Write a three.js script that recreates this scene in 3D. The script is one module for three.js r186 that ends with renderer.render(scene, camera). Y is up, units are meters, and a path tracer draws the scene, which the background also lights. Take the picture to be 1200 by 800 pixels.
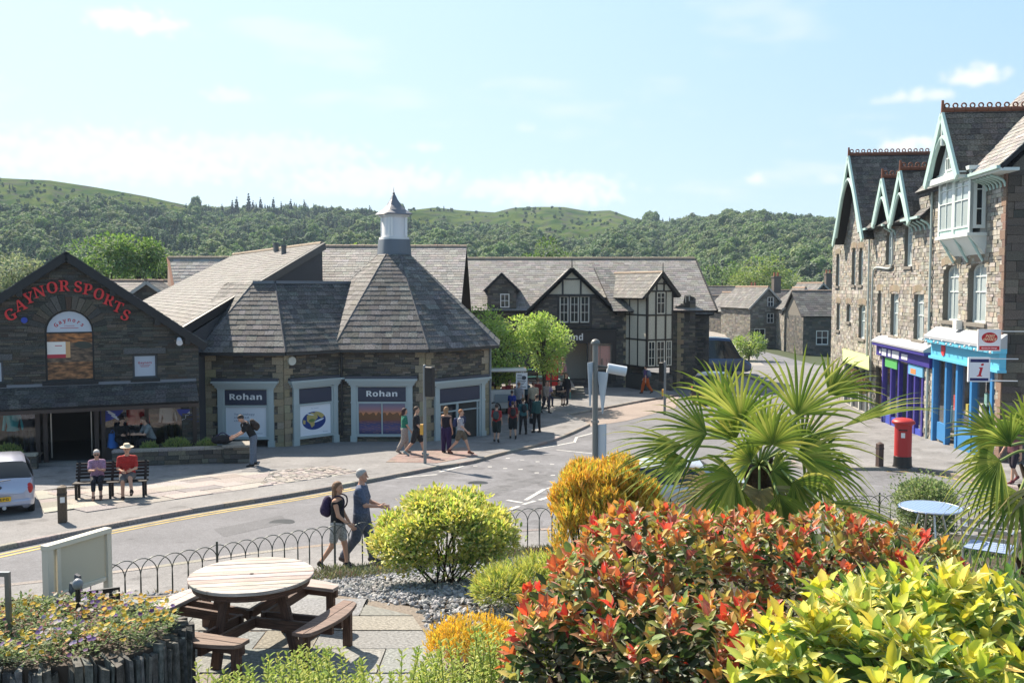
import * as THREE from 'three';
import { mergeGeometries, mergeVertices, toCreasedNormals } from 'three/addons/utils/BufferGeometryUtils.js';
import { FontLoader } from 'three/addons/loaders/FontLoader.js';
import { TextGeometry } from 'three/addons/geometries/TextGeometry.js';
import { RoundedBoxGeometry } from 'three/addons/geometries/RoundedBoxGeometry.js';
import { createNoise2D, createNoise3D } from 'simplex-noise';

// ---------------------------------------------------------------- camera, sky, sun, exposure
const scene = new THREE.Scene();
const FOCAL = 1120, PITCH = Math.atan(64 / FOCAL), EYE = 6.0;      // focal length in pixels of a 1200 x 800 picture; eye height above the lower street
const camera = new THREE.PerspectiveCamera(2 * Math.atan(400 / FOCAL) * 180 / Math.PI, 1200 / 800, 0.1, 6000);
camera.position.set(0, EYE, 0);
camera.rotation.set(-PITCH, 0, 0);

const SUN = new THREE.Vector3(-2.5, 4.05, -3.0).normalize();
const EXPOSURE = 2.15;
function rng(seed) { let a = seed >>> 0; return () => { a = (a + 0x6D2B79F5) | 0; let t = Math.imul(a ^ (a >>> 15), 1 | a); t = (t + Math.imul(t ^ (t >>> 7), 61 | t)) ^ t; return ((t ^ (t >>> 14)) >>> 0) / 4294967296; }; }
const n2 = createNoise2D(rng(11)), n3 = createNoise3D(rng(12));
const fbm2 = (x, y, o = 4) => { let s = 0, a = 0.5, f = 1; for (let i = 0; i < o; i++) { s += a * n2(x * f, y * f); a *= 0.5; f *= 2.03; } return s; };
const fbm3 = (x, y, z, o = 4) => { let s = 0, a = 0.5, f = 1; for (let i = 0; i < o; i++) { s += a * n3(x * f, y * f, z * f); a *= 0.5; f *= 2.03; } return s; };
const clamp = (v, a = 0, b = 1) => Math.min(b, Math.max(a, v));
const smooth = (a, b, v) => { const t = clamp((v - a) / (b - a)); return t * t * (3 - 2 * t); };
const lerp = (a, b, t) => a + (b - a) * t;
// pixel of the measured picture -> direction with unit forward part (x, y)
const CP = Math.cos(PITCH), SP = Math.sin(PITCH);
const ray = (px, py) => { const u = (px - 600) / FOCAL, v = (400 - py) / FOCAL, f = CP + v * SP; return [u / f, (v * CP - SP) / f]; };
{
  const W = 2048, H = 1024, data = new Float32Array(W * H * 4), dir = new THREE.Vector3();
  const puffs = [[160, 28, 58, 17, 1], [128, 22, 30, 12, .8], [1145, 90, 34, 15, 1], [1080, 112, 40, 9, .8], [1040, 118, 28, 6, .5], [1066, 170, 36, 12, 1], [884, 211, 16, 8, .9], [975, 210, 16, 8, .5], [270, 113, 34, 12, .55],
    [500, 172, 20, 8, .6], [615, 150, 16, 6, .4], [650, 226, 100, 26, .95], [590, 222, 70, 18, .7], [430, 215, 120, 26, .8], [150, 190, 190, 40, .8], [330, 180, 120, 25, .6]].map(([px, py, w, h, s]) => {
    const [x, y] = ray(px, py); return [Math.atan2(x, 1), Math.atan2(y, Math.hypot(x, 1)), w / FOCAL, h / FOCAL, s];
  });
  for (let j = 0; j < H; j++) for (let i = 0; i < W; i++) {
    const th = ((i + .5) / W - .5) * 2 * Math.PI, el = ((j + .5) / H - .5) * Math.PI;
    dir.set(Math.cos(el) * Math.cos(th), Math.sin(el), Math.cos(el) * Math.sin(th));
    const up = Math.max(dir.y, 0), ang = Math.acos(clamp(dir.dot(SUN), -1, 1));
    // clear air: blue overhead, pale towards the horizon and towards the sun
    const z = Math.pow(up, .55);
    const hi = smooth(.5, 1, z); let r = lerp(lerp(.60, .06, z), .12, hi), g = lerp(lerp(.84, .40, z), .24, hi), b = lerp(lerp(1.0, .86, z), .44, hi);  // zenith dimmed and greyed further, to lower and warm the fill in shade
    const glow = .66 * Math.exp(-Math.pow(ang / .95, 2)) + .22 * Math.exp(-ang / .25);
    r += glow * .95; g += glow * .85; b += glow * .62;
    const hz = Math.exp(-up * 9) * (.12 + .4 * Math.exp(-ang * ang / 1.1)); r += hz; g += hz * .85; b += hz * .65;
    // clouds: thin fair-weather streaks and puffs
    const az = Math.atan2(dir.x, -dir.z);
    const k = 1 / (up + .16), cx = dir.x * k, cz = dir.z * k;
    const wisps = fbm2(cx * .9 + 4.2, cz * 1.5 + 1.3, 5) + .28 * fbm2(cx * 4, cz * 6, 3);
    let c = .32 * smooth(.12, .62, wisps) * smooth(0, .08, dir.y);
    for (const [pa, pe, w, h, s] of puffs) {
      const da = (az - pa) / w, de = (el - pe) / h;
      if (Math.abs(da) > 2.2 || Math.abs(de) > 2.2) continue;
      const q = 1 - (da * da + de * de * (de < 0 ? 2.4 : 1)) * .8 + .75 * fbm2(az * 55 + pe * 60, el * 75, 4);
      c = Math.max(c, s * smooth(.15, .95, q));
    }
    r = lerp(r, 1.15, c * .9); g = lerp(g, 1.15, c * .9); b = lerp(b, 1.15, c * .9);
    if (dir.y < 0) { r = .3; g = .32; b = .3; }
    const p = (j * W + i) * 4; data[p] = r / EXPOSURE; data[p + 1] = g / EXPOSURE; data[p + 2] = b / EXPOSURE; data[p + 3] = 1;
  }
  const sky = new THREE.DataTexture(data, W, H, THREE.RGBAFormat, THREE.FloatType);
  sky.mapping = THREE.EquirectangularReflectionMapping; sky.magFilter = THREE.LinearFilter; sky.minFilter = THREE.LinearFilter; sky.needsUpdate = true;
  scene.background = sky; scene.environment = sky;
}
const sun = new THREE.DirectionalLight(0xfff1de, 5);
sun.name = 'sun'; sun.position.copy(SUN).multiplyScalar(120); sun.castShadow = true;
Object.assign(sun.shadow.camera, { left: -70, right: 70, top: 70, bottom: -70, near: 1, far: 400 }); sun.shadow.mapSize.set(4096, 4096);
scene.add(sun); scene.add(sun.target);
const renderer = new THREE.WebGLRenderer({ antialias: true });
renderer.toneMapping = THREE.LinearToneMapping; renderer.toneMappingExposure = EXPOSURE; renderer.shadowMap.enabled = true;
scene.fog = new THREE.FogExp2(0xc6daf4, 0.0002);

// ---------------------------------------------------------------- helpers
const V = (x, y, z) => new THREE.Vector3(x, y, z);
const R = rng(2024), rr = (a, b) => a + (b - a) * R(), pick = (a) => a[Math.floor(R() * a.length) % a.length];
const at = (px, py, d) => { const [x, y] = ray(px, py); return V(x * d, EYE + y * d, -d); };
const gy = (d) => { const e = 45; return 1.45 - .047 * (d < e - 4 ? d : d > e + 4 ? e : e - 4 + (d - e + 4) - (d - e + 4) * (d - e + 4) / 16); };     // the street falls away, then runs level
const G = (px, py, lift = 0) => { const [x, y] = ray(px, py); let d = 30; for (let i = 0; i < 60; i++) d = lerp(d, (gy(d) + lift - EYE) / y, .5); return V(x * d, gy(d) + lift, -d); };
const onStreet = (x, d, lift = 0) => V(x, gy(d) + lift, -d);
const taken = new Map();
const numbered = (n) => { const k = taken.get(n) || 0; taken.set(n, k + 1); return k ? n + '_' + String(k).padStart(3, '0') : n; };
const origin = new Map();
function tag(o, label, category, group, kind) { if (label) o.userData.label = label; if (category) o.userData.category = category; if (group) o.userData.group = group; if (kind) o.userData.kind = kind; return o; }
function thing(name, label, category, pos = V(0, 0, 0), group) { const o = new THREE.Group(); o.name = numbered(name); o.position.copy(pos); scene.add(o); origin.set(o, pos.clone()); return tag(o, label, category, group); }
function sub(name, parent) { const o = new THREE.Group(); o.name = name; parent.add(o); origin.set(o, origin.get(parent)); return o; }
function structure(name, label, category) { const o = new THREE.Group(); o.name = numbered(name); scene.add(o); origin.set(o, V(0, 0, 0)); tag(o, label, category, null, 'structure'); return o; }
// local things: shapes written round their own base, then put in place
function local(name, label, category, pos, turn = 0, group) { const o = new THREE.Group(); o.name = numbered(name); o.position.copy(pos); o.rotation.y = turn; scene.add(o); origin.set(o, V(0, 0, 0)); return tag(o, label, category, group); }
function mesh(name, geo, mat, parent) { const m = new THREE.Mesh(geo, mat); m.name = parent ? name : numbered(name); m.castShadow = m.receiveShadow = true; (parent || scene).add(m); if (parent) origin.set(m, origin.get(parent)); return m; }
function copyOf(o, pos, turn, label, group) { const c = o.clone(); c.name = numbered(o.name.replace(/_\d{3}$/, '')); c.position.copy(pos); c.rotation.y = turn; c.userData = { ...o.userData }; if (label) c.userData.label = label; if (group) c.userData.group = group; scene.add(c); return c; }

class MB {                                                        // collects faces in world (or local) coordinates, builds ONE mesh
  constructor() { this.p = []; this.n = []; this.t = []; this.c = []; this.i = []; this.hasC = false; }
  quad(a, b, c, d, col, uv) {
    const k = this.p.length / 3, e1 = V().subVectors(b, a), e2 = V().subVectors(d, a), e3 = V().subVectors(c, a);
    let n = V().crossVectors(e1, e3); if (n.lengthSq() < 1e-14) n = V().crossVectors(e3, e2); if (n.lengthSq() < 1e-16) return this; n.normalize();
    const lu = e1.length(), lv = e2.length(), o = uv || [a.x * .7 + a.z * .9, a.y + a.x * .3];
    for (const q of [a, b, c, d]) { this.p.push(q.x, q.y, q.z); this.n.push(n.x, n.y, n.z); this.c.push(...(col || [1, 1, 1])); }
    this.t.push(o[0], o[1], o[0] + lu, o[1], o[0] + lu, o[1] + lv, o[0], o[1] + lv);
    if (col) this.hasC = true;
    this.i.push(k, k + 1, k + 2, k, k + 2, k + 3); return this;
  }
  hexa(f, b, col, back = true, uv) {                                // f: front bl br tr tl, b: back in the same order
    this.quad(f[0], f[1], f[2], f[3], col, uv);
    this.quad(b[0], b[1], f[1], f[0], col); this.quad(f[3], f[2], b[2], b[3], col);
    this.quad(b[0], f[0], f[3], b[3], col); this.quad(f[1], b[1], b[2], f[2], col);
    if (back) this.quad(b[1], b[0], b[3], b[2], col);
    return this;
  }
  box(F, a0, a1, b0, b1, c0, c1, col, back = true) {
    const q = (c) => [F.pt(a0, b0, c), F.pt(a1, b0, c), F.pt(a1, b1, c), F.pt(a0, b1, c)];
    return this.hexa(q(c1), q(c0), col, back, [a0, b0]);
  }
  slab(x, y, z, sx, sy, sz, col) { return this.box(WORLD, x - sx / 2, x + sx / 2, y, y + sy, z - sz / 2, z + sz / 2, col); }
  add(geo, m, col) {
    const g = geo.index ? geo : geo, P = g.attributes.position, N = g.attributes.normal, U = g.attributes.uv, C = g.attributes.color, k = this.p.length / 3, v = V(), nm = m ? new THREE.Matrix3().getNormalMatrix(m) : null;
    for (let i = 0; i < P.count; i++) {
      v.fromBufferAttribute(P, i); if (m) v.applyMatrix4(m); this.p.push(v.x, v.y, v.z);
      v.fromBufferAttribute(N, i); if (m) v.applyMatrix3(nm).normalize(); this.n.push(v.x, v.y, v.z);
      this.t.push(U ? U.getX(i) : 0, U ? U.getY(i) : 0);
      if (C) { this.c.push(C.getX(i), C.getY(i), C.getZ(i)); this.hasC = true; } else this.c.push(...(col || [1, 1, 1]));
    }
    if (col) this.hasC = true;
    if (g.index) for (let i = 0; i < g.index.count; i++) this.i.push(g.index.getX(i) + k); else for (let i = 0; i < P.count; i++) this.i.push(i + k);
    return this;
  }
  bar(p, q, r0, r1 = r0, col, seg = 8) {
    const d = V().subVectors(q, p), L = d.length(); if (L < 1e-6) return this;
    const g = new THREE.CylinderGeometry(r1, r0, L, seg, 1); g.translate(0, L / 2, 0);
    return this.add(g, new THREE.Matrix4().compose(p, new THREE.Quaternion().setFromUnitVectors(V(0, 1, 0), d.normalize()), V(1, 1, 1)), col);
  }
  beam(p, q, w, h, col) {                                          // rectangular bar from p to q, w across, h in the vertical plane
    const d = V().subVectors(q, p).normalize(), s = V().crossVectors(d, Math.abs(d.y) > .95 ? V(1, 0, 0) : V(0, 1, 0)).normalize(), t = V().crossVectors(s, d);
    const c = (o, i, j) => o.clone().addScaledVector(s, i * w / 2).addScaledVector(t, j * h / 2);
    return this.hexa([c(q, -1, -1), c(q, 1, -1), c(q, 1, 1), c(q, -1, 1)], [c(p, -1, -1), c(p, 1, -1), c(p, 1, 1), c(p, -1, 1)], col);
  }
  tube(pts, r, seg = 24, rad = 7, col, closed = false) { return this.add(new THREE.TubeGeometry(new THREE.CatmullRomCurve3(pts, closed, 'centripetal'), seg, r, rad, closed), null, col); }
  geometry(off) {
    const g = new THREE.BufferGeometry(), p = new Float32Array(this.p);
    if (off) for (let i = 0; i < p.length; i += 3) { p[i] -= off.x; p[i + 1] -= off.y; p[i + 2] -= off.z; }
    g.setAttribute('position', new THREE.BufferAttribute(p, 3)); g.setAttribute('normal', new THREE.BufferAttribute(new Float32Array(this.n), 3));
    g.setAttribute('uv', new THREE.BufferAttribute(new Float32Array(this.t), 2));
    if (this.hasC) g.setAttribute('color', new THREE.BufferAttribute(new Float32Array(this.c), 3));
    g.setIndex(this.i); return g;
  }
  build(name, mat, parent, kind) { if (!this.i.length) return null; const m = mesh(name, this.geometry(parent && origin.get(parent)), mat, parent); if (kind) m.userData.kind = kind; return m; }
}
class Frame {
  constructor(o, u, v) { this.o = o.clone(); this.u = u.clone().normalize(); this.v = v ? v.clone().normalize() : V(0, 1, 0); this.n = V().crossVectors(this.u, this.v).normalize(); }
  pt(a, b, c = 0) { return this.o.clone().addScaledVector(this.u, a).addScaledVector(this.v, b).addScaledVector(this.n, c); }
  ab(p) { const q = V().subVectors(p, this.o); return [q.dot(this.u), q.dot(this.v)]; }
  px(px, py, c = 0) { const [x, y] = ray(px, py), d = V(x, y, -1), e = V(0, EYE, 0), o = this.pt(0, 0, c), t = V().subVectors(o, e).dot(this.n) / d.dot(this.n); return this.ab(e.addScaledVector(d, t)); }
  get matrix() { return new THREE.Matrix4().makeBasis(this.u, this.v, this.n).setPosition(this.o); }
}
const WORLD = new Frame(V(0, 0, 0), V(1, 0, 0));
const roofFrame = (l, r, top) => { const u = V().subVectors(r, l).normalize(), n = V().crossVectors(u, V().subVectors(top, l)).normalize(); return new Frame(l, u, V().crossVectors(n, u)); };
// ---- pieces laid in courses inside an outline
function spans(poly, b) {
  const xs = []; for (let i = 0; i < poly.length; i++) { const [a0, b0] = poly[i], [a1, b1] = poly[(i + 1) % poly.length]; if ((b0 <= b) !== (b1 <= b)) xs.push(a0 + (a1 - a0) * (b - b0) / (b1 - b0)); }
  xs.sort((x, y) => x - y); const s = []; for (let i = 0; i + 1 < xs.length; i += 2) s.push([xs[i], xs[i + 1]]); return s;
}
function minus(list, h0, h1) { const o = []; for (const [a, b] of list) { if (h1 <= a || h0 >= b) { o.push([a, b]); continue; } if (h0 > a) o.push([a, h0]); if (h1 < b) o.push([h1, b]); } return o; }
function courses(poly, holes, hOf, wOf, cb, stagger = true) {
  let lo = 1e9, hi = -1e9; for (const [, b] of poly) { lo = Math.min(lo, b); hi = Math.max(hi, b); }
  for (let b = lo, row = 0; b < hi - .01; row++) {
    let h = hOf(b); if (b + h > hi - .03) h = hi - b;
    const m = b + h / 2; let s = spans(poly, m); const lowS = spans(poly, b + h * .02), topS = spans(poly, b + h * .98);
    const slope = s.length === lowS.length && s.length === topS.length && !holes.length;
    for (const q of holes) {
      if (m <= q[2] || m >= q[3]) continue;
      let a0 = q[0], a1 = q[1]; if (q[4]) { const r = (a1 - a0) / 2, rise = q[4] === true ? r : q[4], k = m - (q[3] - rise); if (k > 0) { const w = r * Math.sqrt(Math.max(0, 1 - k * k / rise / rise)); const c = (a0 + a1) / 2; a0 = c - w; a1 = c + w; } }
      s = minus(s, a0, a1);
    }
    s.forEach(([a0, a1], si) => {
      let a = a0, first = true; if (a1 - a0 < .02) return;
      while (a < a1 - .01) {
        let w = wOf() * (first && stagger ? rr(.4, 1) : 1); if (a + w > a1 - wOf() * .35) w = a1 - a;
        const last = a + w >= a1 - .001;
        const L0 = slope && first ? lowS[si][0] : a, L1 = slope && first ? topS[si][0] : a, R0 = slope && last ? lowS[si][1] : a + w, R1 = slope && last ? topS[si][1] : a + w;
        cb(L0, L1, R0, R1, b, b + h, row); a += w; first = false;
      }
    });
    b += h;
  }
}
const jit = (c, k, t = .05) => { const f = 1 + (R() * 2 - 1) * k; return c.map((v) => Math.max(.004, v * f * (1 + (R() * 2 - 1) * t))); };
// rubble or coursed stone: each stone a small block standing proud of the mortar
function stones(mb, F, poly, holes, o) {
  const { h = [.06, .15], w = [.16, .5], proud = [.008, .035], gap = .012, cols, k = .28 } = o;
  courses(poly, holes, () => rr(...h), () => rr(...w), (l0, l1, r0, r1, b0, b1) => {
    const c = rr(...proud), g = gap / 2, j = () => rr(-.005, .005), f = [F.pt(l0 + g + j(), b0 + g + j(), c), F.pt(r0 - g + j(), b0 + g + j(), c), F.pt(r1 - g + j(), b1 - g + j(), c), F.pt(l1 + g + j(), b1 - g + j(), c)];
    const q = [F.pt(l0 + g, b0 + g, -.01), F.pt(r0 - g, b0 + g, -.01), F.pt(r1 - g, b1 - g, -.01), F.pt(l1 + g, b1 - g, -.01)];
    mb.hexa(f, q, jit(pick(cols), k), false);
  });
}
// a wall panel with openings, given thickness behind its face
function panel(mb, F, poly, holes, depth, col, face = 0) {
  const s = new THREE.Shape(poly.map(([a, b]) => new THREE.Vector2(a, b)));
  for (const [a0, a1, b0, b1, arch] of holes) {
    const h = new THREE.Path(); h.moveTo(a0, b0); h.lineTo(a1, b0);
    if (arch) { const r = (a1 - a0) / 2, rise = arch === true ? r : arch; h.lineTo(a1, b1 - rise); for (let i = 1; i < 12; i++) { const t = i / 12 * Math.PI; h.lineTo((a0 + a1) / 2 + r * Math.cos(t), b1 - rise + rise * Math.sin(t)); } h.lineTo(a0, b1 - rise); } else { h.lineTo(a1, b1); h.lineTo(a0, b1); }
    h.closePath(); s.holes.push(h);
  }
  const g = new THREE.ExtrudeGeometry(s, { depth, bevelEnabled: false, curveSegments: 10 }); g.translate(0, 0, face - depth);
  return mb.add(g, F.matrix, col);
}
// slates: overlapping thin pieces; the largest ones may be separate parts
function slates(mb, F, poly, o) {
  const { h = .26, w = [.22, .42], cols, k = .22, th = .014, lift = .02, top = 1 } = o; let hiB = 0; for (const q of poly) hiB = Math.max(hiB, q[1]);
  courses(poly, [], (b) => h * lerp(1, top, b / hiB), () => rr(...w), (l0, l1, r0, r1, b0, b1) => {
    const g = .004, z = rr(0, .009), e = .03, c0 = lift + z, c1 = .006 + z * .4, s = rr(-.006, .006);
    const f = [F.pt(l0 + g, b0 - e + s, c0 + th), F.pt(r0 - g, b0 - e - s, c0 + th), F.pt(r1 - g, b1, c1 + th), F.pt(l1 + g, b1, c1 + th)];
    const q = [F.pt(l0 + g, b0 - e + s, c0 - th), F.pt(r0 - g, b0 - e - s, c0 - th), F.pt(r1 - g, b1, c1 - th), F.pt(l1 + g, b1, c1 - th)];
    const col = jit(pick(cols), k);
    if (o.each) { const one = new MB(); one.hexa(f, q, col, false); o.each(one, (r0 - l0) * (b1 - b0)); } else mb.hexa(f, q, col, false);
  });
}
// textures
function gray(size, fn, rep = 1) {
  const d = new Uint8Array(size * size * 4); for (let j = 0; j < size; j++) for (let i = 0; i < size; i++) { const v = clamp(fn(i / size, j / size)) * 255, p = (j * size + i) * 4; d[p] = d[p + 1] = d[p + 2] = v; d[p + 3] = 255; }
  const t = new THREE.DataTexture(d, size, size); t.wrapS = t.wrapT = THREE.RepeatWrapping; t.magFilter = THREE.LinearFilter; t.repeat.set(rep, rep); t.needsUpdate = true; return t;
}
const wrapN = (x, y, f, o) => { const q = (a, b) => fbm2(a * f + 17.3, b * f + 5.1, o), w = smooth(0, 1, x), v = smooth(0, 1, y); return ((q(x, y) * w + q(x + 1, y) * (1 - w)) * v + (q(x, y + 1) * w + q(x + 1, y + 1) * (1 - w)) * (1 - v)) * 1.25; };
const asColor = (t) => { const c = t.clone(); c.colorSpace = THREE.SRGBColorSpace; c.needsUpdate = true; return c; };
const T = {};
{ const q = rng(5); T.grain = gray(256, (x, y) => .78 + .22 * wrapN(x, y, 14, 4) + (q() - .5) * .22, 1.3); }
{ const q = rng(6); T.asphalt = gray(1024, (x, y) => { const s = wrapN(x, y, 9, 3), w = wrapN(y, x, 5, 4); return .84 + .1 * w + .06 * wrapN(y, x, 46, 2) - .1 * smooth(.28, .42, s) + .05 * smooth(-.3, -.45, s) + (q() - .5) * .2; }, .07); }
{ const q = rng(7); T.wood = gray(256, (x, y) => .72 + .3 * fbm2(x * 3, y * 60, 4) + (q() - .5) * .1, 1); }
{ const q = rng(8); T.slate = gray(256, (x, y) => .72 + .3 * wrapN(x, y, 8, 4) + .12 * fbm2(x * 40, y * 6, 2) + (q() - .5) * .16, 1.1); }
{ T.patch = gray(512, (x, y) => .8 + .3 * wrapN(x, y, 7, 6), .07); }
const S = (rgb, rough = .85, o = {}) => { const m = new THREE.MeshPhysicalMaterial({ roughness: rough, ...o }); m.color.setRGB(...rgb); return m; };
const VC = (rough = .88, o = {}) => S([1, 1, 1], rough, { vertexColors: true, ...o });
const M = {
  stone: VC(.9, { map: asColor(T.grain), bumpMap: T.grain, bumpScale: .012 }),
  slate: VC(.72, { specularIntensity: .55, map: asColor(T.slate), bumpMap: T.slate, bumpScale: .006 }),
  mortar: S([.27, .25, .215], .95, { map: asColor(T.grain), bumpMap: T.grain, bumpScale: .01 }),
  darkMortar: S([.085, .08, .07], .95, { map: asColor(T.grain), bumpMap: T.grain, bumpScale: .01 }),
  sand: VC(.9, { map: asColor(T.grain), bumpMap: T.grain, bumpScale: .008 }),
  paint: VC(.45), matt: VC(.85), metal: VC(.35, { metalness: .85 }),
  lead: S([.16, .18, .21], .5, { metalness: .4 }), black: S([.012, .012, .013], .5), dark: S([.02, .02, .022], .8),
  timber: VC(.7, { map: asColor(T.wood), bumpMap: T.wood, bumpScale: .003 }),
  glass: S([.018, .024, .03], .04, { specularIntensity: 1 }), paleGlass: S([.36, .42, .43], .06), pane: S([1, 1, 1], .02, { transmission: 1, thickness: 0 }),  // opaque pale panes stand in for reflected sky and net curtains
  terracotta: S([.3, .12, .07], .8, { map: asColor(T.grain) }),
  render: S([.86, .82, .68], .9, { map: asColor(T.grain) }),
  asphalt: S([.215, .217, .235], .92, { map: asColor(T.asphalt), bumpMap: T.asphalt, bumpScale: .01 }),
  pavement: S([.285, .28, .282], .92, { map: asColor(T.asphalt), bumpMap: T.asphalt, bumpScale: .008 }),
  foliage: VC(.95, { transmission: .5, thickness: 0 }),
  bark: VC(.9, { map: asColor(T.wood), bumpMap: T.grain, bumpScale: .02 }),
};
const font = await new FontLoader().loadAsync('fonts/droid/droid_sans_bold.typeface.json');
const serif = await new FontLoader().loadAsync('fonts/droid/droid_serif_bold.typeface.json');
// lettering in relief on a frame, centred at (a, b)
function letters(F, str, a, b, size, c = .02, f = font, depth = .02, squeeze = 1, turn = 0) {
  const g = new TextGeometry(str, { font: f, size, depth, curveSegments: 5, bevelEnabled: false }); g.computeBoundingBox(); const bb = g.boundingBox; g.translate(-(bb.min.x + bb.max.x) / 2, -size * .36, 0); g.scale(squeeze, 1, 1); g.rotateZ(turn);
  g.translate(a, b, c); return g.applyMatrix4(F.matrix);
}
// ---------------------------------------------------------------- the setting: ground, road, pavements, terrace, hills
const xd = (px, py) => { const p = G(px, py); return [p.x, -p.z]; };
function sheetGeo(poly, yOf, cell = 2.5, uvk = 1) {
  const sh = new THREE.ShapeGeometry(new THREE.Shape(poly.map(([x, d]) => new THREE.Vector2(x, d)))), P = sh.attributes.position; let tris = [];
  for (let i = 0; i < sh.index.count; i += 3) tris.push([0, 1, 2].map((k) => [P.getX(sh.index.getX(i + k)), P.getY(sh.index.getX(i + k))]));
  for (let pass = 0; pass < 9; pass++) {
    const out = []; let split = false;
    for (const t of tris) {
      const L = [0, 1, 2].map((k) => Math.hypot(t[k][0] - t[(k + 1) % 3][0], t[k][1] - t[(k + 1) % 3][1])), k = L.indexOf(Math.max(...L));
      if (L[k] < cell) { out.push(t); continue; }
      const a = t[k], b = t[(k + 1) % 3], c = t[(k + 2) % 3], m = [(a[0] + b[0]) / 2, (a[1] + b[1]) / 2]; out.push([a, m, c], [m, b, c]); split = true;
    }
    tris = out; if (!split) break;
  }
  const p = [], uv = []; for (const t of tris) for (const k of [0, 1, 2]) { p.push(t[k][0], yOf(t[k][0], t[k][1]), -t[k][1]); uv.push(t[k][0] * uvk, t[k][1] * uvk); }
  let g = new THREE.BufferGeometry(); g.setAttribute('position', new THREE.Float32BufferAttribute(p, 3)); g.setAttribute('uv', new THREE.Float32BufferAttribute(uv, 2));
  g = mergeVertices(g, 1e-3); g.computeVertexNormals(); const N = g.attributes.normal; if (N.getY(0) < 0) { const ix = g.index.array; for (let i = 0; i < ix.length; i += 3) { const q = ix[i]; ix[i] = ix[i + 1]; ix[i + 1] = q; } g.computeVertexNormals(); }
  return g;
}
const flat = (lift) => (x, d) => gy(d) + lift;
const set = (o, label, category) => tag(o, label, category, null, 'structure');
{
  const m = S([.07, .1, .035], .95, { map: asColor(T.grain) });
  const g = new THREE.PlaneGeometry(6000, 6000, 60, 60); g.rotateX(-Math.PI / 2); g.translate(0, -1.2, -1200);
  set(mesh('ground', g, m), 'green valley floor around the village', 'ground');
  const r = mesh('road', sheetGeo([[-60, 11], [60, 11], [60, 50], [26, 62], [26, 240], [-14, 240], [-8, 60], [-60, 50]], flat(0), 3), M.asphalt);
  set(r, 'worn grey asphalt road curving through the village', 'road');
}
// pavements, each with its kerb stones
function polyPoints(line, step) {                                   // even points along a polyline of [x, d]
  const o = []; let carry = 0; for (let i = 0; i + 1 < line.length; i++) { const [x0, y0] = line[i], [x1, y1] = line[i + 1], L = Math.hypot(x1 - x0, y1 - y0); let s = carry; while (s < L) { o.push([lerp(x0, x1, s / L), lerp(y0, y1, s / L)]); s += step; } carry = s - L; } o.push(line[line.length - 1]); return o;
}
function bend(line, n = 6) { const c = new THREE.CatmullRomCurve3(line.map(([x, d]) => V(x, 0, d)), false, 'centripetal'); return c.getPoints(line.length * n).map((p) => [p.x, p.z]); }
const kerbCols = [[.44, .40, .36], [.48, .43, .39], [.40, .36, .33], [.46, .38, .33]];
function kerb(line, parent, lift = .11, side = 1, w = .14) {
  const pts = polyPoints(line, .91); for (let i = 0; i + 1 < pts.length; i++) {
    const [x0, d0] = pts[i], [x1, d1] = pts[i + 1]; if (Math.hypot(x1 - x0, d1 - d0) < .15) continue;
    const f = new Frame(onStreet(x0, d0, lift), onStreet(x1, d1, lift).sub(onStreet(x0, d0, lift))), L = Math.hypot(x1 - x0, d1 - d0), mb = new MB(), l = rr(-.006, .006), c = jit(pick(kerbCols), .14);
    const q = (b, cc, ch = 0) => [f.pt(.005, b, cc), f.pt(L - .005, b, cc)];
    const [a0, a1] = q(l, side * w / 2 - .015), [b0, b1] = q(l, -side * w / 2), [c0, c1] = q(l - .015, side * w / 2), [e0, e1] = q(-.25, side * w / 2), [g0, g1] = q(-.25, -side * w / 2);
    mb.quad(b0, b1, a1, a0, c); mb.quad(a0, a1, c1, c0, c); mb.quad(c0, c1, e1, e0, c); mb.quad(g0, g1, b1, b0, c); mb.quad(e0, c0, b0, g0, c); mb.quad(c1, e1, g1, b1, c);
    mb.build('kerb_stone', M.sand, parent);
  }
}
const kerbLeft = bend([[-140, 676], [0, 645], [200, 605], [352, 580], [480, 556], [512, 549.5]].map((p) => xd(...p)), 4);
const kerbCorner = bend([[512, 549.5], [548, 544], [583, 534], [618, 526], [651, 516], [690, 499]].map((p) => xd(...p)), 5);
const kerbBack = [[667, 487], [700, 481], [745, 472], [800, 463]].map((p) => xd(...p));
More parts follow.
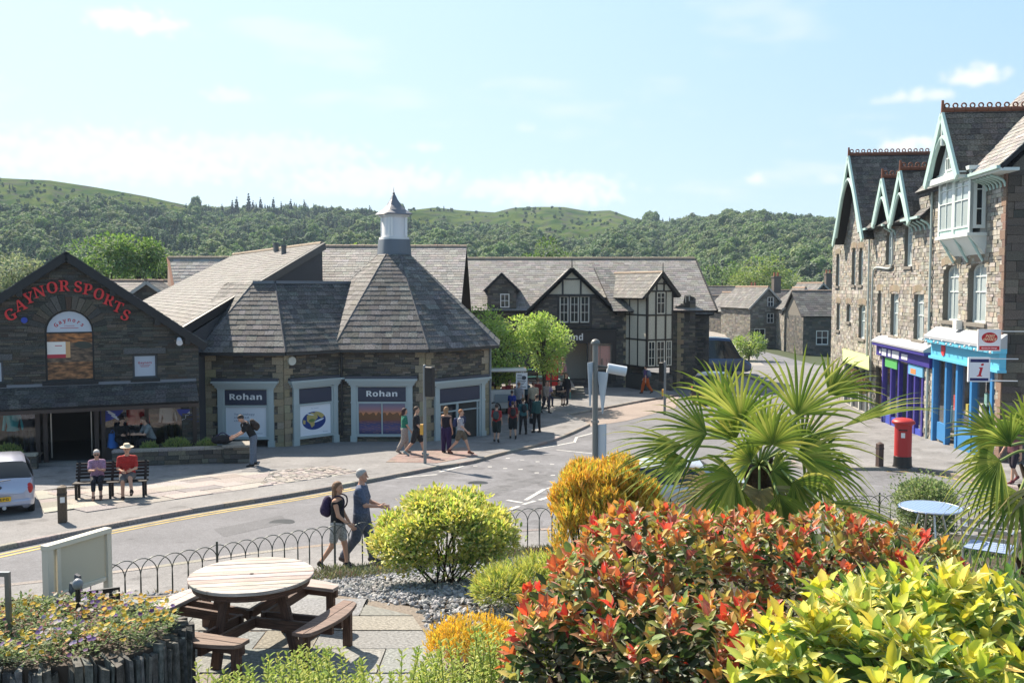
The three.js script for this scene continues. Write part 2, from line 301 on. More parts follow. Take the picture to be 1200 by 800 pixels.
{
  const p = structure('pavement', 'grey asphalt pavement in front of the left shops', 'pavement');
  const far = [[9.5, 62], [9.5, 80], [-60, 80], [-60, 22]];
  mesh('surface', sheetGeo([...kerbLeft, ...kerbCorner, ...kerbBack, ...far], flat(.1), 2.5), M.pavement, p);
  kerb(kerbLeft, p); kerb(kerbCorner, p, .108); kerb(kerbBack, p);
  // pale flagstones round the bench, each its own slab
  const F2 = (poly, hOf, wOf, cb) => { const a = Math.atan2(poly[1][1] - poly[0][1], poly[1][0] - poly[0][0]), c = Math.cos(a), s = Math.sin(a), o = poly[0], to = ([x, y]) => [(x - o[0]) * c + (y - o[1]) * s, -(x - o[0]) * s + (y - o[1]) * c], back = (x, y) => [o[0] + x * c - y * s, o[1] + x * s + y * c]; courses(poly.map(to), [], hOf, wOf, (l0, l1, r0, r1, b0, b1) => cb([back(l0, b0), back(r0, b0), back(r1, b1), back(l1, b1)])); };
  const flagCols = [[.50, .45, .42], [.56, .50, .47], [.46, .41, .385], [.53, .49, .45], [.40, .37, .355]];
  F2([[53, 611], [240, 583], [302, 575], [318, 556], [240, 560], [40, 580]].map((q) => xd(...q)), () => rr(.55, .8), () => rr(.6, 1.3), (q) => {
    const mb = new MB(), t = rr(.004, .022), g = .012, cx = q.reduce((s, e) => s + e[0], 0) / 4, cy = q.reduce((s, e) => s + e[1], 0) / 4, col = jit(pick(flagCols), .12);
    const top = q.map(([x, d]) => onStreet(lerp(x, cx, g), lerp(d, cy, g), .1 + t)), bot = q.map(([x, d]) => onStreet(lerp(x, cx, g), lerp(d, cy, g), .06)); mb.hexa(top, bot, col, false); mb.build('flagstone', M.sand, p);
  });
  { const mb = new MB(); F2([[302, 575], [421, 557], [388, 549], [318, 556]].map((q) => xd(...q)), () => rr(.14, .2), () => rr(.16, .3), (q) => { const t = rr(.004, .03), cx = q.reduce((s, e) => s + e[0], 0) / 4, cy = q.reduce((s, e) => s + e[1], 0) / 4; mb.hexa(q.map(([x, d]) => onStreet(lerp(x, cx, .08), lerp(d, cy, .08), .1 + t)), q.map(([x, d]) => onStreet(x, d, .07)), jit(pick(flagCols), .2), false); }); mb.build('setts', M.sand, p, 'stuff'); }
  // pink blistered paving at the crossing
  { const pinks = [[.38, .27, .24], [.42, .3, .265], [.35, .26, .23]]; F2([[452, 545], [512, 546], [560, 537], [545, 527], [470, 533]].map((q) => xd(...q)), () => .42, () => .42, (q) => { const mb = new MB(), cx = q.reduce((s, e) => s + e[0], 0) / 4, cy = q.reduce((s, e) => s + e[1], 0) / 4, e = .012; mb.hexa(q.map(([x, d]) => onStreet(lerp(x, cx, e), lerp(d, cy, e), .112)), q.map(([x, d]) => onStreet(x, d, .08)), jit(pick(pinks), .1), false); mb.build('paving_slab', M.sand, p); }); }
  const q = structure('pavement', 'grey pavement in front of the right hand shops', 'pavement');
  const kr = bend([[1330, 604], [1200, 576], [1130, 561], [1080, 552], [1040, 551], [985, 551], [945, 551]].map((e) => xd(...e)), 4), kr2 = bend([xd(945, 551), [9.6, 32.4], [12, 37], [14.6, 46], [16.6, 58], [18, 80]], 5);
  mesh('surface', sheetGeo([...kr, ...kr2, [40, 80], [60, 30], [40, 24]], flat(.1), 2.5), M.pavement, q); kerb([...kr].reverse(), q, .11, 1); kerb([...kr2].reverse(), q, .11, 1);
  // near side strip between road and garden fence
  const n = structure('pavement', 'narrow pavement between the garden fence and the road', 'pavement');
  const kn = bend([[-16, 14.2], [-9, 16.4], [-4, 19.6], [0, 21], [4, 21.8], [14, 22.6], [30, 22]], 5);
  mesh('surface', sheetGeo([...kn, [30, 15], [-16, 11]], flat(.1), 2), M.pavement, n); kerb(kn, n, .11, -1);
  // road markings
  const lineOf = (name, line, w, mat, lift = .006) => { const pts = polyPoints(line, .5), mb = new MB(); for (let i = 0; i + 1 < pts.length; i++) { const [x0, d0] = pts[i], [x1, d1] = pts[i + 1], L = Math.hypot(x1 - x0, d1 - d0); if (L < .02) continue; const nx = -(d1 - d0) / L * w / 2, nd = (x1 - x0) / L * w / 2; mb.quad(onStreet(x0 - nx, d0 - nd, lift), onStreet(x1 - nx, d1 - nd, lift), onStreet(x1 + nx, d1 + nd, lift), onStreet(x0 + nx, d0 + nd, lift)); } const o = mb.build(name, mat, marks); return o; };
  const marks = structure('road_markings', 'painted white and yellow lines on the road', 'markings');
  const yel = S([.62, .46, .13], .8, { map: asColor(T.asphalt) }), whi = S([.72, .72, .7], .8, { map: asColor(T.asphalt) });
  const shift = (l, k) => l.map(([x, d], i) => { const [x0, d0] = l[Math.max(0, i - 1)], [x1, d1] = l[Math.min(l.length - 1, i + 1)], L = Math.hypot(x1 - x0, d1 - d0); return [x + (d1 - d0) / L * k, d - (x1 - x0) / L * k]; });
  const cut = kerbLeft.filter(([x, d]) => x < xd(418, 566)[0]);
  lineOf('yellow_line', shift(cut, .34), .09, yel); lineOf('yellow_line', shift(cut, .56), .09, yel);
  lineOf('yellow_line', shift([...kr].reverse().filter(([x]) => x > 12.2), .3), .1, yel); 
  const L = (...a) => lineOf('white_line', a.map((e) => xd(...e)), .12, whi);
  L([432, 563], [512, 556]); L([515, 553], [543, 546]);
  L([594, 586], [612, 589]); L([616, 586], [638, 573]); L([613, 591], [627, 587]); L([632, 586], [647, 581]); L([641, 572.5], [657, 569]);
  L([568, 603], [588, 596]); L([598, 597], [608, 593]);
  L([652, 527], [700, 532], [760, 539]); L([560, 540], [600, 530], [652, 522], [673, 518]); L([673, 518.5], [676, 512]); L([677, 512], [700, 506]);
  for (const [px, py, r] of [[330, 612, .3], [560, 566, .3], [700, 600, .28], [880, 572, .3]]) { const [x, d] = xd(px, py), p = onStreet(x, d, .004), mb = new MB(); mb.add(new THREE.CylinderGeometry(r, r, .008, 24), new THREE.Matrix4().setPosition(p), [.1, .1, .1]); mb.build('manhole_cover', M.metal, marks); }
  for (const [px, py] of [[540, 546], [557, 546], [574, 547], [592, 549], [610, 550], [629, 554], [648, 557], [595, 537], [612, 539], [630, 541], [647, 544], [664, 546]]) { const [x, d] = xd(px, py), mb = new MB(); mb.quad(onStreet(x - .07, d - .07, .007), onStreet(x + .07, d - .07, .007), onStreet(x + .07, d + .07, .007), onStreet(x - .07, d + .07, .007)); mb.build('crossing_stud', whi, marks); }
  for (const q of [[[250, 620], [330, 604], [338, 612], [262, 629]], [[560, 575], [640, 556], [650, 561], [572, 582]], [[860, 590], [960, 580], [975, 588], [872, 600]]]) mesh('road_patch', sheetGeo(q.map((e) => xd(...e)), flat(.003), 2), S([.175, .177, .19], .95, { map: asColor(T.asphalt), bumpMap: T.asphalt, bumpScale: .01 }), marks);
  const pinkish = mesh('side_entry', sheetGeo([[667, 488], [690, 500], [735, 493], [792, 478], [796, 464], [745, 473]].map((e) => xd(...e)), flat(.012), 2), S([.4, .33, .29], .92, { map: asColor(T.asphalt), bumpMap: T.asphalt, bumpScale: .006 })); set(pinkish, 'pale pinkish paved entry between the kerbs', 'paving');
}
// ---- the garden terrace in front: patio level, then a gravel bank down to the fence
const fenceLine = [[-6.5, 13.9], [-3.36, 17.2], [.4, 18.9], [3.6, 19.8], [12.5, 21]];
const fenceD = (x) => { let p = fenceLine[0]; if (x < p[0]) return p[1]; for (const q of fenceLine.slice(1)) { if (x < q[0]) return lerp(p[1], q[1], (x - p[0]) / (q[0] - p[0])); p = q; } return p[1]; };
const terrace = (x, d) => { const f = fenceD(x) + .25, top = 2.2 + .35 * smooth(2.5, 4.5, x) + 1.0 * smooth(8.2, 4.5, d) * smooth(-1.2, .6, x), t = clamp((d - 11.2) / (f - 11.2)); return lerp(top, gy(f) + .09, t * t * (3 - 2 * t) * .5 + t * .5) + .03 * fbm2(x * .9, d * .9, 3) * (t > 0 && t < .99 ? 1 : 0); };
const onTerrace = (x, d, up = 0) => V(x, terrace(x, d) + up, -d);
const T_ = (px, py) => { const [x, y] = ray(px, py); let d = 11; for (let i = 0; i < 80; i++) d = lerp(d, (terrace(x * d, d) - EYE) / y, .4); return [x * d, d]; };
{
  const g = new THREE.PlaneGeometry(1, 1, 110, 80), P = g.attributes.position, C = [];
  for (let i = 0; i < P.count; i++) { const x = lerp(-12, 16, P.getX(i) + .5), t = P.getY(i) + .5, d = lerp(0.2, fenceD(x) + .25, t); P.setXYZ(i, x, terrace(x, d), -d); g.attributes.uv.setXY(i, x, d); }
  g.computeVertexNormals(); const soil = S([.105, .08, .055], .97, { map: asColor(T.grain), bumpMap: T.grain, bumpScale: .03 });
  const m = mesh('terrace', g, soil); set(m, 'raised garden terrace with brown soil', 'terrace');
  // patio flags: random coursed slate paving
  const p = structure('patio', 'patio of grey green slate flags round the picnic table', 'patio'), cols = [[.36, .37, .36], [.41, .41, .385], [.33, .35, .35], [.44, .4, .35], [.38, .39, .39]];
  courses([[-6.5, 5.2], [-.6, 5.2], [-.55, 9], [-1.2, 11], [-2.6, 11.6], [-6.5, 11.2]], [], () => rr(.4, .75), () => rr(.45, 1.1), (l0, l1, r0, r1, b0, b1) => {
    const mb = new MB(), j = () => rr(-.025, .025), k = .012, t = rr(.006, .02); if ((r0 - l0) < .06) return;
    const c = [[l0 + k + j() * .4, b0 + k + j() * .4], [r0 - k + j() * .4, b0 + k + j() * .4], [r1 - k + j() * .4, b1 - k + j() * .4], [l1 + k + j() * .4, b1 - k + j() * .4]];
    mb.hexa(c.map(([x, d]) => V(x, 2.215 + t, -d)), c.map(([x, d]) => V(x, 2.16, -d)), jit(pick(cols), .16, .03), false); mb.build('flagstone', M.sand, p);
  });
  const bed = mesh('patio_joint', sheetGeo([[-6.6, 5.1], [-.5, 5.1], [-.45, 9], [-1.1, 11.1], [-2.6, 11.75], [-6.6, 11.3]], () => 2.214, 1), S([.33, .28, .23], .95, { map: asColor(T.grain) }), p);
  // slate chippings
  const sg = new THREE.IcosahedronGeometry(1, 0), N = 15000, im = new THREE.InstancedMesh(sg, S([1, 1, 1], .85, {}), N), q = new THREE.Quaternion(), e = new THREE.Euler(), mt = new THREE.Matrix4(), c = new THREE.Color(); im.name = 'slate_chippings';
  let k = 0; while (k < N) {
    const x = rr(-5.5, 1.6), d = rr(10.3, 19), f = fenceD(x); if (d > f - .15) continue; const edge = x < -2.6 ? 11.7 : x < -1.15 ? lerp(11.7, 11.1, (x + 2.6) / 1.45) : lerp(11.1, 9.3, (x + 1.15) / .6); if (d < edge + rr(-.05, .1)) continue; if (x < -2.2 && d > 13.2 && R() < .75) continue;
    const s = rr(.016, .042); e.set(rr(0, 6), rr(0, 6), rr(0, 6)); mt.compose(onTerrace(x, d, s * .3), q.setFromEuler(e), V(s * rr(.8, 1.5), s * rr(.35, .7), s * rr(.8, 1.3))); im.setMatrixAt(k, mt); const v = rr(.14, .42); c.setRGB(v * rr(.95, 1.04), v, v * rr(.98, 1.06)); im.setColorAt(k, c); k++;
  }
  im.castShadow = im.receiveShadow = true; scene.add(im); tag(im, 'pale grey slate chippings spread on the sloping bed', 'chippings', null, 'stuff');
}
// ---- hills: real slopes a few hundred metres off, wooded below, grassy above
const skyline = [[-260, 190], [-120, 200], [0, 209], [60, 212], [120, 221], [180, 232], [230, 243], [270, 247], [330, 246], [400, 248], [455, 252], [490, 246], [510, 243.5], [540, 247], [580, 249], [600, 244], [630, 242.5], [660, 243], [690, 248], [715, 247], [750, 259], [780, 264], [810, 258], [850, 253], [890, 254], [930, 259], [980, 260], [1040, 252], [1200, 246], [1460, 240]];
const treeline = [[-260, 250], [0, 246], [60, 240], [120, 238], [180, 243], [225, 246], [240, 200], [460, 200], [478, 262], [520, 264], [580, 262], [630, 272], [690, 285], [720, 268], [750, 262], [775, 200], [1460, 200]];
const along = (t, px) => { for (let i = 0; i + 1 < t.length; i++) if (px <= t[i + 1][0]) return lerp(t[i][1], t[i + 1][1], clamp((px - t[i][0]) / (t[i + 1][0] - t[i][0]))); return t[t.length - 1][1]; };
const ridgeD = (px) => 760 + 240 * smooth(430, 560, px) * (1 - smooth(700, 790, px)) - 140 * smooth(780, 900, px);
function hill(u, t) {                                                // u: sideways slope of the sight line, t: 0 at the foot, 1 at the crest, above 1 the far side
  const px = 600 + u * FOCAL, D = ridgeD(px), d = lerp(240, D, t), el = (336 - along(skyline, px) - (along(treeline, px) < 220 ? 7 : 0)) / FOCAL, top = EYE + el * D;
  const k = t <= 1 ? Math.pow(t, 1.22) : 1 - (t - 1) * 1.2, rough = fbm2(u * 9 + 3, t * 4, 4) * 9 * clamp(t * 3) * (t < .97 ? 1 : .25);
  return V(u * d, lerp(-1.4, top, k) + rough * (1 - smooth(.8, 1, t) * .8), -d);
}
{
  const nu = 260, nt = 90, g = new THREE.PlaneGeometry(1, 1, nu, nt), P = g.attributes.position, C = new Float32Array(P.count * 3);
  for (let i = 0; i < P.count; i++) {
    const u = lerp(-.78, .78, P.getX(i) + .5), t = (P.getY(i) + .5) * 1.18, p = hill(u, t); P.setXYZ(i, p.x, p.y, p.z); g.attributes.uv.setXY(i, p.x, p.z);
    const rock = smooth(.12, .38, fbm2(u * 40, t * 30, 4)), dry = clamp(.5 + 1.3 * fbm2(u * 22, t * 26, 4)); C[i * 3] = lerp(lerp(.032, .1, dry), .075, rock); C[i * 3 + 1] = lerp(lerp(.07, .13, dry), .08, rock); C[i * 3 + 2] = lerp(lerp(.018, .034, dry), .06, rock);
  }
  g.setAttribute('color', new THREE.BufferAttribute(C, 3)); g.computeVertexNormals();
  set(mesh('hills', g, VC(1, { specularIntensity: 0 })), 'grassy rocky fells rising behind the village', 'hill');
}
// a crown: leaf clumps spread over several lobes, with gaps
function crownGeo(lobes, count, size, seed, shell = .55) {
  const q = rng(seed), mb = new MB(), P = [], N = [], I = [];
  const vol = lobes.map((l) => l[3] * l[3]), tot = vol.reduce((a, b) => a + b, 0);
  for (let i = 0; i < count; i++) {
    let s = q() * tot, k = 0; while ((s -= vol[k]) > 0 && k < lobes.length - 1) k++;
    const [cx, cy, cz, r, sy = 1] = lobes[k]; const z = q() * 2 - 1, a = q() * 6.283, h = Math.sqrt(1 - z * z), rad = r * lerp(shell, 1.04, Math.pow(q(), .6));
    const dir = V(h * Math.cos(a), z, h * Math.sin(a)), c = V(cx + dir.x * rad, cy + dir.y * rad * sy, cz + dir.z * rad);
    const nn = V(dir.x + (q() - .5) * 1.5, dir.y + (q() - .5) * 1.5 + .45, dir.z + (q() - .5) * 1.5).normalize(), t1 = V().crossVectors(nn, V(q() - .5, q() - .5, q() - .5)).normalize(), t2 = V().crossVectors(nn, t1), w = size * lerp(.6, 1.3, q());
    const b = P.length / 3; for (const [x, y] of [[-.9, -.2], [-.1, -.75], [.95, -.05], [.2, .8]]) { P.push(c.x + t1.x * x * w + t2.x * y * w, c.y + t1.y * x * w + t2.y * y * w, c.z + t1.z * x * w + t2.z * y * w); N.push(nn.x, nn.y, nn.z); } I.push(b, b + 1, b + 2, b, b + 2, b + 3);
  }
  const g = new THREE.BufferGeometry(); g.setAttribute('position', new THREE.Float32BufferAttribute(P, 3)); g.setAttribute('normal', new THREE.Float32BufferAttribute(N, 3)); g.setAttribute('uv', new THREE.Float32BufferAttribute(new Float32Array(P.length / 3 * 2), 2)); g.setIndex(I); return g;
}
const scatterLobes = (n, R0, H, seed) => { const q = rng(seed), o = [[0, H * .55, 0, R0 * .72, H * .38 / (R0 * .72)]]; for (let i = 0; i < n; i++) { const a = i * 2.4 + q(), e = q(), r = R0 * lerp(.3, .5, q()); o.push([Math.cos(a) * R0 * .62 * Math.sqrt(1 - e * e * .8), H * lerp(.3, .86, e), Math.sin(a) * R0 * .62 * Math.sqrt(1 - e * e * .8), r, lerp(.75, 1, q())]); } return o; };
{
  // far woods: one mass on the slopes
  const kinds = [0, 1, 2].map((k) => crownGeo(scatterLobes(11, 4.6, 10, 40 + k), 900, .66, 60 + k, .75)), fir = [];
  for (let i = 0; i < 9; i++) fir.push([0, 2 + i * 1.35, 0, 2.5 * (1 - i / 10.2), .6]); kinds.push(crownGeo(fir, 620, .52, 77, .5));
  const lists = [[], [], [], []], c = new THREE.Color(), q = new THREE.Quaternion();
  for (let n = 0; n < 62000; n++) {
    const u = rr(-.66, .66), t = Math.pow(R(), .62) * 1.01, px = 600 + u * FOCAL, p = hill(u, t), py = 400 - FOCAL * ((p.y - EYE) / -p.z * CP + SP) / (CP - (p.y - EYE) / -p.z * SP);
    const open = py < along(treeline, px) + 9 + 9 * fbm2(px * .03, py * .05, 3); if (open && (R() > .11 * smooth(-.1, .4, fbm2(u * 30, t * 20, 2)) || t > .95)) continue;
    if (!open && fbm2(u * 26 + 5, t * 15, 3) > .42) continue; const firs = px < 480 ? smooth(.0, .35, fbm2(u * 14 + 1, t * 7, 2)) : smooth(.22, .6, fbm2(u * 14 + 1, t * 7, 2)) * .8, isFir = R() < firs * .92, s = open ? rr(.15, .38) : isFir ? rr(.38, .72) : rr(.3, .6) + .45 * R() * R();
    const k = isFir ? 3 : Math.floor(R() * 3), v = rr(.6, 1.25), w = R();
    const col = isFir ? [.05 * v, .1 * v, .05 * v] : w < .5 ? [.1 * v, .185 * v, .05 * v] : w < .85 ? [.15 * v, .245 * v, .055 * v] : [.2 * v, .27 * v, .075 * v];
    lists[k].push([p, s, rr(0, 6.28), col, rr(.85, 1.2)]);
  }
  // a few tall firs on the skyline
  for (const [px, top, s] of [[274, 238, 1.0], [279, 238, 1.15], [293, 237, 1.25], [298, 240, .9], [307, 243, 1.0], [322, 241, 1], [331, 241, .8], [342, 239, .95], [262, 246, .85], [358, 242, .9]]) lists[3].push([hill((px - 600) / FOCAL, .93), s, px, [.022, .045, .028], 1.25]);
  kinds.forEach((g, k) => {
    const im = new THREE.InstancedMesh(g, S([1, 1, 1], .95, { transmission: .45, thickness: 0 }), lists[k].length), m = new THREE.Matrix4();
    lists[k].forEach(([p, s, a, col, sy], i) => { m.compose(V(p.x, p.y - .6 * s, p.z), q.setFromAxisAngle(V(0, 1, 0), a), V(s, s * sy, s)); im.setMatrixAt(i, m); im.setColorAt(i, c.setRGB(...col)); });
    im.castShadow = im.receiveShadow = true; im.name = numbered(k === 3 ? 'fir_forest' : 'broadleaf_forest'); scene.add(im); tag(im, k === 3 ? 'dark green firs massed on the distant hillside' : 'mixed green broadleaved woods covering the distant hillside', 'forest', null, 'stuff');
  });
}
// ---------------------------------------------------------------- buildings on the left
const stoneShade = [[.195, .17, .132], [.24, .207, .157], [.157, .147, .128], [.29, .24, .17], [.213, .2, .178], [.132, .12, .104], [.315, .265, .195]];
const stoneSlate = [[.11, .109, .095], [.138, .136, .118], [.092, .093, .085], [.16, .146, .12], [.126, .105, .082], [.185, .158, .12]];
const stoneWarm = [[.54, .5, .43], [.6, .56, .49], [.45, .42, .365], [.64, .6, .53], [.5, .48, .44], [.39, .365, .325], [.57, .5, .4]];
const quoinCols = [[.5, .41, .27], [.55, .46, .31], [.46, .38, .26], [.58, .49, .35], [.52, .42, .27]];
const slateGrey = [[.21, .208, .208], [.25, .246, .24], [.18, .18, .182], [.29, .282, .27], [.22, .212, .204]];
const slatePale = [[.47, .46, .45], [.52, .51, .49], [.42, .41, .405], [.55, .53, .505], [.48, .46, .435]];  // lighter copy of the grey slates: sunlight and sheen put into the colour
const poly4 = (F, pts) => pts.map((p) => F.ab(p));
// a roof plane: boarded slab with slates on it; polygon in space, first two points along the eave
function roofPlane(parent, pts, cols, o = {}) {
  const F = roofFrame(pts[0], pts[1], pts[2]), poly = poly4(F, pts), mb = new MB();
  panel(mb, F, poly, [], o.depth || .12, null, -.012); mb.build(o.under || 'roof_boards', o.boards || M.dark, parent);
  const all = []; const st = new MB(); let each; if (o.parts) each = (one, area) => all.push([area, one]);
  slates(st, F, poly, { cols, ...o, each });
  if (o.parts) { all.sort((p, q) => q[0] - p[0]); all.forEach(([, one], i) => { if (i < o.parts) one.build('slate', M.slate, parent); else { const k = st.p.length / 3; st.p.push(...one.p); st.n.push(...one.n); st.t.push(...one.t); st.c.push(...one.c); for (const q of one.i) st.i.push(q + k); st.hasC = true; } }); }
  st.build('slate_courses', M.slate, parent, 'stuff'); return F;
}
function ridgeTiles(parent, p, q, mat, r = .13, len = .42, name = 'ridge_tile') {
  const L = p.distanceTo(q), n = Math.max(1, Math.round(L / len)), mb = new MB();
  for (let i = 0; i < n; i++) { const a = p.clone().lerp(q, (i + .02) / n), b = p.clone().lerp(q, (i + .98) / n); a.y += rr(-.008, .012); mb.bar(a, b, r * rr(.96, 1.05), r * rr(.96, 1.05), null, 8); }
  return mb.build(name + 's', mat, parent);
}
function quoins(parent, F, a, side, b0, b1, opt = {}) {             // alternating blocks up a corner; side +1: blocks grow towards +a
  let k = 0; for (let b = b0; b < b1 - .05; k++) { const h = Math.min(rr(.24, .33), b1 - b), w = k % 2 ? rr(.22, .28) : rr(.38, .46), mb = new MB(); mb.box(F, side > 0 ? a : a - w, side > 0 ? a + w : a, b + .006, b + h - .006, -.01, .045 + rr(0, .006), jit(pick(opt.cols || quoinCols), .1), false); mb.build('quoin', M.sand, parent); b += h; }
}
const quadBox = (mb, F, a0, a1, b0, b1, c0, c1, col) => mb.box(F, a0, a1, b0, b1, c0, c1, col);
// window with frame bars; cols x rows of panes; set back in its opening
function windowUnit(parent, F, a0, a1, b0, b1, o = {}) {
  const { nx = 2, ny = 2, back = .12, bar = .035, rim = .06, col = [.7, .7, .68], sill, arch = 0, name = 'window', glass = M.glass, split } = o;
  const w = sub(name, parent), f = new MB(), c0 = -back - .03, c1 = -back + .03;
  if (arch) {
    const s = new THREE.Shape(), r = (a1 - a0) / 2, rise = arch === true ? r : arch; const path = (g, k, d) => { const q = r - d; g.moveTo(a0 + d, b0 + d); g.lineTo(a1 - d, b0 + d); g.lineTo(a1 - d, b1 - rise); for (let i = 1; i <= 12; i++) { const t = i / 12 * Math.PI; g.lineTo((a0 + a1) / 2 + q * Math.cos(t), b1 - rise + (rise - d) * Math.sin(t)); } g.closePath(); };
    path(s, 1, 0); const h = new THREE.Path(); path(h, 1, rim); s.holes.push(h); const g = new THREE.ExtrudeGeometry(s, { depth: .06, bevelEnabled: false }); g.translate(0, 0, c0); f.add(g, F.matrix, col);
  } else { f.box(F, a0, a1, b0, b0 + rim, c0, c1, col); f.box(F, a0, a1, b1 - rim, b1, c0, c1, col); f.box(F, a0, a0 + rim, b0 + rim, b1 - rim, c0, c1, col); f.box(F, a1 - rim, a1, b0 + rim, b1 - rim, c0, c1, col); }
  for (let i = 1; i < nx; i++) { const a = lerp(a0, a1, i / nx); f.box(F, a - bar / 2, a + bar / 2, b0 + rim, b1 - rim * .8, c0 + .008, c1 - .006, col); }
  const rows = split || Array.from({ length: ny - 1 }, (_, i) => (i + 1) / ny); for (const t of rows) { const b = lerp(b0, b1, t); f.box(F, a0 + rim, a1 - rim, b - bar / 2, b + bar / 2, c0 + .01, c1 - .004, col); }
  f.build('frame', M.paint, w);
  const g = new MB(), pc = c0 + .006; if (arch) { const s = new THREE.Shape(), r = (a1 - a0) / 2, rise = arch === true ? r : arch; s.moveTo(a0, b0); s.lineTo(a1, b0); s.lineTo(a1, b1 - rise); for (let i = 1; i <= 12; i++) { const t = i / 12 * Math.PI; s.lineTo((a0 + a1) / 2 + r * Math.cos(t), b1 - rise + rise * Math.sin(t)); } const e = new THREE.ExtrudeGeometry(s, { depth: .008, bevelEnabled: false }); e.translate(0, 0, pc); g.add(e, F.matrix); } else g.box(F, a0 + .01, a1 - .01, b0 + .01, b1 - .01, pc, pc + .008); g.build('pane', glass, w);
  if (sill) { const q = new MB(); q.box(F, a0 - .1, a1 + .1, b0 - .13, b0 - .004, -back, .1, sill === true ? [.33, .3, .26] : sill); q.build('sill', M.sand, w); }
  return w;
}
const canvasTex = (w, h, draw) => { const c = document.createElement('canvas'); c.width = w; c.height = h; const x = c.getContext('2d'); draw(x, w, h); const t = new THREE.CanvasTexture(c); t.colorSpace = THREE.SRGBColorSpace; return t; };
const printMat = (w, h, draw, rough = .5) => S([1, 1, 1], rough, { map: canvasTex(w, h, draw) });
function printQuad(parent, F, a0, a1, b0, b1, c, mat, name = 'poster') {                     // a thin printed panel, print upright across it
  const g = new THREE.BoxGeometry(a1 - a0, b1 - b0, .012); g.translate((a0 + a1) / 2, (b0 + b1) / 2, c); g.applyMatrix4(F.matrix); const off = origin.get(parent); if (off) g.translate(-off.x, -off.y, -off.z); return mesh(name, g, mat, parent);
}
const ell = (F, px, py, c = 0) => F.px(px, py, c);

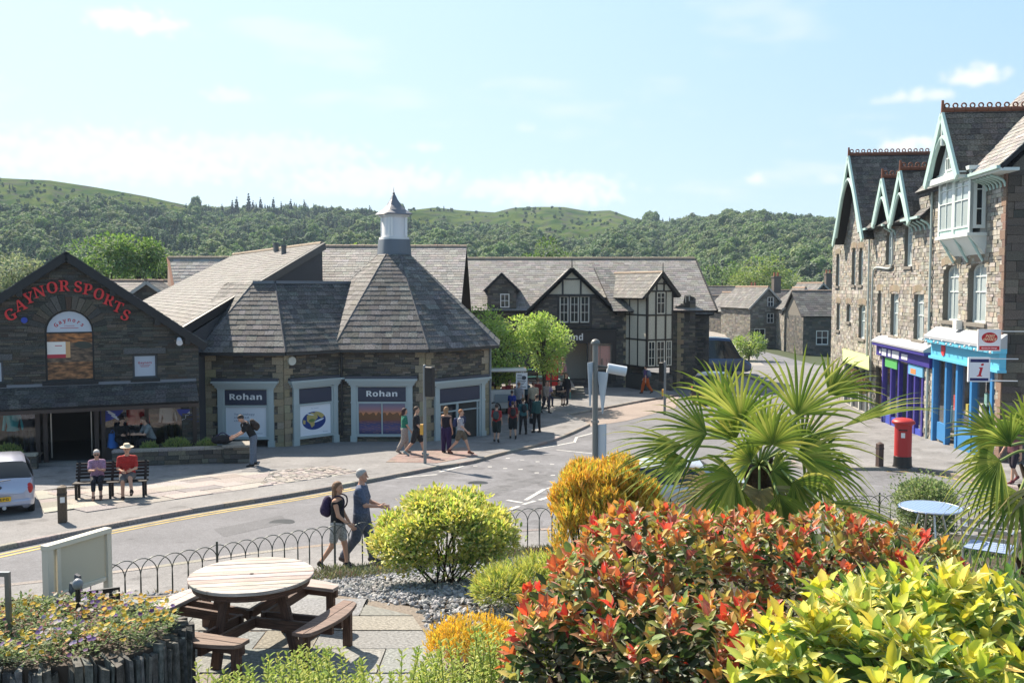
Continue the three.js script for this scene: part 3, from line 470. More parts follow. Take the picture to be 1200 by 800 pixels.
// ---- eight-sided shop with its hipped wing
{
  const CX = -5.25, CD = 42.7, RAD = 4.573, EAVE = 3.56, vtx = (deg, r, y) => V(CX + r * Math.sin(deg * Math.PI / 180), y, -CD + r * Math.cos(deg * Math.PI / 180));
  const B = thing('octagonal_shop', 'stone shop with eight sided slate roof and white lantern on top', 'shop', V(CX, gy(CD), -CD));
  const sf = [.40, .46, .46];                                           // grey-green painted joinery
  const navy = [.035, .042, .075];
  const wallOf = (name, p, q, openings, y1 = EAVE) => {                 // stone wall between two plan points, left to right from outside
    const F = new Frame(V(p.x, 0, p.z), V(q.x - p.x, 0, q.z - p.z)), L = Math.hypot(q.x - p.x, q.z - p.z), b0 = gy(-Math.min(p.z, q.z)) - .4, poly = [[0, b0], [L, b0], [L, y1], [0, y1]], w = sub(name, B);
    const back = new MB(); panel(back, F, poly, openings, .3); back.build('backing', M.darkMortar, w); const st = new MB(); stones(st, F, poly, openings, { cols: stoneShade, h: [.05, .12], w: [.14, .5] }); st.build('stonework', M.stone, w, 'stuff'); return [F, L, b0, w];
  };
  // shopfront: pilasters on plinths, cornice, fascia board, framed window
  function shopfront(F, a0, a1, base, fascia, fill) {
    const s = sub('shopfront', B), top = base + 2.62, W = a1 - a0, pw = .2;
    for (const a of [a0, a1 - pw]) { const p = new MB(); p.box(F, a, a + pw, base, top - .26, .0, .13, sf); p.box(F, a - .03, a + pw + .03, base, base + .3, -.01, .17, sf); p.box(F, a - .015, a + pw + .015, base + 1.62, base + 1.68, 0, .15, sf); p.box(F, a - .02, a + pw + .02, top - .32, top - .26, 0, .16, sf); p.build('pilaster', M.paint, s); }
    const c = new MB(); c.box(F, a0 - .08, a1 + .08, top - .26, top - .16, 0, .2, sf); c.box(F, a0 - .14, a1 + .14, top - .16, top - .08, 0, .26, sf); c.box(F, a0 - .2, a1 + .2, top - .08, top, 0, .32, sf); c.build('cornice', M.paint, s);
    const ld = new MB(); ld.box(F, a0 - .2, a1 + .2, top + .003, top + .1, -.02, .22, [.06, .065, .085]); ld.build('lead_flashing', M.paint, s);
    const fr = new MB(); fr.box(F, a0 + pw, a1 - pw, top - 1.02, top - .94, .01, .09, sf); fr.box(F, a0 + pw, a1 - pw, top - .34, top - .26, .01, .09, sf); fr.build('rail', M.paint, s);
    const fa = new MB(); fa.box(F, a0 + pw + .07, a1 - pw - .07, top - .92, top - .37, .01, .07, navy); fa.build('fascia', M.paint, s);
    for (const e of [a0 + pw, a1 - pw - .07]) { const fs = new MB(); fs.box(F, e, e + .07, top - .94, top - .34, .01, .085, sf); fs.build('fascia_frame', M.paint, s); }
    if (fascia) { const t = new MB(); t.add(letters(F, fascia, (a0 + a1) / 2, top - .645, .23, .072, font, .02, 1.35)); t.build('lettering', S([.75, .75, .75], .5), s); }
    fill(s, a0 + pw, a1 - pw, base, top - 1.02); return s;
  }
  const sillFrame = (s, F, a0, a1, b0, b1, mid) => { const m = new MB(); m.box(F, a0, a1, b0 - .1, b0, .0, .12, sf); m.box(F, a0, a0 + .1, b0, b1, .01, .09, sf); m.box(F, a1 - .1, a1, b0, b1, .01, .09, sf); if (mid) m.box(F, (a0 + a1) / 2 - .025, (a0 + a1) / 2 + .025, b0, b1, .01, .08, sf); m.build('window_frame', M.paint, s); };
  // prints
  const board = printMat(256, 256, (x, w, h) => { x.fillStyle = '#dfe2e8'; x.fillRect(0, 0, w, h); x.fillStyle = '#8a93a5'; x.font = 'bold 24px sans-serif'; x.fillText('Technology', 50, 70); x.fillText('inspired', 50, 98); x.fillText('clothing', 50, 126); x.font = '14px sans-serif'; x.fillText('Rohan', 190, 232); });
  const globe = printMat(256, 320, (x, w, h) => {
    x.fillStyle = '#e6e8ee'; x.fillRect(0, 0, w, h); x.fillStyle = '#8a93a5'; x.font = '15px sans-serif'; x.fillText('for travel', 95, 42); x.fillText('Rohan', 190, 300);
    x.save(); x.beginPath(); x.arc(118, 168, 96, 0, 7); x.clip(); x.fillStyle = '#16367c'; x.fillRect(0, 0, w, h);
    x.fillStyle = '#b9a765'; for (const pts of [[[60, 110], [100, 80], [140, 95], [150, 140], [128, 168], [120, 220], [98, 240], [86, 200], [60, 165]], [[120, 78], [190, 70], [214, 118], [180, 150], [160, 132]], [[30, 150], [50, 160], [46, 200], [28, 190]]]) { x.beginPath(); pts.forEach(([a, b], i) => i ? x.lineTo(a, b) : x.moveTo(a, b)); x.fill(); }
    x.fillStyle = '#6b7f45'; x.beginPath(); x.ellipse(100, 165, 26, 18, 0, 0, 7); x.fill(); x.fillStyle = '#dfe6ee'; x.beginPath(); x.ellipse(160, 170, 44, 9, -.4, 0, 7); x.fill(); x.beginPath(); x.ellipse(90, 100, 30, 6, .3, 0, 7); x.fill(); x.restore();
  });
  const dusk = printMat(256, 256, (x, w, h) => { const g = x.createLinearGradient(0, 0, 0, h); [[0, '#6d7390'], [.2, '#a3767e'], [.36, '#d98a4e'], [.48, '#c4702f'], [.56, '#7c4a4b'], [.68, '#4c4a78'], [.84, '#6a5a7e'], [1, '#3a3c5e']].forEach(([s, c]) => g.addColorStop(s, c)); x.fillStyle = g; x.fillRect(0, 0, w, h); x.fillStyle = '#7d5235'; x.beginPath(); x.moveTo(0, 100); for (let i = 0; i <= 16; i++) x.lineTo(i * 16, 104 - 26 * Math.abs(Math.sin(i * .7 + 1)) - i % 3 * 4); x.lineTo(256, 140); x.lineTo(0, 140); x.fill(); x.fillStyle = 'rgba(225,150,80,.7)'; for (let i = 0; i < 24; i++) x.fillRect((i * 53) % 230, 150 + (i * 37) % 100, 30, 2); }, .3);
  // wing walls
  const P0 = V(-13.2, 0, -38.1), P1 = V(-11.85, 0, -36.72), P2 = V(-8.82, 0, -36.72), P3 = V(-7.0, 0, -38.5);
  const g1 = gy(36.7) + .1;
  let [F, L, b0] = wallOf('wall', P1, P2, [[.72, 2.62, g1 - .5, g1 + 1.75]]); quoins(B, F, 0, 1, g1 - .1, EAVE - .05); quoins(B, F, L, -1, g1 - .1, EAVE - .05);
  shopfront(F, .5, 2.66, g1 - .06, 'Rohan', (s, a0, a1, c0, c1) => { sillFrame(s, F, a0, a1, c0 + .45, c1); printQuad(s, F, a0 + .1, a1 - .1, c0 + .45, c1, .03, board, 'sign_board'); });
  [F, L, b0] = wallOf('wall', P2, P3, []); quoins(B, F, 0, 1, g1 - .1, EAVE - .05);
  shopfront(F, .36, 2.4, g1 - .08, '', (s, a0, a1, c0, c1) => { sillFrame(s, F, a0, a1, c0 + .4, c1); printQuad(s, F, a0 + .1, a1 - .1, c0 + .4, c1, .03, globe, 'poster'); });
  { const m = new MB(); m.add(new THREE.CylinderGeometry(.17, .17, .1, 16).rotateX(Math.PI / 2), new THREE.Matrix4().makeTranslation(0, 0, 0).premultiply(F.matrix.clone().setPosition(F.pt(.32, EAVE - .42, .08))), [.62, .62, .55]); m.build('alarm_box', M.paint, B); }
  [F, L] = wallOf('wall', P0, P1, []);
  // octagon walls
  const oct = (d) => vtx(d, RAD, 0), g3 = gy(38.5) + .1, g4 = gy(40) + .1;
  [F, L] = wallOf('wall', oct(-22.5), oct(22.5), []); quoins(B, F, L, -1, g3 - .1, EAVE);
  shopfront(F, .5, 2.98, g3 - .05, 'Rohan', (s, a0, a1, c0, c1) => { sillFrame(s, F, a0, a1, c0 + .36, c1, true); printQuad(s, F, a0 + .1, (a0 + a1) / 2 - .025, c0 + .36, c1, .03, dusk, 'poster'); printQuad(s, F, (a0 + a1) / 2 + .025, a1 - .1, c0 + .36, c1, .03, dusk, 'poster'); });
  [F, L] = wallOf('wall', oct(22.5), oct(67.5), [[.55, 3.0, g4 - .6, g4 + 1.75]]); quoins(B, F, 0, 1, g3 - .1, EAVE); quoins(B, F, L, -1, g4 - .3, EAVE);
  shopfront(F, .42, 3.2, g4 - .12, '', (s, a0, a1, c0, c1) => {
    sillFrame(s, F, a0, a1, c0 + .1, c1); const m = new MB(); for (const a of [a0 + 1.0, a0 + 1.06, a1 - .2]) m.box(F, a, a + .05, c0, c1, -.02, .06, sf); m.box(F, a0, a1, c1 - .32, c1 - .27, -.02, .06, sf); m.build('door_frame', M.paint, s);
    const g = new MB(); g.box(F, a0, a0 + 1.0, c0 + .1, c1, .0, .01); g.build('pane', M.glass, s); const d = new MB(); d.box(F, a0 + 1.1, a1 - .2, c0, c1, -.06, -.05); d.build('pane', M.glass, s); const h = new MB(); h.box(F, a0 + 1.2, a0 + 1.24, c0 + .8, c0 + 1.2, -.05, .02, [.6, .6, .6]); h.build('door_handle', M.metal, s);
  });
  for (const d of [67.5, 112.5, 157.5, 202.5, 247.5, 292.5]) wallOf('wall', oct(d), oct(d + 45), []);
  // octagon roof
  const ER = RAD + .46, YE = EAVE - .06, AP = 7.42, TR = .72;
  for (let k = 0; k < 8; k++) {
    const a = -67.5 + 45 * k, sec = sub('roof_face', B), pts = [vtx(a, ER, YE), vtx(a + 45, ER, YE), vtx(a + 45, TR, AP), vtx(a, TR, AP)];
    roofPlane(sec, pts, slateGrey, { h: .34, top: .62, w: [.24, .46], parts: k === 1 ? 130 : k === 2 ? 110 : 0, depth: .1, k: .3 });
    const hip = new MB(); hip.bar(pts[0], pts[3], .05, .045, [.2, .2, .21], 6); hip.build('hip', M.slate, sec); const gut = new MB(); gut.beam(pts[0].clone().add(V(0, -.06, 0)), pts[1].clone().add(V(0, -.06, 0)), .1, .1, [.03, .03, .03]); gut.build('gutter', M.paint, sec);
  }
  // wing roof
  const E00 = V(-13.6, YE, -38.2), E0 = V(-12.02, YE, -36.32), E1 = V(-8.64, YE, -36.32), E2 = V(-6.72, YE, -38.22), R0 = V(-10.6, 6.16, -39.2), R1 = V(-9.72, 6.16, -39.2), R2 = V(-7.0, 6.16, -41.94), Rb = V(-12.4, 6.16, -41.2);
  { const s0 = sub('roof_face', B); roofPlane(s0, [E00, E0, R0, Rb], slateGrey, { h: .32, top: .7, k: .22 }); const s1 = sub('roof_face', B); roofPlane(s1, [E0, E1, R1, R0], slateGrey, { h: .32, top: .7, parts: 90, k: .3 }); const s2 = sub('roof_face', B); roofPlane(s2, [E1, E2, R2, R1], slateGrey.map((c) => c.map((v) => v * .85)), { h: .32, top: .7, parts: 90, k: .25 });  // last face: same slates darkened, its shade put into the colour
    const top = new MB(); top.quad(R0, R1, R2, Rb, [.14, .15, .17]); top.build('flat_top', M.paint, B); const rd = new MB(); for (const [p, q] of [[R0, R1], [R1, R2]]) rd.beam(p.clone().add(V(0, .03, 0)), q.clone().add(V(0, .03, 0)), .22, .12); rd.build('lead_ridge', M.lead, B); const hp = new MB(); for (const [p, q] of [[E0, R0], [E1, R1]]) hp.bar(p, q, .05, .05, [.2, .2, .21], 6); hp.build('hip', M.slate, B);
    const fl = new MB(); fl.beam(E2.clone().add(V(-.03, .07, 0)), R2.clone().add(V(0, .06, 0)), .26, .05, [.42, .44, .5]); fl.build('lead_valley', M.paint, B);
    const gt = new MB(); for (const [p, q] of [[E00, E0], [E0, E1], [E1, E2]]) gt.beam(p.clone().add(V(0, -.07, 0)), q.clone().add(V(0, -.07, 0)), .1, .1, [.03, .03, .03]); gt.build('gutter', M.paint, B); }
  { const dp = new MB(); dp.bar(V(-6.86, 0, -38.3), V(-6.86, EAVE - .1, -38.3), .045, .045, [.02, .02, .02]); dp.build('downpipe', M.paint, B); const p = vtx(67.5, RAD + .1, 0), dq = new MB(); dq.bar(V(p.x, gy(41), p.z), V(p.x, EAVE - .1, p.z), .05, .05, [.18, .2, .21]); dq.build('downpipe', M.paint, B); }
  // lantern
  { const l = sub('lantern', B), m4 = new THREE.Matrix4().makeTranslation(CX, 0, -CD).multiply(new THREE.Matrix4().makeRotationY(.62)), sq = (w0, w1, y0, y1, col, mb) => mb.add(new THREE.CylinderGeometry(w1 * .7071, w0 * .7071, y1 - y0, 4, 1).rotateY(Math.PI / 4).toNonIndexed(), m4.clone().multiply(new THREE.Matrix4().makeTranslation(0, (y0 + y1) / 2, 0)), col);
    let m = new MB(); sq(1.16, 1.04, 7.1, 8.1, [.13, .15, .18], m); m.build('lead_base', M.paint, l);
    m = new MB(); sq(.98, .98, 8.1, 8.2, [.7, .7, .7], m); sq(.86, .86, 8.2, 9.1, [.72, .72, .74], m); sq(1.0, 1.0, 9.1, 9.19, [.7, .7, .7], m); m.build('box', M.paint, l);
    m = new MB(); for (let s = 0; s < 4; s++) for (const o of [-.36, .36]) { const q = m4.clone().multiply(new THREE.Matrix4().makeRotationY(s * Math.PI / 2)).multiply(new THREE.Matrix4().makeTranslation(o, 8.65, .435)); m.add(new THREE.BoxGeometry(.1, .84, .03), q, [.78, .78, .78]); } m.build('panel_strip', M.paint, l);
    m = new MB(); const prof = [[.62, 9.19], [.6, 9.24], [.4, 9.4], [.24, 9.62], [.13, 9.86], [.06, 10.06], [.035, 10.12]]; for (let i = 0; i + 1 < prof.length; i++) sq(prof[i][0] * 2, prof[i + 1][0] * 2, prof[i][1], prof[i + 1][1], [.15, .16, .19], m); m.build('spire', M.paint, l);
    m = new MB(); m.add(new THREE.SphereGeometry(.055, 10, 8), new THREE.Matrix4().makeTranslation(CX, 10.14, -CD), [.1, .1, .11]); m.bar(V(CX, 10.14, -CD), V(CX, 10.42, -CD), .02, .004, [.1, .1, .11]); m.build('finial', M.paint, l); }
}
// ---- ranges behind it
{
  const B = thing('slate_range', 'long pale slate roof with terracotta ridge behind the eight sided shop', 'building', V(-8, gy(47), -47));
  const p = [V(-12.1, 4.3, -45.5), V(-2.5, 4.3, -45.5), V(-2.5, 8.18, -53), V(-10.65, 8.18, -53)]; roofPlane(B, p, slatePale, { h: .3, w: [.25, .45] }); ridgeTiles(B, p[3].clone().add(V(-.3, .02, 0)), p[2], S([.34, .26, .2], .9), .13, .4);
  roofPlane(B, [V(-2.5, 4.3, -59), V(-12.1, 4.3, -59), p[3], p[2]], slatePale, { h: .4 });
  const w = new MB(); w.box(new Frame(V(-12, gy(46) - .3, -46), V(1, 0, 0)), 0, 9.4, 0, 4.5, -8, 0); w.build('wall', M.darkMortar, B);
  const C = thing('slate_range', 'wide pale slate roof sloping left beside the sports shop gable', 'building', V(-14, gy(45), -45));
  const A1 = V(-9.5, 8.16, -48), A2 = V(-18.9, 8.16, -65), E = V(-12.35, 4.4, -35), EF = E.clone().add(V(-.48 * 20, 0, -.877 * 20));
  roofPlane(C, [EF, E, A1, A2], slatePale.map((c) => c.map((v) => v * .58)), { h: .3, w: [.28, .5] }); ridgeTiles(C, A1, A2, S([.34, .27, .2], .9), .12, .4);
  const fb = new MB(); fb.beam(E.clone().add(V(.12, -.1, -.1)), A1.clone().add(V(.12, -.12, 0)), .12, .34, [.02, .02, .022]); fb.beam(E.clone().add(V(0, -.14, 0)), EF.clone().add(V(0, -.14, 0)), .12, .16, [.02, .02, .022]); fb.build('bargeboard', M.paint, C);
  const wl = new MB(); wl.quad(V(E.x + .3, -1, E.z - .6), V(A1.x, -1, A1.z), A1.clone().add(V(0, -.25, 0)), E.clone().add(V(.3, -.2, -.6)), [.05, .05, .055]); wl.quad(V(EF.x + .7, -1, EF.z), V(E.x + .7, -1, E.z - .3), E.clone().add(V(.7, -.2, -.3)), EF.clone().add(V(.7, -.2, 0)), [.06, .058, .055]); wl.build('wall', M.matt, C);
  for (const [t, o] of [[.2, 1.6], [.42, .8], [.48, .5]]) { const v = new MB(), q = A1.clone().lerp(A2, t * .8).add(V(-o * .6, -.3 * o, o * .3)); v.bar(q, q.clone().add(V(0, .42, 0)), .13, .13, [.12, .12, .12], 10); v.bar(q.clone().add(V(0, .42, 0)), q.clone().add(V(0, .5, 0)), .17, .15, [.1, .1, .1], 10); v.build('roof_vent', M.paint, C); }
  const D = thing('slate_range', 'pale slate roof with a pinkish end wall behind the sports shop', 'building', V(-23, gy(66), -66));
  const q = [V(-23.4, 5.0, -66.5), V(-12, 5.0, -66.5), V(-16, 8.1, -70), V(-25.15, 8.1, -70)]; roofPlane(D, q, slatePale, { h: .35, w: [.3, .55] }); ridgeTiles(D, q[3], q[2], S([.34, .27, .2], .9), .13, .45);
  const pw = new MB(); pw.quad(V(-25.4, -1, -70.2), V(-23.6, -1, -66.6), V(-23.5, 4.95, -66.6), V(-25.2, 8.0, -70.1), [.42, .28, .21]); pw.quad(V(-23.5, -1, -66.7), V(-12, -1, -66.7), V(-12, 4.9, -66.7), V(-23.5, 4.9, -66.7), [.3, .25, .2]); pw.build('wall', M.matt, D); const tb = new MB(); tb.beam(q[0], q[3], .16, .14, [.45, .22, .14]); tb.build('verge', M.matt, D);
}
// ---- gabled sports shop on the far left
const GU = V(.919, 0, -.395), GO = V(-15.1, 0, -32.5);                 // a point of its front and the direction along it
const GF = new Frame(GO.clone().addScaledVector(GU, -4.6), GU);
{
  const B = thing('sports_shop', 'dark stone gabled shop with red arched lettering and arched window', 'shop', GO.clone().setY(gy(32.5)));
  const F = GF, g = gy(32.8) + .1, [ac, bc] = F.px(77, 300), [ar, br] = F.px(232, 401), half = ar - ac, al = ac - half, pb = F.px(80, 462)[1];
  const rectPx = (l, r, t, b) => { const c = (l + r) / 2, m = (t + b) / 2; return [F.px(l, m)[0], F.px(r, m)[0], F.px(c, b)[1], F.px(c, t)[1]]; };
  const wArch = [...rectPx(52.5, 109.5, 363, 446), true], wR = rectPx(155, 184, 415, 443), wL = rectPx(-26, 3.5, 423, 450);
  const poly = [[al, pb - .1], [ar, pb - .1], [ar, br], [ac, bc], [al, br]], holes = [wArch, wR, wL];
  const wl = sub('wall', B), bk = new MB(); panel(bk, F, poly, holes, .3); bk.build('backing', M.darkMortar, wl);
  const st = new MB(); stones(st, F, poly, holes, { cols: stoneSlate, h: [.045, .11], w: [.16, .6], proud: [.006, .03] }); st.build('stonework', M.stone, wl, 'stuff');
  // voussoirs over the arched window
  { const [a0, a1, b0, b1] = wArch, r = (a1 - a0) / 2, cx = (a0 + a1) / 2, cy = b1 - r; for (let i = 0; i < 17; i++) { const t0 = i / 17 * Math.PI, t1 = (i + 1) / 17 * Math.PI, m = new MB(), P = (t, q, c) => F.pt(cx + q * Math.cos(t), cy + q * Math.sin(t), c), R1 = r + rr(.42, .55), col = i === 8 ? [.13, .085, .06] : jit(pick(stoneSlate), .2); m.hexa([P(t1 - .008, r + .02, .045), P(t0 + .008, r + .02, .045), P(t0 + .008, R1, .045), P(t1 - .008, R1, .045)], [P(t1, r, 0), P(t0, r, 0), P(t0, R1, 0), P(t1, R1, 0)], col, false); m.build('arch_stone', M.stone, wl); } }
  // arched window with its prints
  { const [a0, a1, b0, b1] = wArch, w = windowUnit(B, F, a0, a1, b0, b1, { nx: 1, ny: 1, arch: true, col: [.02, .02, .02], rim: .05, back: .1 }), cy = b1 - (a1 - a0) / 2;
    const fan = new THREE.Shape(), r = (a1 - a0) / 2 - .05; fan.moveTo(-r, 0); for (let i = 0; i <= 16; i++) fan.lineTo(-r * Math.cos(i / 16 * Math.PI), r * Math.sin(i / 16 * Math.PI)); const fg = new THREE.ExtrudeGeometry(fan, { depth: .01, bevelEnabled: false }); const uv = fg.attributes.uv, fp = fg.attributes.position; for (let i = 0; i < uv.count; i++) uv.setXY(i, (fp.getX(i) + r) / (2 * r), fp.getY(i) / r); fg.translate((a0 + a1) / 2, cy, -.085); fg.applyMatrix4(F.matrix); const off = origin.get(B); fg.translate(-off.x, -off.y, -off.z);
    mesh('sign_panel', fg, printMat(256, 128, (x) => { x.fillStyle = '#b9bfc9'; x.fillRect(0, 0, 256, 128); x.fillStyle = '#a81c28'; x.font = 'bold 34px sans-serif'; x.textAlign = 'center'; [...'Gaynors'].forEach((c, i) => { const t = (i - 3) * .27; x.save(); x.translate(128 + Math.sin(t) * 92, 156 - Math.cos(t) * 92); x.rotate(t); x.fillText(c, 0, 0); x.restore(); }); x.font = '10px sans-serif'; x.fillText('of Ambleside', 128, 94); x.fillRect(76, 102, 104, 3); }), w);
    const lower = printMat(256, 256, (x) => { const q = rng(9); for (let j = 0; j < 64; j++) for (let i = 0; i < 64; i++) { const v = fbm2(i * .05, j * .16 + 3, 4), k = j / 64; const c = k < .2 ? [168, 108, 60] : k < .62 ? [118, 96, 76] : [150, 104, 66]; const f = .8 + v * .6; x.fillStyle = `rgb(${c[0] * f | 0},${c[1] * f | 0},${c[2] * f | 0})`; x.fillRect(i * 4, j * 4, 4, 4); } x.fillStyle = '#e4ded6'; x.fillRect(0, 46, 104, 72); x.fillStyle = '#b03340'; x.fillRect(0, 116, 104, 20); x.fillRect(44, 66, 40, 4); x.fillStyle = '#c79a6a'; x.fillRect(104, 46, 26, 90); x.fillStyle = '#3c3f36'; x.beginPath(); x.ellipse(205, 66, 50, 20, .1, 0, 7); x.fill(); });
    printQuad(w, F, a0 + .05, a1 - .05, b0 + .05, cy - .05, -.085, lower, 'poster'); const tr = new MB(); tr.box(F, a0, a1, cy - .05, cy + .0, -.12, -.06, [.02, .02, .02]); tr.build('transom', M.paint, w); const sl = new MB(); sl.box(F, a0 - .12, a1 + .12, b0 - .14, b0 - .003, -.1, .1, [.05, .05, .052]); sl.build('sill', M.sand, w); }
  for (const [q, on] of [[wR, 1], [wL, 0]]) { const w = windowUnit(B, F, ...q, { nx: 1, ny: 1, col: [.05, .06, .07], rim: .07 }), m = printMat(128, 128, (x) => { x.fillStyle = '#aeb6c2'; x.fillRect(0, 0, 128, 128); x.fillStyle = '#9c2430'; x.font = 'bold 22px sans-serif'; x.textAlign = 'center'; x.fillText('Gaynors', 64, 50); x.fillRect(30, 58, 68, 3); x.fillRect(38, 66, 52, 3); }); printQuad(w, F, q[0] + .07, q[1] - .07, q[2] + .07, q[3] - .07, -.1, m, 'sign_panel'); const l = new MB(); l.box(F, q[0] - .28, q[1] + .28, q[3] + .02, q[3] + .22, 0, .05, [.17, .17, .17]); l.build('lintel', M.sand, w); const sl = new MB(); sl.box(F, q[0] - .08, q[1] + .08, q[2] - .12, q[2] - .003, -.1, .08, [.06, .06, .06]); sl.build('sill', M.sand, w); }
  // red letters on an arc
  { const red = S([.62, .03, .03], .5), txt = 'GAYNOR SPORTS', marks = [[13, 370], [24, 359], [34, 350.5], [46, 343.5], [61, 338.5], [75, 336.5], null, [91, 337.5], [102, 340.5], [115, 346], [127, 353], [137, 361], [146, 370.5]];
    marks.forEach((m, i) => { if (!m) return; const [a, b] = F.px(m[0], m[1]), turn = -clamp((m[0] - 80) / 100, -1, 1) * .72; const mb = new MB(); mb.add(letters(F, txt[i], a, b, .37, .05, serif, .05, .95, turn)); mb.build('letter', red, B); }); }
  // roof, verge, brackets, lamp, blue plaque
  { const rl = 9, up = .14, ridge0 = F.pt(ac, bc + up, .22), ridge1 = F.pt(ac, bc + up, -rl), eR0 = F.pt(ar + .25, br - .16 + up, .22), eR1 = F.pt(ar + .25, br - .16 + up, -rl), eL0 = F.pt(al - .25, br - .16 + up, .22), eL1 = F.pt(al - .25, br - .16 + up, -rl);
    roofPlane(B, [eR0, eR1, ridge1, ridge0], slateGrey, { h: .3, w: [.3, .5] }); roofPlane(B, [eL1, eL0, ridge0, ridge1], slateGrey, { h: .3, w: [.3, .5] });
    for (const e of [eR0, eL0]) { const m = new MB(); m.beam(ridge0.clone().add(V(0, -.16, 0)), e.clone().add(V(0, -.16, 0)), .06, .26, [.012, .012, .014]); m.build('bargeboard', M.paint, B); }
    for (const t of [.32, .64, .86]) for (const e of [eR0, eL0]) { const q = ridge0.clone().lerp(e, t).add(V(0, -.36, 0)), m = new MB(); m.box(new Frame(q, F.u), -.09, .09, -.12, .1, -.26, .0, [.02, .02, .02]); m.build('purlin_end', M.paint, B); }
    const m = new MB(), q = F.pt(...F.px(209, 397), .2); m.bar(q, q.clone().add(V(.1, -.12, .25)), .08, .11, [.7, .7, .72], 10); m.bar(q.clone().add(V(0, 0, -.25)), q, .03, .03, [.4, .4, .4]); m.build('floodlight', M.paint, B);
    const [pa, pbb] = F.px(28, 375), pl = new MB(); pl.add(new THREE.CylinderGeometry(.1, .1, .05, 18).rotateX(Math.PI / 2), F.matrix.clone().setPosition(F.pt(pa, pbb, .05)), [.02, .05, .35]); pl.build('plaque', M.paint, B); }
  // side walls and back, to close the house
  { const m = new MB(); for (const a of [al + .15, ar - .15]) m.box(F, a - .15, a + .15, g - .6, br - .05, -9, -.3); m.box(F, al, ar, g - .6, br, -9.2, -9); m.build('side_walls', M.darkMortar, B); }
  // slated canopy over the shop windows
  const top = F.px(130, 450)[1], low = F.px(130, 474, .9)[1];
  { const c = sub('canopy', B); roofPlane(c, [F.pt(al, low, .95), F.pt(ar - .1, low, .95), F.pt(ar - .1, top, .02), F.pt(al, top, .02)], slateGrey.map((v) => v.map((x) => x * .6)), { h: .24, w: [.25, .5], depth: .08 }); const m = new MB(); m.box(F, al, ar - .1, low - .2, low - .03, .82, .9, [.055, .035, .028]); m.build('fascia', M.paint, c); const ld = new MB(); ld.box(F, al, ar - .1, top, top + .1, 0, .06); ld.build('lead_flashing', M.lead, c); }
  // shopfront: posts, glass, dim room behind
  { const s = sub('shopfront', B), brown = [.05, .032, .025], xs = [-30, 44, 53, 113, 121, 172, 228].map((p) => F.px(p, 510)[0]), hTop = low - .12;
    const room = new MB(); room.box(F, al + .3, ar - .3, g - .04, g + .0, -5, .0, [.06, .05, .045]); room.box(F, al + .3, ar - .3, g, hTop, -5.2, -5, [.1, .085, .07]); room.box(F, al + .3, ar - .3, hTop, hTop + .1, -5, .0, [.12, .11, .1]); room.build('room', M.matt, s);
    for (const px of [44, 53, 113, 121, 172, 228]) { const a = F.px(px, 510)[0], m = new MB(); m.box(F, a - .07, a + .07, g, hTop, -.1, .06, brown); m.build('post', M.paint, s); }
    const hd = new MB(); hd.box(F, al + .2, ar - .2, hTop - .14, hTop + .35, -.1, .07, brown); hd.build('head_beam', M.paint, s);
    for (const [l, r] of [[-40, 44], [121, 172], [172, 228]]) { const a0 = F.px(l, 510)[0], a1 = F.px(r, 510)[0], sl = new MB(); sl.box(F, a0, a1, g - .1, g + .42, -.12, .05, [.05, .035, .03]); sl.build('stall_riser', M.paint, s); const gl = new MB(); gl.box(F, a0 + .07, a1 - .07, g + .42, hTop - .14, -.03, -.022); gl.build('pane', M.pane, s); }
    for (const px of [60, 107]) { const a = F.px(px, 510)[0], m = new MB(); m.bar(F.pt(a, g + .2, .1), F.pt(a, g + 1.9, .1), .025, .025, [.35, .33, .3]); m.build('door_rail', M.metal, s); }
    const end = new MB(); end.box(F, ar - .62, ar, g - .4, pb - .1, -.3, 0); end.build('end_wall', M.darkMortar, s); const es = new MB(); stones(es, F, [[ar - .6, g - .4], [ar, g - .4], [ar, pb - .1], [ar - .6, pb - .1]], [], { cols: stoneSlate }); es.build('stonework', M.stone, s, 'stuff');
    const step = new MB(); step.box(F, F.px(44, 548)[0], F.px(90, 548)[0], g - .1, g + .06, .15, 1.5, [.5, .47, .43]); step.build('doorstep', M.sand, s);
    for (const [px, py, fl] of [[130, 486, 1], [221, 486, -1]]) { const [a, b] = F.px(px, py, .02), sh = new THREE.Shape(); sh.moveTo(-.34 * fl, .22); sh.lineTo(.42 * fl, .22); sh.quadraticCurveTo(.3 * fl, -.1, -.1 * fl, -.2); sh.lineTo(-.34 * fl, -.3); const e = new THREE.ExtrudeGeometry(sh, { depth: .01, bevelEnabled: false }); const m = new MB(); m.add(e, F.matrix.clone().setPosition(F.pt(a, b, .0)), [.03, .05, .33]); for (let i = 0; i < 3; i++) { const e2 = new THREE.BoxGeometry(.4 - i * .06, .05, .006).rotateZ(-.6 * fl); m.add(e2, F.matrix.clone().setPosition(F.pt(a - (.04 - i * .08) * fl, b + .1 - i * .1, .014)), [.7, .72, .8]); } m.build('window_banner', M.paint, s); } }
}
// a dark recess wall between the two shops
{ const o = new MB(), F = new Frame(V(-13.3, gy(37) - .3, -37.6), V(1, 0, 0)); o.box(F, -1.5, 1.2, 0, 3.7, -.3, 0); const w = thing('link_wall', 'dark stone link wall between the sports shop and the octagonal shop', 'wall', V(-13, gy(37), -37.6)); o.build('backing', M.darkMortar, w); const st = new MB(); stones(st, F, [[-1.5, 0], [1.2, 0], [1.2, 3.7], [-1.5, 3.7]], [], { cols: stoneSlate }); st.build('stonework', M.stone, w, 'stuff'); }
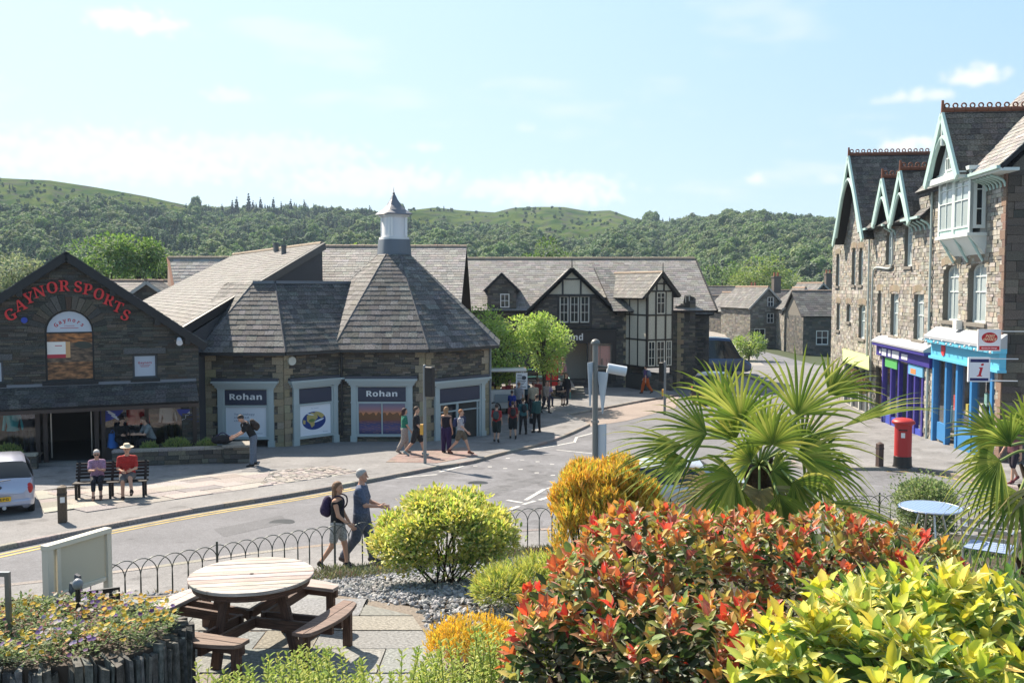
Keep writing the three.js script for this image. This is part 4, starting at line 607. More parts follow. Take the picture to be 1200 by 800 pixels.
// ---------------------------------------------------------------- half-timbered shop across the square
const boxesOf = (name, mat, parent, F, list) => { for (const [a0, a1, b0, b1, c0, c1, col] of list) { const m = new MB(); m.box(F, a0, a1, b0, b1, c0, c1, col); m.build(name, mat, parent); } };
const stoneGrey = [[.16, .153, .138], [.195, .183, .16], [.13, .126, .118], [.235, .21, .17], [.175, .168, .158]];
const cream = [.66, .62, .5], ink = [.014, .013, .013];
function stoneWall(parent, F, poly, holes, o = {}) { const w = sub(o.name || 'wall', parent), bk = new MB(); panel(bk, F, poly, holes, o.depth || .3); bk.build('backing', o.mortar || M.darkMortar, w); const st = new MB(); stones(st, F, poly, holes, { cols: stoneGrey, h: [.08, .17], w: [.2, .6], ...o }); st.build('stonework', M.stone, w, 'stuff'); return w; }
{
  const D = 62.3, B = thing('timbered_shop', 'grey stone shop with black and white timbered gables behind the street trees', 'shop', V(6, gy(62), -62.5));
  const F = new Frame(V(0, 0, -D), V(1, 0, 0)), g = gy(62), rect = (l, r, t, b, c = 0) => { const m = (t + b) / 2, x = (l + r) / 2; return [F.px(l, m, c)[0], F.px(r, m, c)[0], F.px(x, b, c)[1], F.px(x, t, c)[1]]; };
  const eave = F.px(700, 364)[1], [xa, ya] = F.px(670, 317), xl = F.px(622, 364)[0], xr = F.px(718, 364)[0], xq = F.px(738, 400)[0];
  // main roof
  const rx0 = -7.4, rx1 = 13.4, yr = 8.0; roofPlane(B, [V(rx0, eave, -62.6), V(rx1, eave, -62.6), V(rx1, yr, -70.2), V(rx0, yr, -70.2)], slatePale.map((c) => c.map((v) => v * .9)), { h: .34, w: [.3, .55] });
  roofPlane(B, [V(rx1, eave, -77.8), V(rx0, eave, -77.8), V(rx0, yr, -70.2), V(rx1, yr, -70.2)], slatePale, { h: .5, w: [.4, .7] }); ridgeTiles(B, V(rx0, yr + .03, -70.2), V(rx1, yr + .03, -70.2), S([.3, .24, .18], .9), .14, .45);
  { const m = new MB(); m.beam(V(rx1 + .05, yr - .05, -70.2), V(rx1 + .05, eave - .05, -62.5), .08, .26, ink); m.build('bargeboard', M.paint, B); }
  { const FL = new Frame(V(0, 0, -63.2), V(1, 0, 0)), l0 = rx0 + .2; stoneWall(B, FL, [[l0, g - .3], [xl + .2, g - .3], [xl + .2, eave], [l0, eave]], [[-3.2, -.4, g + .7, g + 3]]); windowUnit(B, FL, -3.2, -.4, g + .7, g + 3, { nx: 3, ny: 2, col: [.1, .09, .08] }); }
  // gable front
  const win = rect(655, 691.5, 346.5, 379), shopR = rect(627, 722, 386, 446);
  const poly = [[xl + .1, g - .4], [xq, g - .4], [xq, eave - .05], [xr - .1, eave - .05], [xa, ya - .1], [xl + .1, eave - .05]];
  stoneWall(B, F, poly, [win, [shopR[0], shopR[1], shopR[2], shopR[3]]]); quoins(B, F, xq, -1, g, eave - .05);
  { const back = new MB(); back.box(F, xl, xq, g - .3, eave, -9, -8.8); back.box(F, shopR[0] - .1, shopR[1] + .1, shopR[2] - .1, shopR[3] + .1, -2.6, -2.5); back.build('back_wall', M.render, B);
    // panelled gable
    const yb = F.px(670, 346)[1] + .02, hw = (ya - yb) / (ya - eave) * (xr - xa), tri = new MB(); panel(tri, F, [[xa - hw + .05, yb], [xa + hw - .05, yb], [xa, ya - .12]], [], .06, null, .09); tri.build('render_panel', M.render, B);
    const w1 = hw * .36; boxesOf('timber', M.paint, B, F, [[xa - hw, xa + hw, yb - .1, yb + .06, .05, .13, ink], [xa - w1 - .06, xa - w1 + .06, yb + .06, yb + (ya - yb) * .62, .09, .125, ink], [xa + w1 - .06, xa + w1 + .06, yb + .06, yb + (ya - yb) * .62, .09, .125, ink], [xa - w1 * 1.04, xa + w1 * 1.04, yb + (ya - yb) * .62, yb + (ya - yb) * .62 + .1, .09, .125, ink]]);
    for (const s of [-1, 1]) { const m = new MB(); m.beam(F.pt(xa, ya + .1, .3), F.pt(xa + s * (xr - xa + .25), eave - .22 + .08, .3), .1, .28, ink); m.build('bargeboard', M.paint, B); }
    const fi = new MB(); fi.bar(F.pt(xa, ya - .1, .3), F.pt(xa, ya + .75, .3), .05, .02, ink); fi.build('finial', M.paint, B);
    const e = (s, c) => F.pt(xa + s * (xr - xa + .3), eave - .2, c), r0 = F.pt(xa, ya + .16, .35), r1 = F.pt(xa, ya + .16, -6); roofPlane(B, [e(1, .35), e(1, -6), r1, r0], slateGrey, { h: .32, w: [.3, .5] }); roofPlane(B, [e(-1, -6), e(-1, .35), r0, r1], slatePale, { h: .32, w: [.3, .5] });  // left slope in paler slates than the right: sunlight put into its colour
    // hipped return right of the gable, sunlight put into its pale slates
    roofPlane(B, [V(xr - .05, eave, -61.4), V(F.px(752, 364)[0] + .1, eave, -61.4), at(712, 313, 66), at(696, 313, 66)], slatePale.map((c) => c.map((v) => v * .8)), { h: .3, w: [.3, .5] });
    { const m = new MB(); m.box(new Frame(V(xq - .2, g - .3, -62.2), V(1, 0, 0)), 0, 1.2, 0, eave - g + .2, -.5, 0); m.build('pier', M.darkMortar, B); const st = new MB(); stones(st, new Frame(V(xq, g - .3, -62.2), V(1, 0, 0)), [[0, 0], [1, 0], [1, eave - g + .2], [0, eave - g + .2]], [], { cols: stoneGrey, h: [.08, .17] }); st.build('stonework', M.stone, B, 'stuff'); }
    // tripartite window
    const W = (win[1] - win[0]) / 3; for (let i = 0; i < 3; i++) windowUnit(B, F, win[0] + i * W + .04, win[0] + (i + 1) * W - .04, win[2] + .06, win[3], { nx: 2, ny: 3, split: [.38, .68], col: [.6, .6, .55], back: .04, name: 'casement', rim: .08 });
    boxesOf('timber', M.paint, B, F, [[win[0] - .12, win[0] + .04, win[2] - .1, win[3] + .02, -.03, .09, ink], [win[1] - .04, win[1] + .12, win[2] - .1, win[3] + .02, -.03, .09, ink], [win[0] + W - .04, win[0] + W + .04, win[2], win[3], -.03, .07, ink], [win[0] + 2 * W - .04, win[0] + 2 * W + .04, win[2], win[3], -.03, .07, ink], [win[0] - .12, win[1] + .12, win[2] - .22, win[2] - .1, -.03, .13, ink]]);
    // shopfront
    const s = sub('shopfront', B), [s0, s1, t0, t1] = shopR, fb = F.px(690, 402)[1], fa = new MB(); fa.box(F, s0, s1, fb, t1 - .1, -.05, .16, ink); fa.box(F, s0 - .1, s1 + .1, t1 - .1, t1 + .02, -.05, .3, ink); fa.build('fascia', M.paint, s);
    const tx = new MB(); tx.add(letters(F, 'Lakeland', F.px(661.5, 395.5, .16)[0], F.px(661, 395.8, .16)[1], .42, .165, font, .03, .98)); tx.build('lettering', S([.75, .75, .74], .5), s);
    boxesOf('post', M.paint, s, F, [[s0, s0 + .2, t0, fb, -.1, .08, ink], [s1 - .3, s1, t0, fb, -.1, .08, ink], [F.px(689, 420)[0] - .08, F.px(689, 420)[0], t0, fb, -.1, .08, ink], [F.px(640, 420)[0], F.px(640, 420)[0] + .1, t0, fb, -.1, .08, ink]]);
    const wl = F.px(690, 417)[0], wr = s1 - .3, wb = F.px(700, 433)[1]; windowUnit(s, F, wl, wr, wb, fb, { nx: 2, ny: 1, col: [.2, .17, .14], back: .02, glass: M.pane }); const ri = new MB(); ri.box(F, wl, wr, t0 - .2, wb, -.1, .05, ink); ri.build('stall_riser', M.paint, s);
    const disp = new MB(); disp.box(F, wl + .45, wr - .05, wb + .1, fb - .2, -.3, -.26, [.7, .32, .27]); disp.build('display_panel', M.matt, s); for (let i = 0; i < 3; i++) { const m = new MB(), a = lerp(wl + .55, wr - .25, i / 2); m.bar(F.pt(a, wb + .05, -.18), F.pt(a, wb + .7, -.18), .1, .06, [[.7, .55, .4], [.2, .12, .1], [.6, .3, .25]][i]); m.build('display_item', M.matt, s); } }
  // rotated timbered bay
  { const th = .43, n = V(Math.sin(th), 0, Math.cos(th)), u = V(n.z, 0, -n.x), c0 = at(773.5, 400, 60.4), FB = new Frame(V(c0.x, 0, c0.z), u), hw = .98, y0 = g, y1 = FB.px(774, 342)[1], yA = FB.px(775.5, 321)[1], yl = FB.px(773, 399)[1], s = sub('timbered_bay', B);
    const body = new MB(); body.box(FB, -hw, hw, FB.px(773, 430)[1], y1 + .1, -4, -.02); panel(body, FB, [[-hw, y1], [hw, y1], [0, yA - .08]], [], .3, null, -.02); body.build('render_panel', M.render, s);
    stoneWall(B, FB, [[-hw, y0 - .3], [hw, y0 - .3], [hw, FB.px(773, 440)[1]], [-hw, FB.px(773, 440)[1]]], [], { name: 'plinth_wall', depth: 3.5 });
    const V4 = [-hw, -.36, .36, hw - .1], tb = [], b4 = FB.px(773, 429)[1]; for (const a of V4) tb.push([a, a + .1, b4, y1, -.02, .03, ink]); const ym = FB.px(773, 370)[1]; for (const b of [b4 - .1, yl, ym, y1]) tb.push([-hw, hw, b, b + .1, -.015, .035, ink]); tb.push([-hw * .55, hw * .55, y1 + (yA - y1) * .42, y1 + (yA - y1) * .42 + .09, -.015, .03, ink]); tb.push([-.32, -.22, y1 + .1, y1 + (yA - y1) * .6, -.015, .028, ink], [.22, .32, y1 + .1, y1 + (yA - y1) * .6, -.015, .028, ink]); boxesOf('timber', M.paint, s, FB, tb);
    windowUnit(s, FB, -.27, .37, ym + .12, y1 - .02, { nx: 2, ny: 3, back: 0, col: [.6, .58, .5], split: [.5, .76] }); for (const [p, q] of [[-hw + .1, -.36], [-.26, .36], [.46, hw - .1]]) windowUnit(s, FB, p, q, b4 + .02, yl - .02, { nx: 2, ny: 3, back: 0, col: [.6, .58, .5] });
    const side = new Frame(FB.pt(-hw, 0, -3), n); const st = []; for (const t of [.9, 1.9, 2.9]) st.push([t, t + .1, b4, y1 - .1, 0, .03, ink]); for (const b of [b4 - .1, yl, ym]) st.push([0, 3, b, b + .1, 0, .035, ink]); boxesOf('timber', M.paint, s, side, st);
    const ex = hw + .32, ye = y1 - .28, r0 = FB.pt(0, yA + .1, .3), r1 = FB.pt(0, yA + .1, -5.6); roofPlane(s, [FB.pt(ex, ye, .3), FB.pt(ex, ye, -5.6), r1, r0], slatePale, { h: .3 }); roofPlane(s, [FB.pt(-ex - .2, ye - .1, -5.6), FB.pt(-ex - .2, ye - .1, .3), r0, r1], slateGrey, { h: .3 }); ridgeTiles(s, r0, r1, S([.36, .28, .21], .9), .1, .4);
    for (const k of [-1, 1]) { const m = new MB(); m.beam(FB.pt(0, yA + .04, .28), FB.pt(k * ex, ye - .02, .28), .08, .22, ink); m.build('bargeboard', M.paint, s); } const fi = new MB(); fi.bar(FB.pt(0, yA, .28), FB.pt(0, yA + .7, .28), .04, .02, ink); fi.build('finial', M.paint, s); }
  // right hand stretch and the low block beyond
  { const FR = new Frame(V(0, 0, -62.9), V(1, 0, 0)), x0 = FR.px(786, 400)[0], x1 = FR.px(815, 400)[0]; const w = [FR.px(803, 370)[0], FR.px(808.5, 370)[0], FR.px(806, 378)[1], FR.px(806, 346)[1]];
    stoneWall(B, FR, [[x0, g - .3], [x1, g - .3], [x1, eave + .8], [x0, eave + .1]], [w]); windowUnit(B, FR, ...w, { nx: 1, ny: 2, col: [.6, .58, .52], back: .08 }); quoins(B, FR, x0 + .42, 1, g, eave - .1);
    const e = new MB(); e.quad(V(x1, g - .3, -62.9), V(x1, g - .3, -72), V(x1, eave, -72), V(x1, eave, -62.9)); e.quad(V(x1, eave, -62.9), V(x1, eave, -72), V(x1, yr, -70.2), V(x1, yr, -70.2)); e.build('end_wall', M.darkMortar, B);
    const C = thing('stone_cottage', 'small grey stone house tucked behind the timbered shop', 'house', V(13, g, -73)); const F2 = new Frame(V(0, 0, -71), V(1, 0, 0)), a0 = F2.px(808, 400)[0], a1 = F2.px(831, 400)[0], t = F2.px(820, 368)[1], r = F2.px(826, 338)[1];
    stoneWall(C, F2, [[a0, g - .3], [a1, g - .3], [a1, t], [a0, t]], []); roofPlane(C, [V(a0, t, -70.7), V(a1 + .2, t, -70.7), V(a1 + .2, r, -74), V(a0, r, -74)], slateGrey, { h: .35 }); const m = new MB(); m.beam(V(a1 + .25, t, -70.7), V(a1 + .25, r, -74), .08, .2, ink); m.build('bargeboard', M.paint, C); const e2 = new MB(); e2.quad(V(a1, g - .3, -71), V(a1, g - .3, -77), V(a1, t, -77), V(a1, t, -71)); e2.build('end_wall', M.darkMortar, C); quoins(C, F2, a1, -1, g, t, { cols: stoneGrey }); }
  // stone dormer behind the left tree
  { const F3 = new Frame(V(0, 0, -62.8), V(1, 0, 0)), [a, b] = F3.px(588, 321), hw = .95, y0 = F3.px(588, 362)[1], ye = F3.px(588, 337)[1], s = sub('dormer', B); stoneWall(s, F3, [[a - hw, y0 - .4], [a + hw, y0 - .4], [a + hw, ye], [a, b - .05], [a - hw, ye]], [], { depth: 2 }); const q0 = F3.pt(a, b + .08, .2), q1 = F3.pt(a, b + .08, -3.5); roofPlane(s, [F3.pt(a + hw + .25, ye - .2, .2), F3.pt(a + hw + .25, ye - .2, -3.5), q1, q0], slateGrey, { h: .3 }); roofPlane(s, [F3.pt(a - hw - .25, ye - .2, -3.5), F3.pt(a - hw - .25, ye - .2, .2), q0, q1], slateGrey, { h: .3 }); windowUnit(s, F3, a - .1, a + .5, y0 + .1, y0 + 1, { nx: 2, ny: 2, back: -.03 }); }
  // terrace with ramp rails and steps in front
  { const P = thing('shop_terrace', 'raised paved terrace with retaining wall and steps before the timbered shop', 'terrace', V(3, g, -58)), lv = g + .62, FT = new Frame(V(0, 0, -56.2), V(1, 0, 0)), a0 = -2.6, a1 = FT.px(664, 460)[0]; const top = new MB(); top.box(FT, a0, a1 + .6, lv - .06, lv, -6, .03, [.36, .34, .31]); top.build('paving', M.sand, P); stoneWall(P, FT, [[a0, g - .3], [a1, g - .3], [a1, lv - .06], [a0, lv - .06]], [], { name: 'retaining_wall', cols: stoneShade, depth: .4 });
    for (let i = 0; i < 5; i++) { const m = new MB(); m.box(FT, a1, a1 + 1.1, lv - .13 * (i + 1), lv - .13 * i, -1.7 + .02, -.9 + i * .3, jit([.3, .29, .27], .1)); m.build('step', M.sand, P); }
    const R0 = thing('terrace_railing', 'dark wooden post and rail fence along the raised terrace', 'railing', V(1, lv, -56.3)); for (let i = 0; i <= 7; i++) { const a = lerp(a0, a1 - .1, i / 7), m = new MB(); m.box(FT, a - .05, a + .05, lv, lv + 1.0, -.2, -.1, [.1, .08, .06]); m.build('post', M.timber, R0); } for (const h of [.45, .9]) { const m = new MB(); m.box(FT, a0, a1, lv + h, lv + h + .09, -.1, -.06, [.12, .095, .07]); m.build('rail', M.timber, R0); }
    const H = thing('handrail', 'green tubular handrail curving down beside the terrace steps', 'handrail', FT.pt(a1, lv, -.5)); const green = [.08, .3, .26]; for (const [h, z] of [[.95, 0], [.5, 0]]) { const m = new MB(); m.tube([FT.pt(a1 - 2.6, lv + h, -2.2), FT.pt(a1 - 1.6, lv + h + .04, -2.2), FT.pt(a1 - .5, lv + h - .02, -1.6), FT.pt(a1 + .15, lv + h - .3, -.6), FT.pt(a1 + .2, lv + h - .75, .4)], .035, 30, 7, green); m.build('rail', M.paint, H); } for (const [a, c, d] of [[a1 - 2.6, -2.2, 0], [a1 - 1.2, -2.05, 0], [a1 - .1, -1.1, .1], [a1 + .2, .2, .62]]) { const m = new MB(); m.bar(FT.pt(a, lv - d, c), FT.pt(a, lv + .92 - d, c), .03, .03, green); m.build('post', M.paint, H); }
    const bn = thing('red_banner', 'tall red fabric banner standing by the timbered shop entrance', 'banner', FT.pt(FT.px(647, 445)[0], lv, -1)); const m = new MB(); const bx = FT.px(647, 430)[0]; m.box(FT, bx - .42, bx + .42, lv + .1, lv + 1.95, -1.02, -1, [.55, .03, .03]); m.build('cloth', M.matt, bn); const po = new MB(); po.bar(FT.pt(bx - .42, lv, -1.03), FT.pt(bx - .42, lv + 2.05, -1.03), .02, .02, [.2, .2, .2]); po.build('pole', M.metal, bn); }
}
// ---------------------------------------------------------------- stone row with shops on the right
const RF = new Frame(V(19.33, 0, -57.7), V(-2.73, 0, 25.5));          // from its far end towards us; faces the street on the left
{
  const F = RF, white = [.66, .72, .70], sea = [.42, .58, .54];
  const rect = (l, r, t, b) => { const m = (t + b) / 2, x = (l + r) / 2; return [F.px(l, m)[0], F.px(r, m)[0], F.px(x, b)[1], F.px(x, t)[1]]; };
  const A = (px, py = 400, c = 0) => F.px(px, py, c)[0], Bh = (px, py, c = 0) => F.px(px, py, c)[1];
  const sash = (parent, q, o = {}) => windowUnit(parent, F, ...q, { nx: 2, ny: 2, split: [.52, .78], back: .16, col: white, arch: .18, sill: true, rim: .07, bar: .04, glass: M.paleGlass, ...o });
  // stone arch heads
  const head = (parent, q) => { const [a0, a1, , b1] = q; for (let i = 0; i < 5; i++) { const m = new MB(), x0 = lerp(a0 - .18, a1 + .18, i / 5), x1 = lerp(a0 - .18, a1 + .18, (i + 1) / 5), up = (x) => b1 - .16 + .2 * Math.sqrt(Math.max(0, 1 - Math.pow((x - (a0 + a1) / 2) / ((a1 - a0) / 2 + .3), 2))); m.hexa([F.pt(x0 + .006, up(x0), .04), F.pt(x1 - .006, up(x1), .04), F.pt(x1 + (i - 1.5) * .02, up(x1) + .3, .04), F.pt(x0 + (i - 2.5) * .02, up(x0) + .3, .04)], [F.pt(x0, up(x0), 0), F.pt(x1, up(x1), 0), F.pt(x1, up(x1) + .3, 0), F.pt(x0, up(x0) + .3, 0)], jit([.42, .34, .24], .12), false); m.build('arch_stone', M.sand, parent); } };
  function gable(parent, a, b, aL, aR, bE, c, depth, cols, o = {}) {     // cross gable: roof, bargeboards, crest
    const r0 = F.pt(a, b, c), r1 = F.pt(a, b, -depth), L0 = F.pt(aL, bE, c), L1 = F.pt(aL, bE, -depth), R0 = F.pt(aR, bE, c), R1 = F.pt(aR, bE, -depth), s = sub('cross_gable', parent);
    roofPlane(s, [R0, R1, r1, r0], cols, { h: .24, w: [.22, .4], k: .3, ...o }); roofPlane(s, [L1, L0, r0, r1], cols, { h: .3 });
    for (const e of [L0, R0]) { const d = F.n.clone().multiplyScalar(.02), m = new MB(); m.beam(r0.clone().add(V(0, -.12, 0)).add(d), e.clone().add(V(0, -.12, 0)).add(d), .1, .3, sea); m.build('bargeboard', M.paint, s); }
    ridgeTiles(s, r0.clone().add(V(0, .05, 0)), r1.clone().add(V(0, .05, 0)), M.terracotta, .1, .4);
    const cr = new MB(), n = Math.round(r0.distanceTo(r1) / .3); for (let i = 0; i < n; i++) cr.add(new THREE.TorusGeometry(.085, .03, 5, 10), new THREE.Matrix4().makeBasis(F.n.clone().negate(), V(0, 1, 0), F.u).setPosition(r0.clone().lerp(r1, (i + .5) / n).add(V(0, .22, 0)))); cr.build('crest', M.terracotta, s, 'stuff'); const fi = new MB(); fi.bar(r0.clone().add(V(0, -.2, 0)), r0.clone().add(V(0, .42, 0)), .07, .05, [.25, .1, .06]); fi.build('finial', M.matt, s); return s;
  }
  const brackets = (parent, a0, a1, b, n, c = .42) => { for (let i = 0; i < n; i++) { const a = lerp(a0, a1, i / (n - 1)), m = new MB(); m.tube([F.pt(a, b - .5, .04), F.pt(a, b - .32, .1), F.pt(a, b - .12, c)], .05, 6, 5, sea); m.build('bracket', M.paint, parent); } };
  const gut = (parent, a0, a1, b, c) => { const m = new MB(); m.beam(F.pt(a0, b, c), F.pt(a1, b, c), .12, .1, sea); m.build('gutter', M.paint, parent); };
  // -------- near building: post office and information shop
  const aN = F.ab(V(16.6, 0, -32.2))[0] , a1 = A(1088.5);
  { const B = thing('post_office', 'tall stone building with oriel window above a bright blue shopfront', 'building', F.pt(aN - 2, gy(34), 0)), g = gy(34) - .3, eN = Bh(1140, 212, .0);
    const w1 = [...rect(1106, 1124.5, 310, 376), .3], w2 = [...rect(1135, 1157, 308, 378.5), .3], shop = [A(1096, 470), A(1166, 470), g, Bh(1125, 424)];
    stoneWall(B, F, [[a1, g], [aN, g], [aN, eN], [a1, eN]], [w1, w2, shop], { cols: stoneWarm, h: [.08, .19], w: [.14, .5], mortar: M.mortar, proud: [.008, .045] });
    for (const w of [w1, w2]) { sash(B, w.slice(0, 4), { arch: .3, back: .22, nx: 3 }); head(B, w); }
    quoins(B, F, aN, -1, g, eN, { cols: [[.32, .2, .15], [.36, .24, .18], [.29, .19, .15]] });
    // end wall, its shade put into darker stone colours
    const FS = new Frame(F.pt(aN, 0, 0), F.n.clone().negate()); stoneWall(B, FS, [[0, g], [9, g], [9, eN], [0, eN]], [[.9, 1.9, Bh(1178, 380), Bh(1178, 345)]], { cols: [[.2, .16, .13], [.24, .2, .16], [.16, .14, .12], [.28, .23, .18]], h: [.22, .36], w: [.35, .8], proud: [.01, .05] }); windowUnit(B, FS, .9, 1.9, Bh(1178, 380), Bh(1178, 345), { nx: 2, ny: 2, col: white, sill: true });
    // oriel bay: box on brackets
    const c1 = .62, o0 = A(1100, 240, c1), o1 = A(1137, 240, c1), ob = Bh(1118, 275, c1), ot = Bh(1118, 205, c1), s = sub('oriel', B), FO = new Frame(F.pt(0, 0, c1), F.u), FE = new Frame(F.pt(o1, 0, c1), F.n.clone().negate());
    boxesOf('oriel_post', M.paint, s, FO, [[o0, o0 + .12, ob, ot, -.12, 0, white], [o1 - .12, o1, ob, ot, -.12, 0, white], [(o0 + o1) / 2 - .09, (o0 + o1) / 2 + .09, ob, ot, -.1, .01, white]]); boxesOf('oriel_rail', M.paint, s, FO, [[o0 - .06, o1 + .06, ob - .12, ob, -.62, .08, white], [o0 - .06, o1 + .06, ot, ot + .14, -.62, .08, white], [o0 + .12, o1 - .12, ob, ob + .2, -.1, -.04, sea]]);
    for (const [p, q] of [[o0 + .12, (o0 + o1) / 2 - .09], [(o0 + o1) / 2 + .09, o1 - .12]]) windowUnit(s, FO, p, q, ob + .2, ot, { nx: 2, ny: 3, split: [.5, .75], back: .03, col: white, glass: M.paleGlass }); windowUnit(s, FE, .12, .54, ob + .15, ot, { nx: 1, ny: 3, back: .03, col: white, rim: .12 });
    { const m = new MB(); m.box(FE, .02, .12, ob, ot, -.12, .0, white); m.build('oriel_post', M.paint, s); } { const m = new MB(); m.box(FO, o0 + .05, o1 - .05, ob, ot, -.62, -.4, [.45, .43, .4]); m.build('oriel_room', M.matt, s); }
    for (const a of [o0 + .2, (o0 + o1) / 2, o1 - .2]) { const m = new MB(); m.tube([F.pt(a, ob - 1.0, .05), F.pt(a, ob - .75, .2), F.pt(a, ob - .35, .42), F.pt(a, ob - .1, .56)], .05, 8, 6, sea); m.build('bracket', M.paint, s); } { const m = new MB(); m.hexa([F.pt(o0, ob - .12, .58), F.pt(o1, ob - .12, .58), F.pt(o1, ob - .1, .58), F.pt(o0, ob - .1, .58)], [F.pt(o0 + .1, ob - .8, 0), F.pt(o1 - .1, ob - .8, 0), F.pt(o1, ob - .1, 0), F.pt(o0, ob - .1, 0)], white); m.build('coved_base', M.paint, s); }
    const ga = A(1105, 131, 1.0), gb = Bh(1105, 131, 1.0), gL = A(1086.5, 216, 1.0), gR = A(1124.5, 202, 1.0), ge = (Bh(1086.5, 216, 1.0) + Bh(1124.5, 202, 1.0)) / 2, hw = (gR - gL) / 2;
    gable(B, ga, gb, ga - hw, ga + hw, ge, 1.0, 9, slateGrey.map((c) => c.map((v, i) => v * [1.05, .95, .85][i])), { parts: 120, h: .27 });
    // gable infill: white boarding behind an arched bargeboard
    { const m = new MB(); panel(m, F, [[ga - hw * .78, ge + .12], [ga + hw * .78, ge + .12], [ga, gb - .55]], [], .05, white, .68); m.build('gable_panel', M.paint, s); const t = new MB(); t.box(F, ga - hw, ga + hw, ge - .12, ge + .1, .7, .97, white); t.build('tie_beam', M.paint, s); windowUnit(s, FO, ga - .35, ga + .35, ge + .3, ge + 1.25, { nx: 3, ny: 2, back: -.09, col: white }); const ar = new MB(); ar.tube([F.pt(ga - hw * .8, ge + .1, .96), F.pt(ga - hw * .45, ge + (gb - ge) * .42, .96), F.pt(ga, ge + (gb - ge) * .62, .96), F.pt(ga + hw * .45, ge + (gb - ge) * .42, .96), F.pt(ga + hw * .8, ge + .1, .96)], .09, 24, 6, sea); ar.build('arched_brace', M.paint, s); const kp = new MB(); kp.bar(F.pt(ga, gb - .3, .96), F.pt(ga, ge + (gb - ge) * .5, .96), .07, .09, white); kp.build('king_post', M.paint, s); }
    { const m = new MB(); panel(m, F, [[ga - hw, ge - .3], [ga + hw, ge - .3], [ga, gb - .2]], [], .3); m.build('gable_wall', M.mortar, B); }
    // main roof running towards us
    const aE = aN + .9, rz = 5.2, ry = eN + 5.6; roofPlane(B, [F.pt(A(1136), eN + .05, .62), F.pt(aE, eN + .05, .62), F.pt(aE, ry, -rz), F.pt(A(1136), ry, -rz)], slatePale.map((c) => c.map((v) => v * 1.08)), { h: .26, w: [.22, .4] });
    roofPlane(B, [F.pt(a1 - .5, eN + .05, .5), F.pt(A(1136) - .1, eN + .05, .5), F.pt(A(1136) - .1, ry, -rz), F.pt(a1 - .5, ry, -rz)], slatePale, { h: .3 });
    gut(B, A(1133), aE, eN + .02, .66); brackets(B, A(1146), aN - .1, eN - .02, 8, .55); { const m = new MB(); m.box(F, A(1140), aE, eN - .1, eN + .0, 0, .6, white); m.build('soffit', M.paint, B); } { const m = new MB(); m.quad(F.pt(aN, eN, 0), F.pt(aN, eN, -9), F.pt(aN, ry, -rz), F.pt(aN, ry, -rz)); m.build('end_gable', M.mortar, B); }
    { const m = new MB(), q = F.pt(A(1162, 130), gb + .0, -4); m.bar(q, q.clone().add(V(0, .55, 0)), .13, .11, [.4, .16, .1], 10); m.build('chimney_pot', M.matt, B); }
    { const m = new MB(), a = A(1091.5), c = .1; m.bar(F.pt(a, g, c), F.pt(a, eN, c), .055, .055, [.42, .5, .48]); m.build('downpipe', M.paint, B); }
    // blue shopfront
    const sp = sub('shopfront', B), blue = [.035, .2, .46], sky = [.12, .47, .66], s0 = A(1087, 410, .35), s1 = A(1168, 410, .35), ct = Bh(1120, 396, .45), cb = Bh(1120, 401.5, .45), fb = Bh(1125, 424, .3);
    { const m = new MB(); m.hexa([F.pt(s0, cb, .5), F.pt(s1, cb, .5), F.pt(s1, cb + .1, .5), F.pt(s0, cb + .1, .5)], [F.pt(s0, cb, 0), F.pt(s1, cb, 0), F.pt(s1, ct + .32, 0), F.pt(s0, ct + .32, 0)], [.36, .38, .41]); m.build('cornice_cover', M.paint, sp); const c = new MB(); c.box(F, s0, s1, cb - .16, cb, 0, .46, sky); c.build('cornice', M.paint, sp); const f = new MB(); f.box(F, s0 + .06, s1 - .06, fb, cb - .16, 0, .22, sky); f.build('fascia', M.paint, sp); const l = new MB(); l.box(F, s0, s1, fb - .1, fb, 0, .3, sky); l.build('fascia_moulding', M.paint, sp); }
    { const m = new MB(); m.add(new THREE.CylinderGeometry(.22, .22, .03, 20).scale(1, 1, 1.25).rotateX(Math.PI / 2), F.matrix.clone().setPosition(F.pt(A(1106, 409, .23), Bh(1106, 409, .23), .235)), [.6, .05, .06]); m.build('emblem', M.paint, sp); }
    for (const px of [1096, 1111, 1124, 1141, 1165]) { const a = A(px, 470), m = new MB(); m.box(F, a - .1, a + .1, g, fb - .1, -.1, .1, blue); m.build('mullion', M.paint, sp); } { const m = new MB(); m.box(F, A(1124, 470), A(1166, 470), g, Bh(1140, 505), -.05, .06, blue); m.build('stall_riser', M.paint, sp); } { const m = new MB(); m.box(F, A(1100, 470), A(1111, 470), g + .3, g + 1.0, -.06, .03, blue); m.build('door_panel', M.paint, sp); }
    for (const [p, q] of [[1096, 1124], [1124, 1166]]) { const m = new MB(); m.box(F, A(p, 470) + .1, A(q, 470) - .1, g + .9, fb - .1, -.04, -.03); m.build('pane', M.pane, sp); } { const m = new MB(); m.box(F, shop[0], shop[1], g, fb, -2.1, -2, [.1, .09, .08]); m.box(F, shop[0], shop[1], g + .2, g + .32, -2, -.05, [.2, .18, .15]); m.build('room', M.matt, sp); }
    for (let i = 0; i < 12; i++) { const a = lerp(shop[0] + .4, shop[1] - .3, (i + .5) / 12), m = new MB(), h = rr(.2, .7), y = g + 1.0 + (i % 3) * .55; m.box(F, a - .12, a + .12, y, y + h, -.5, -.4, pick([[.6, .1, .08], [.1, .4, .2], [.65, .62, .55], [.1, .2, .5], [.6, .5, .1], [.3, .55, .5]])); m.build('display_item', M.matt, sp); }
    { const m = new MB(), q = F.pt(A(1127.5, 385), Bh(1127.5, 381), .15); m.box(new Frame(q, F.u), -.2, .2, -.16, .2, -.1, .12, [.7, .7, .66]); m.build('alarm_box', M.paint, B); }
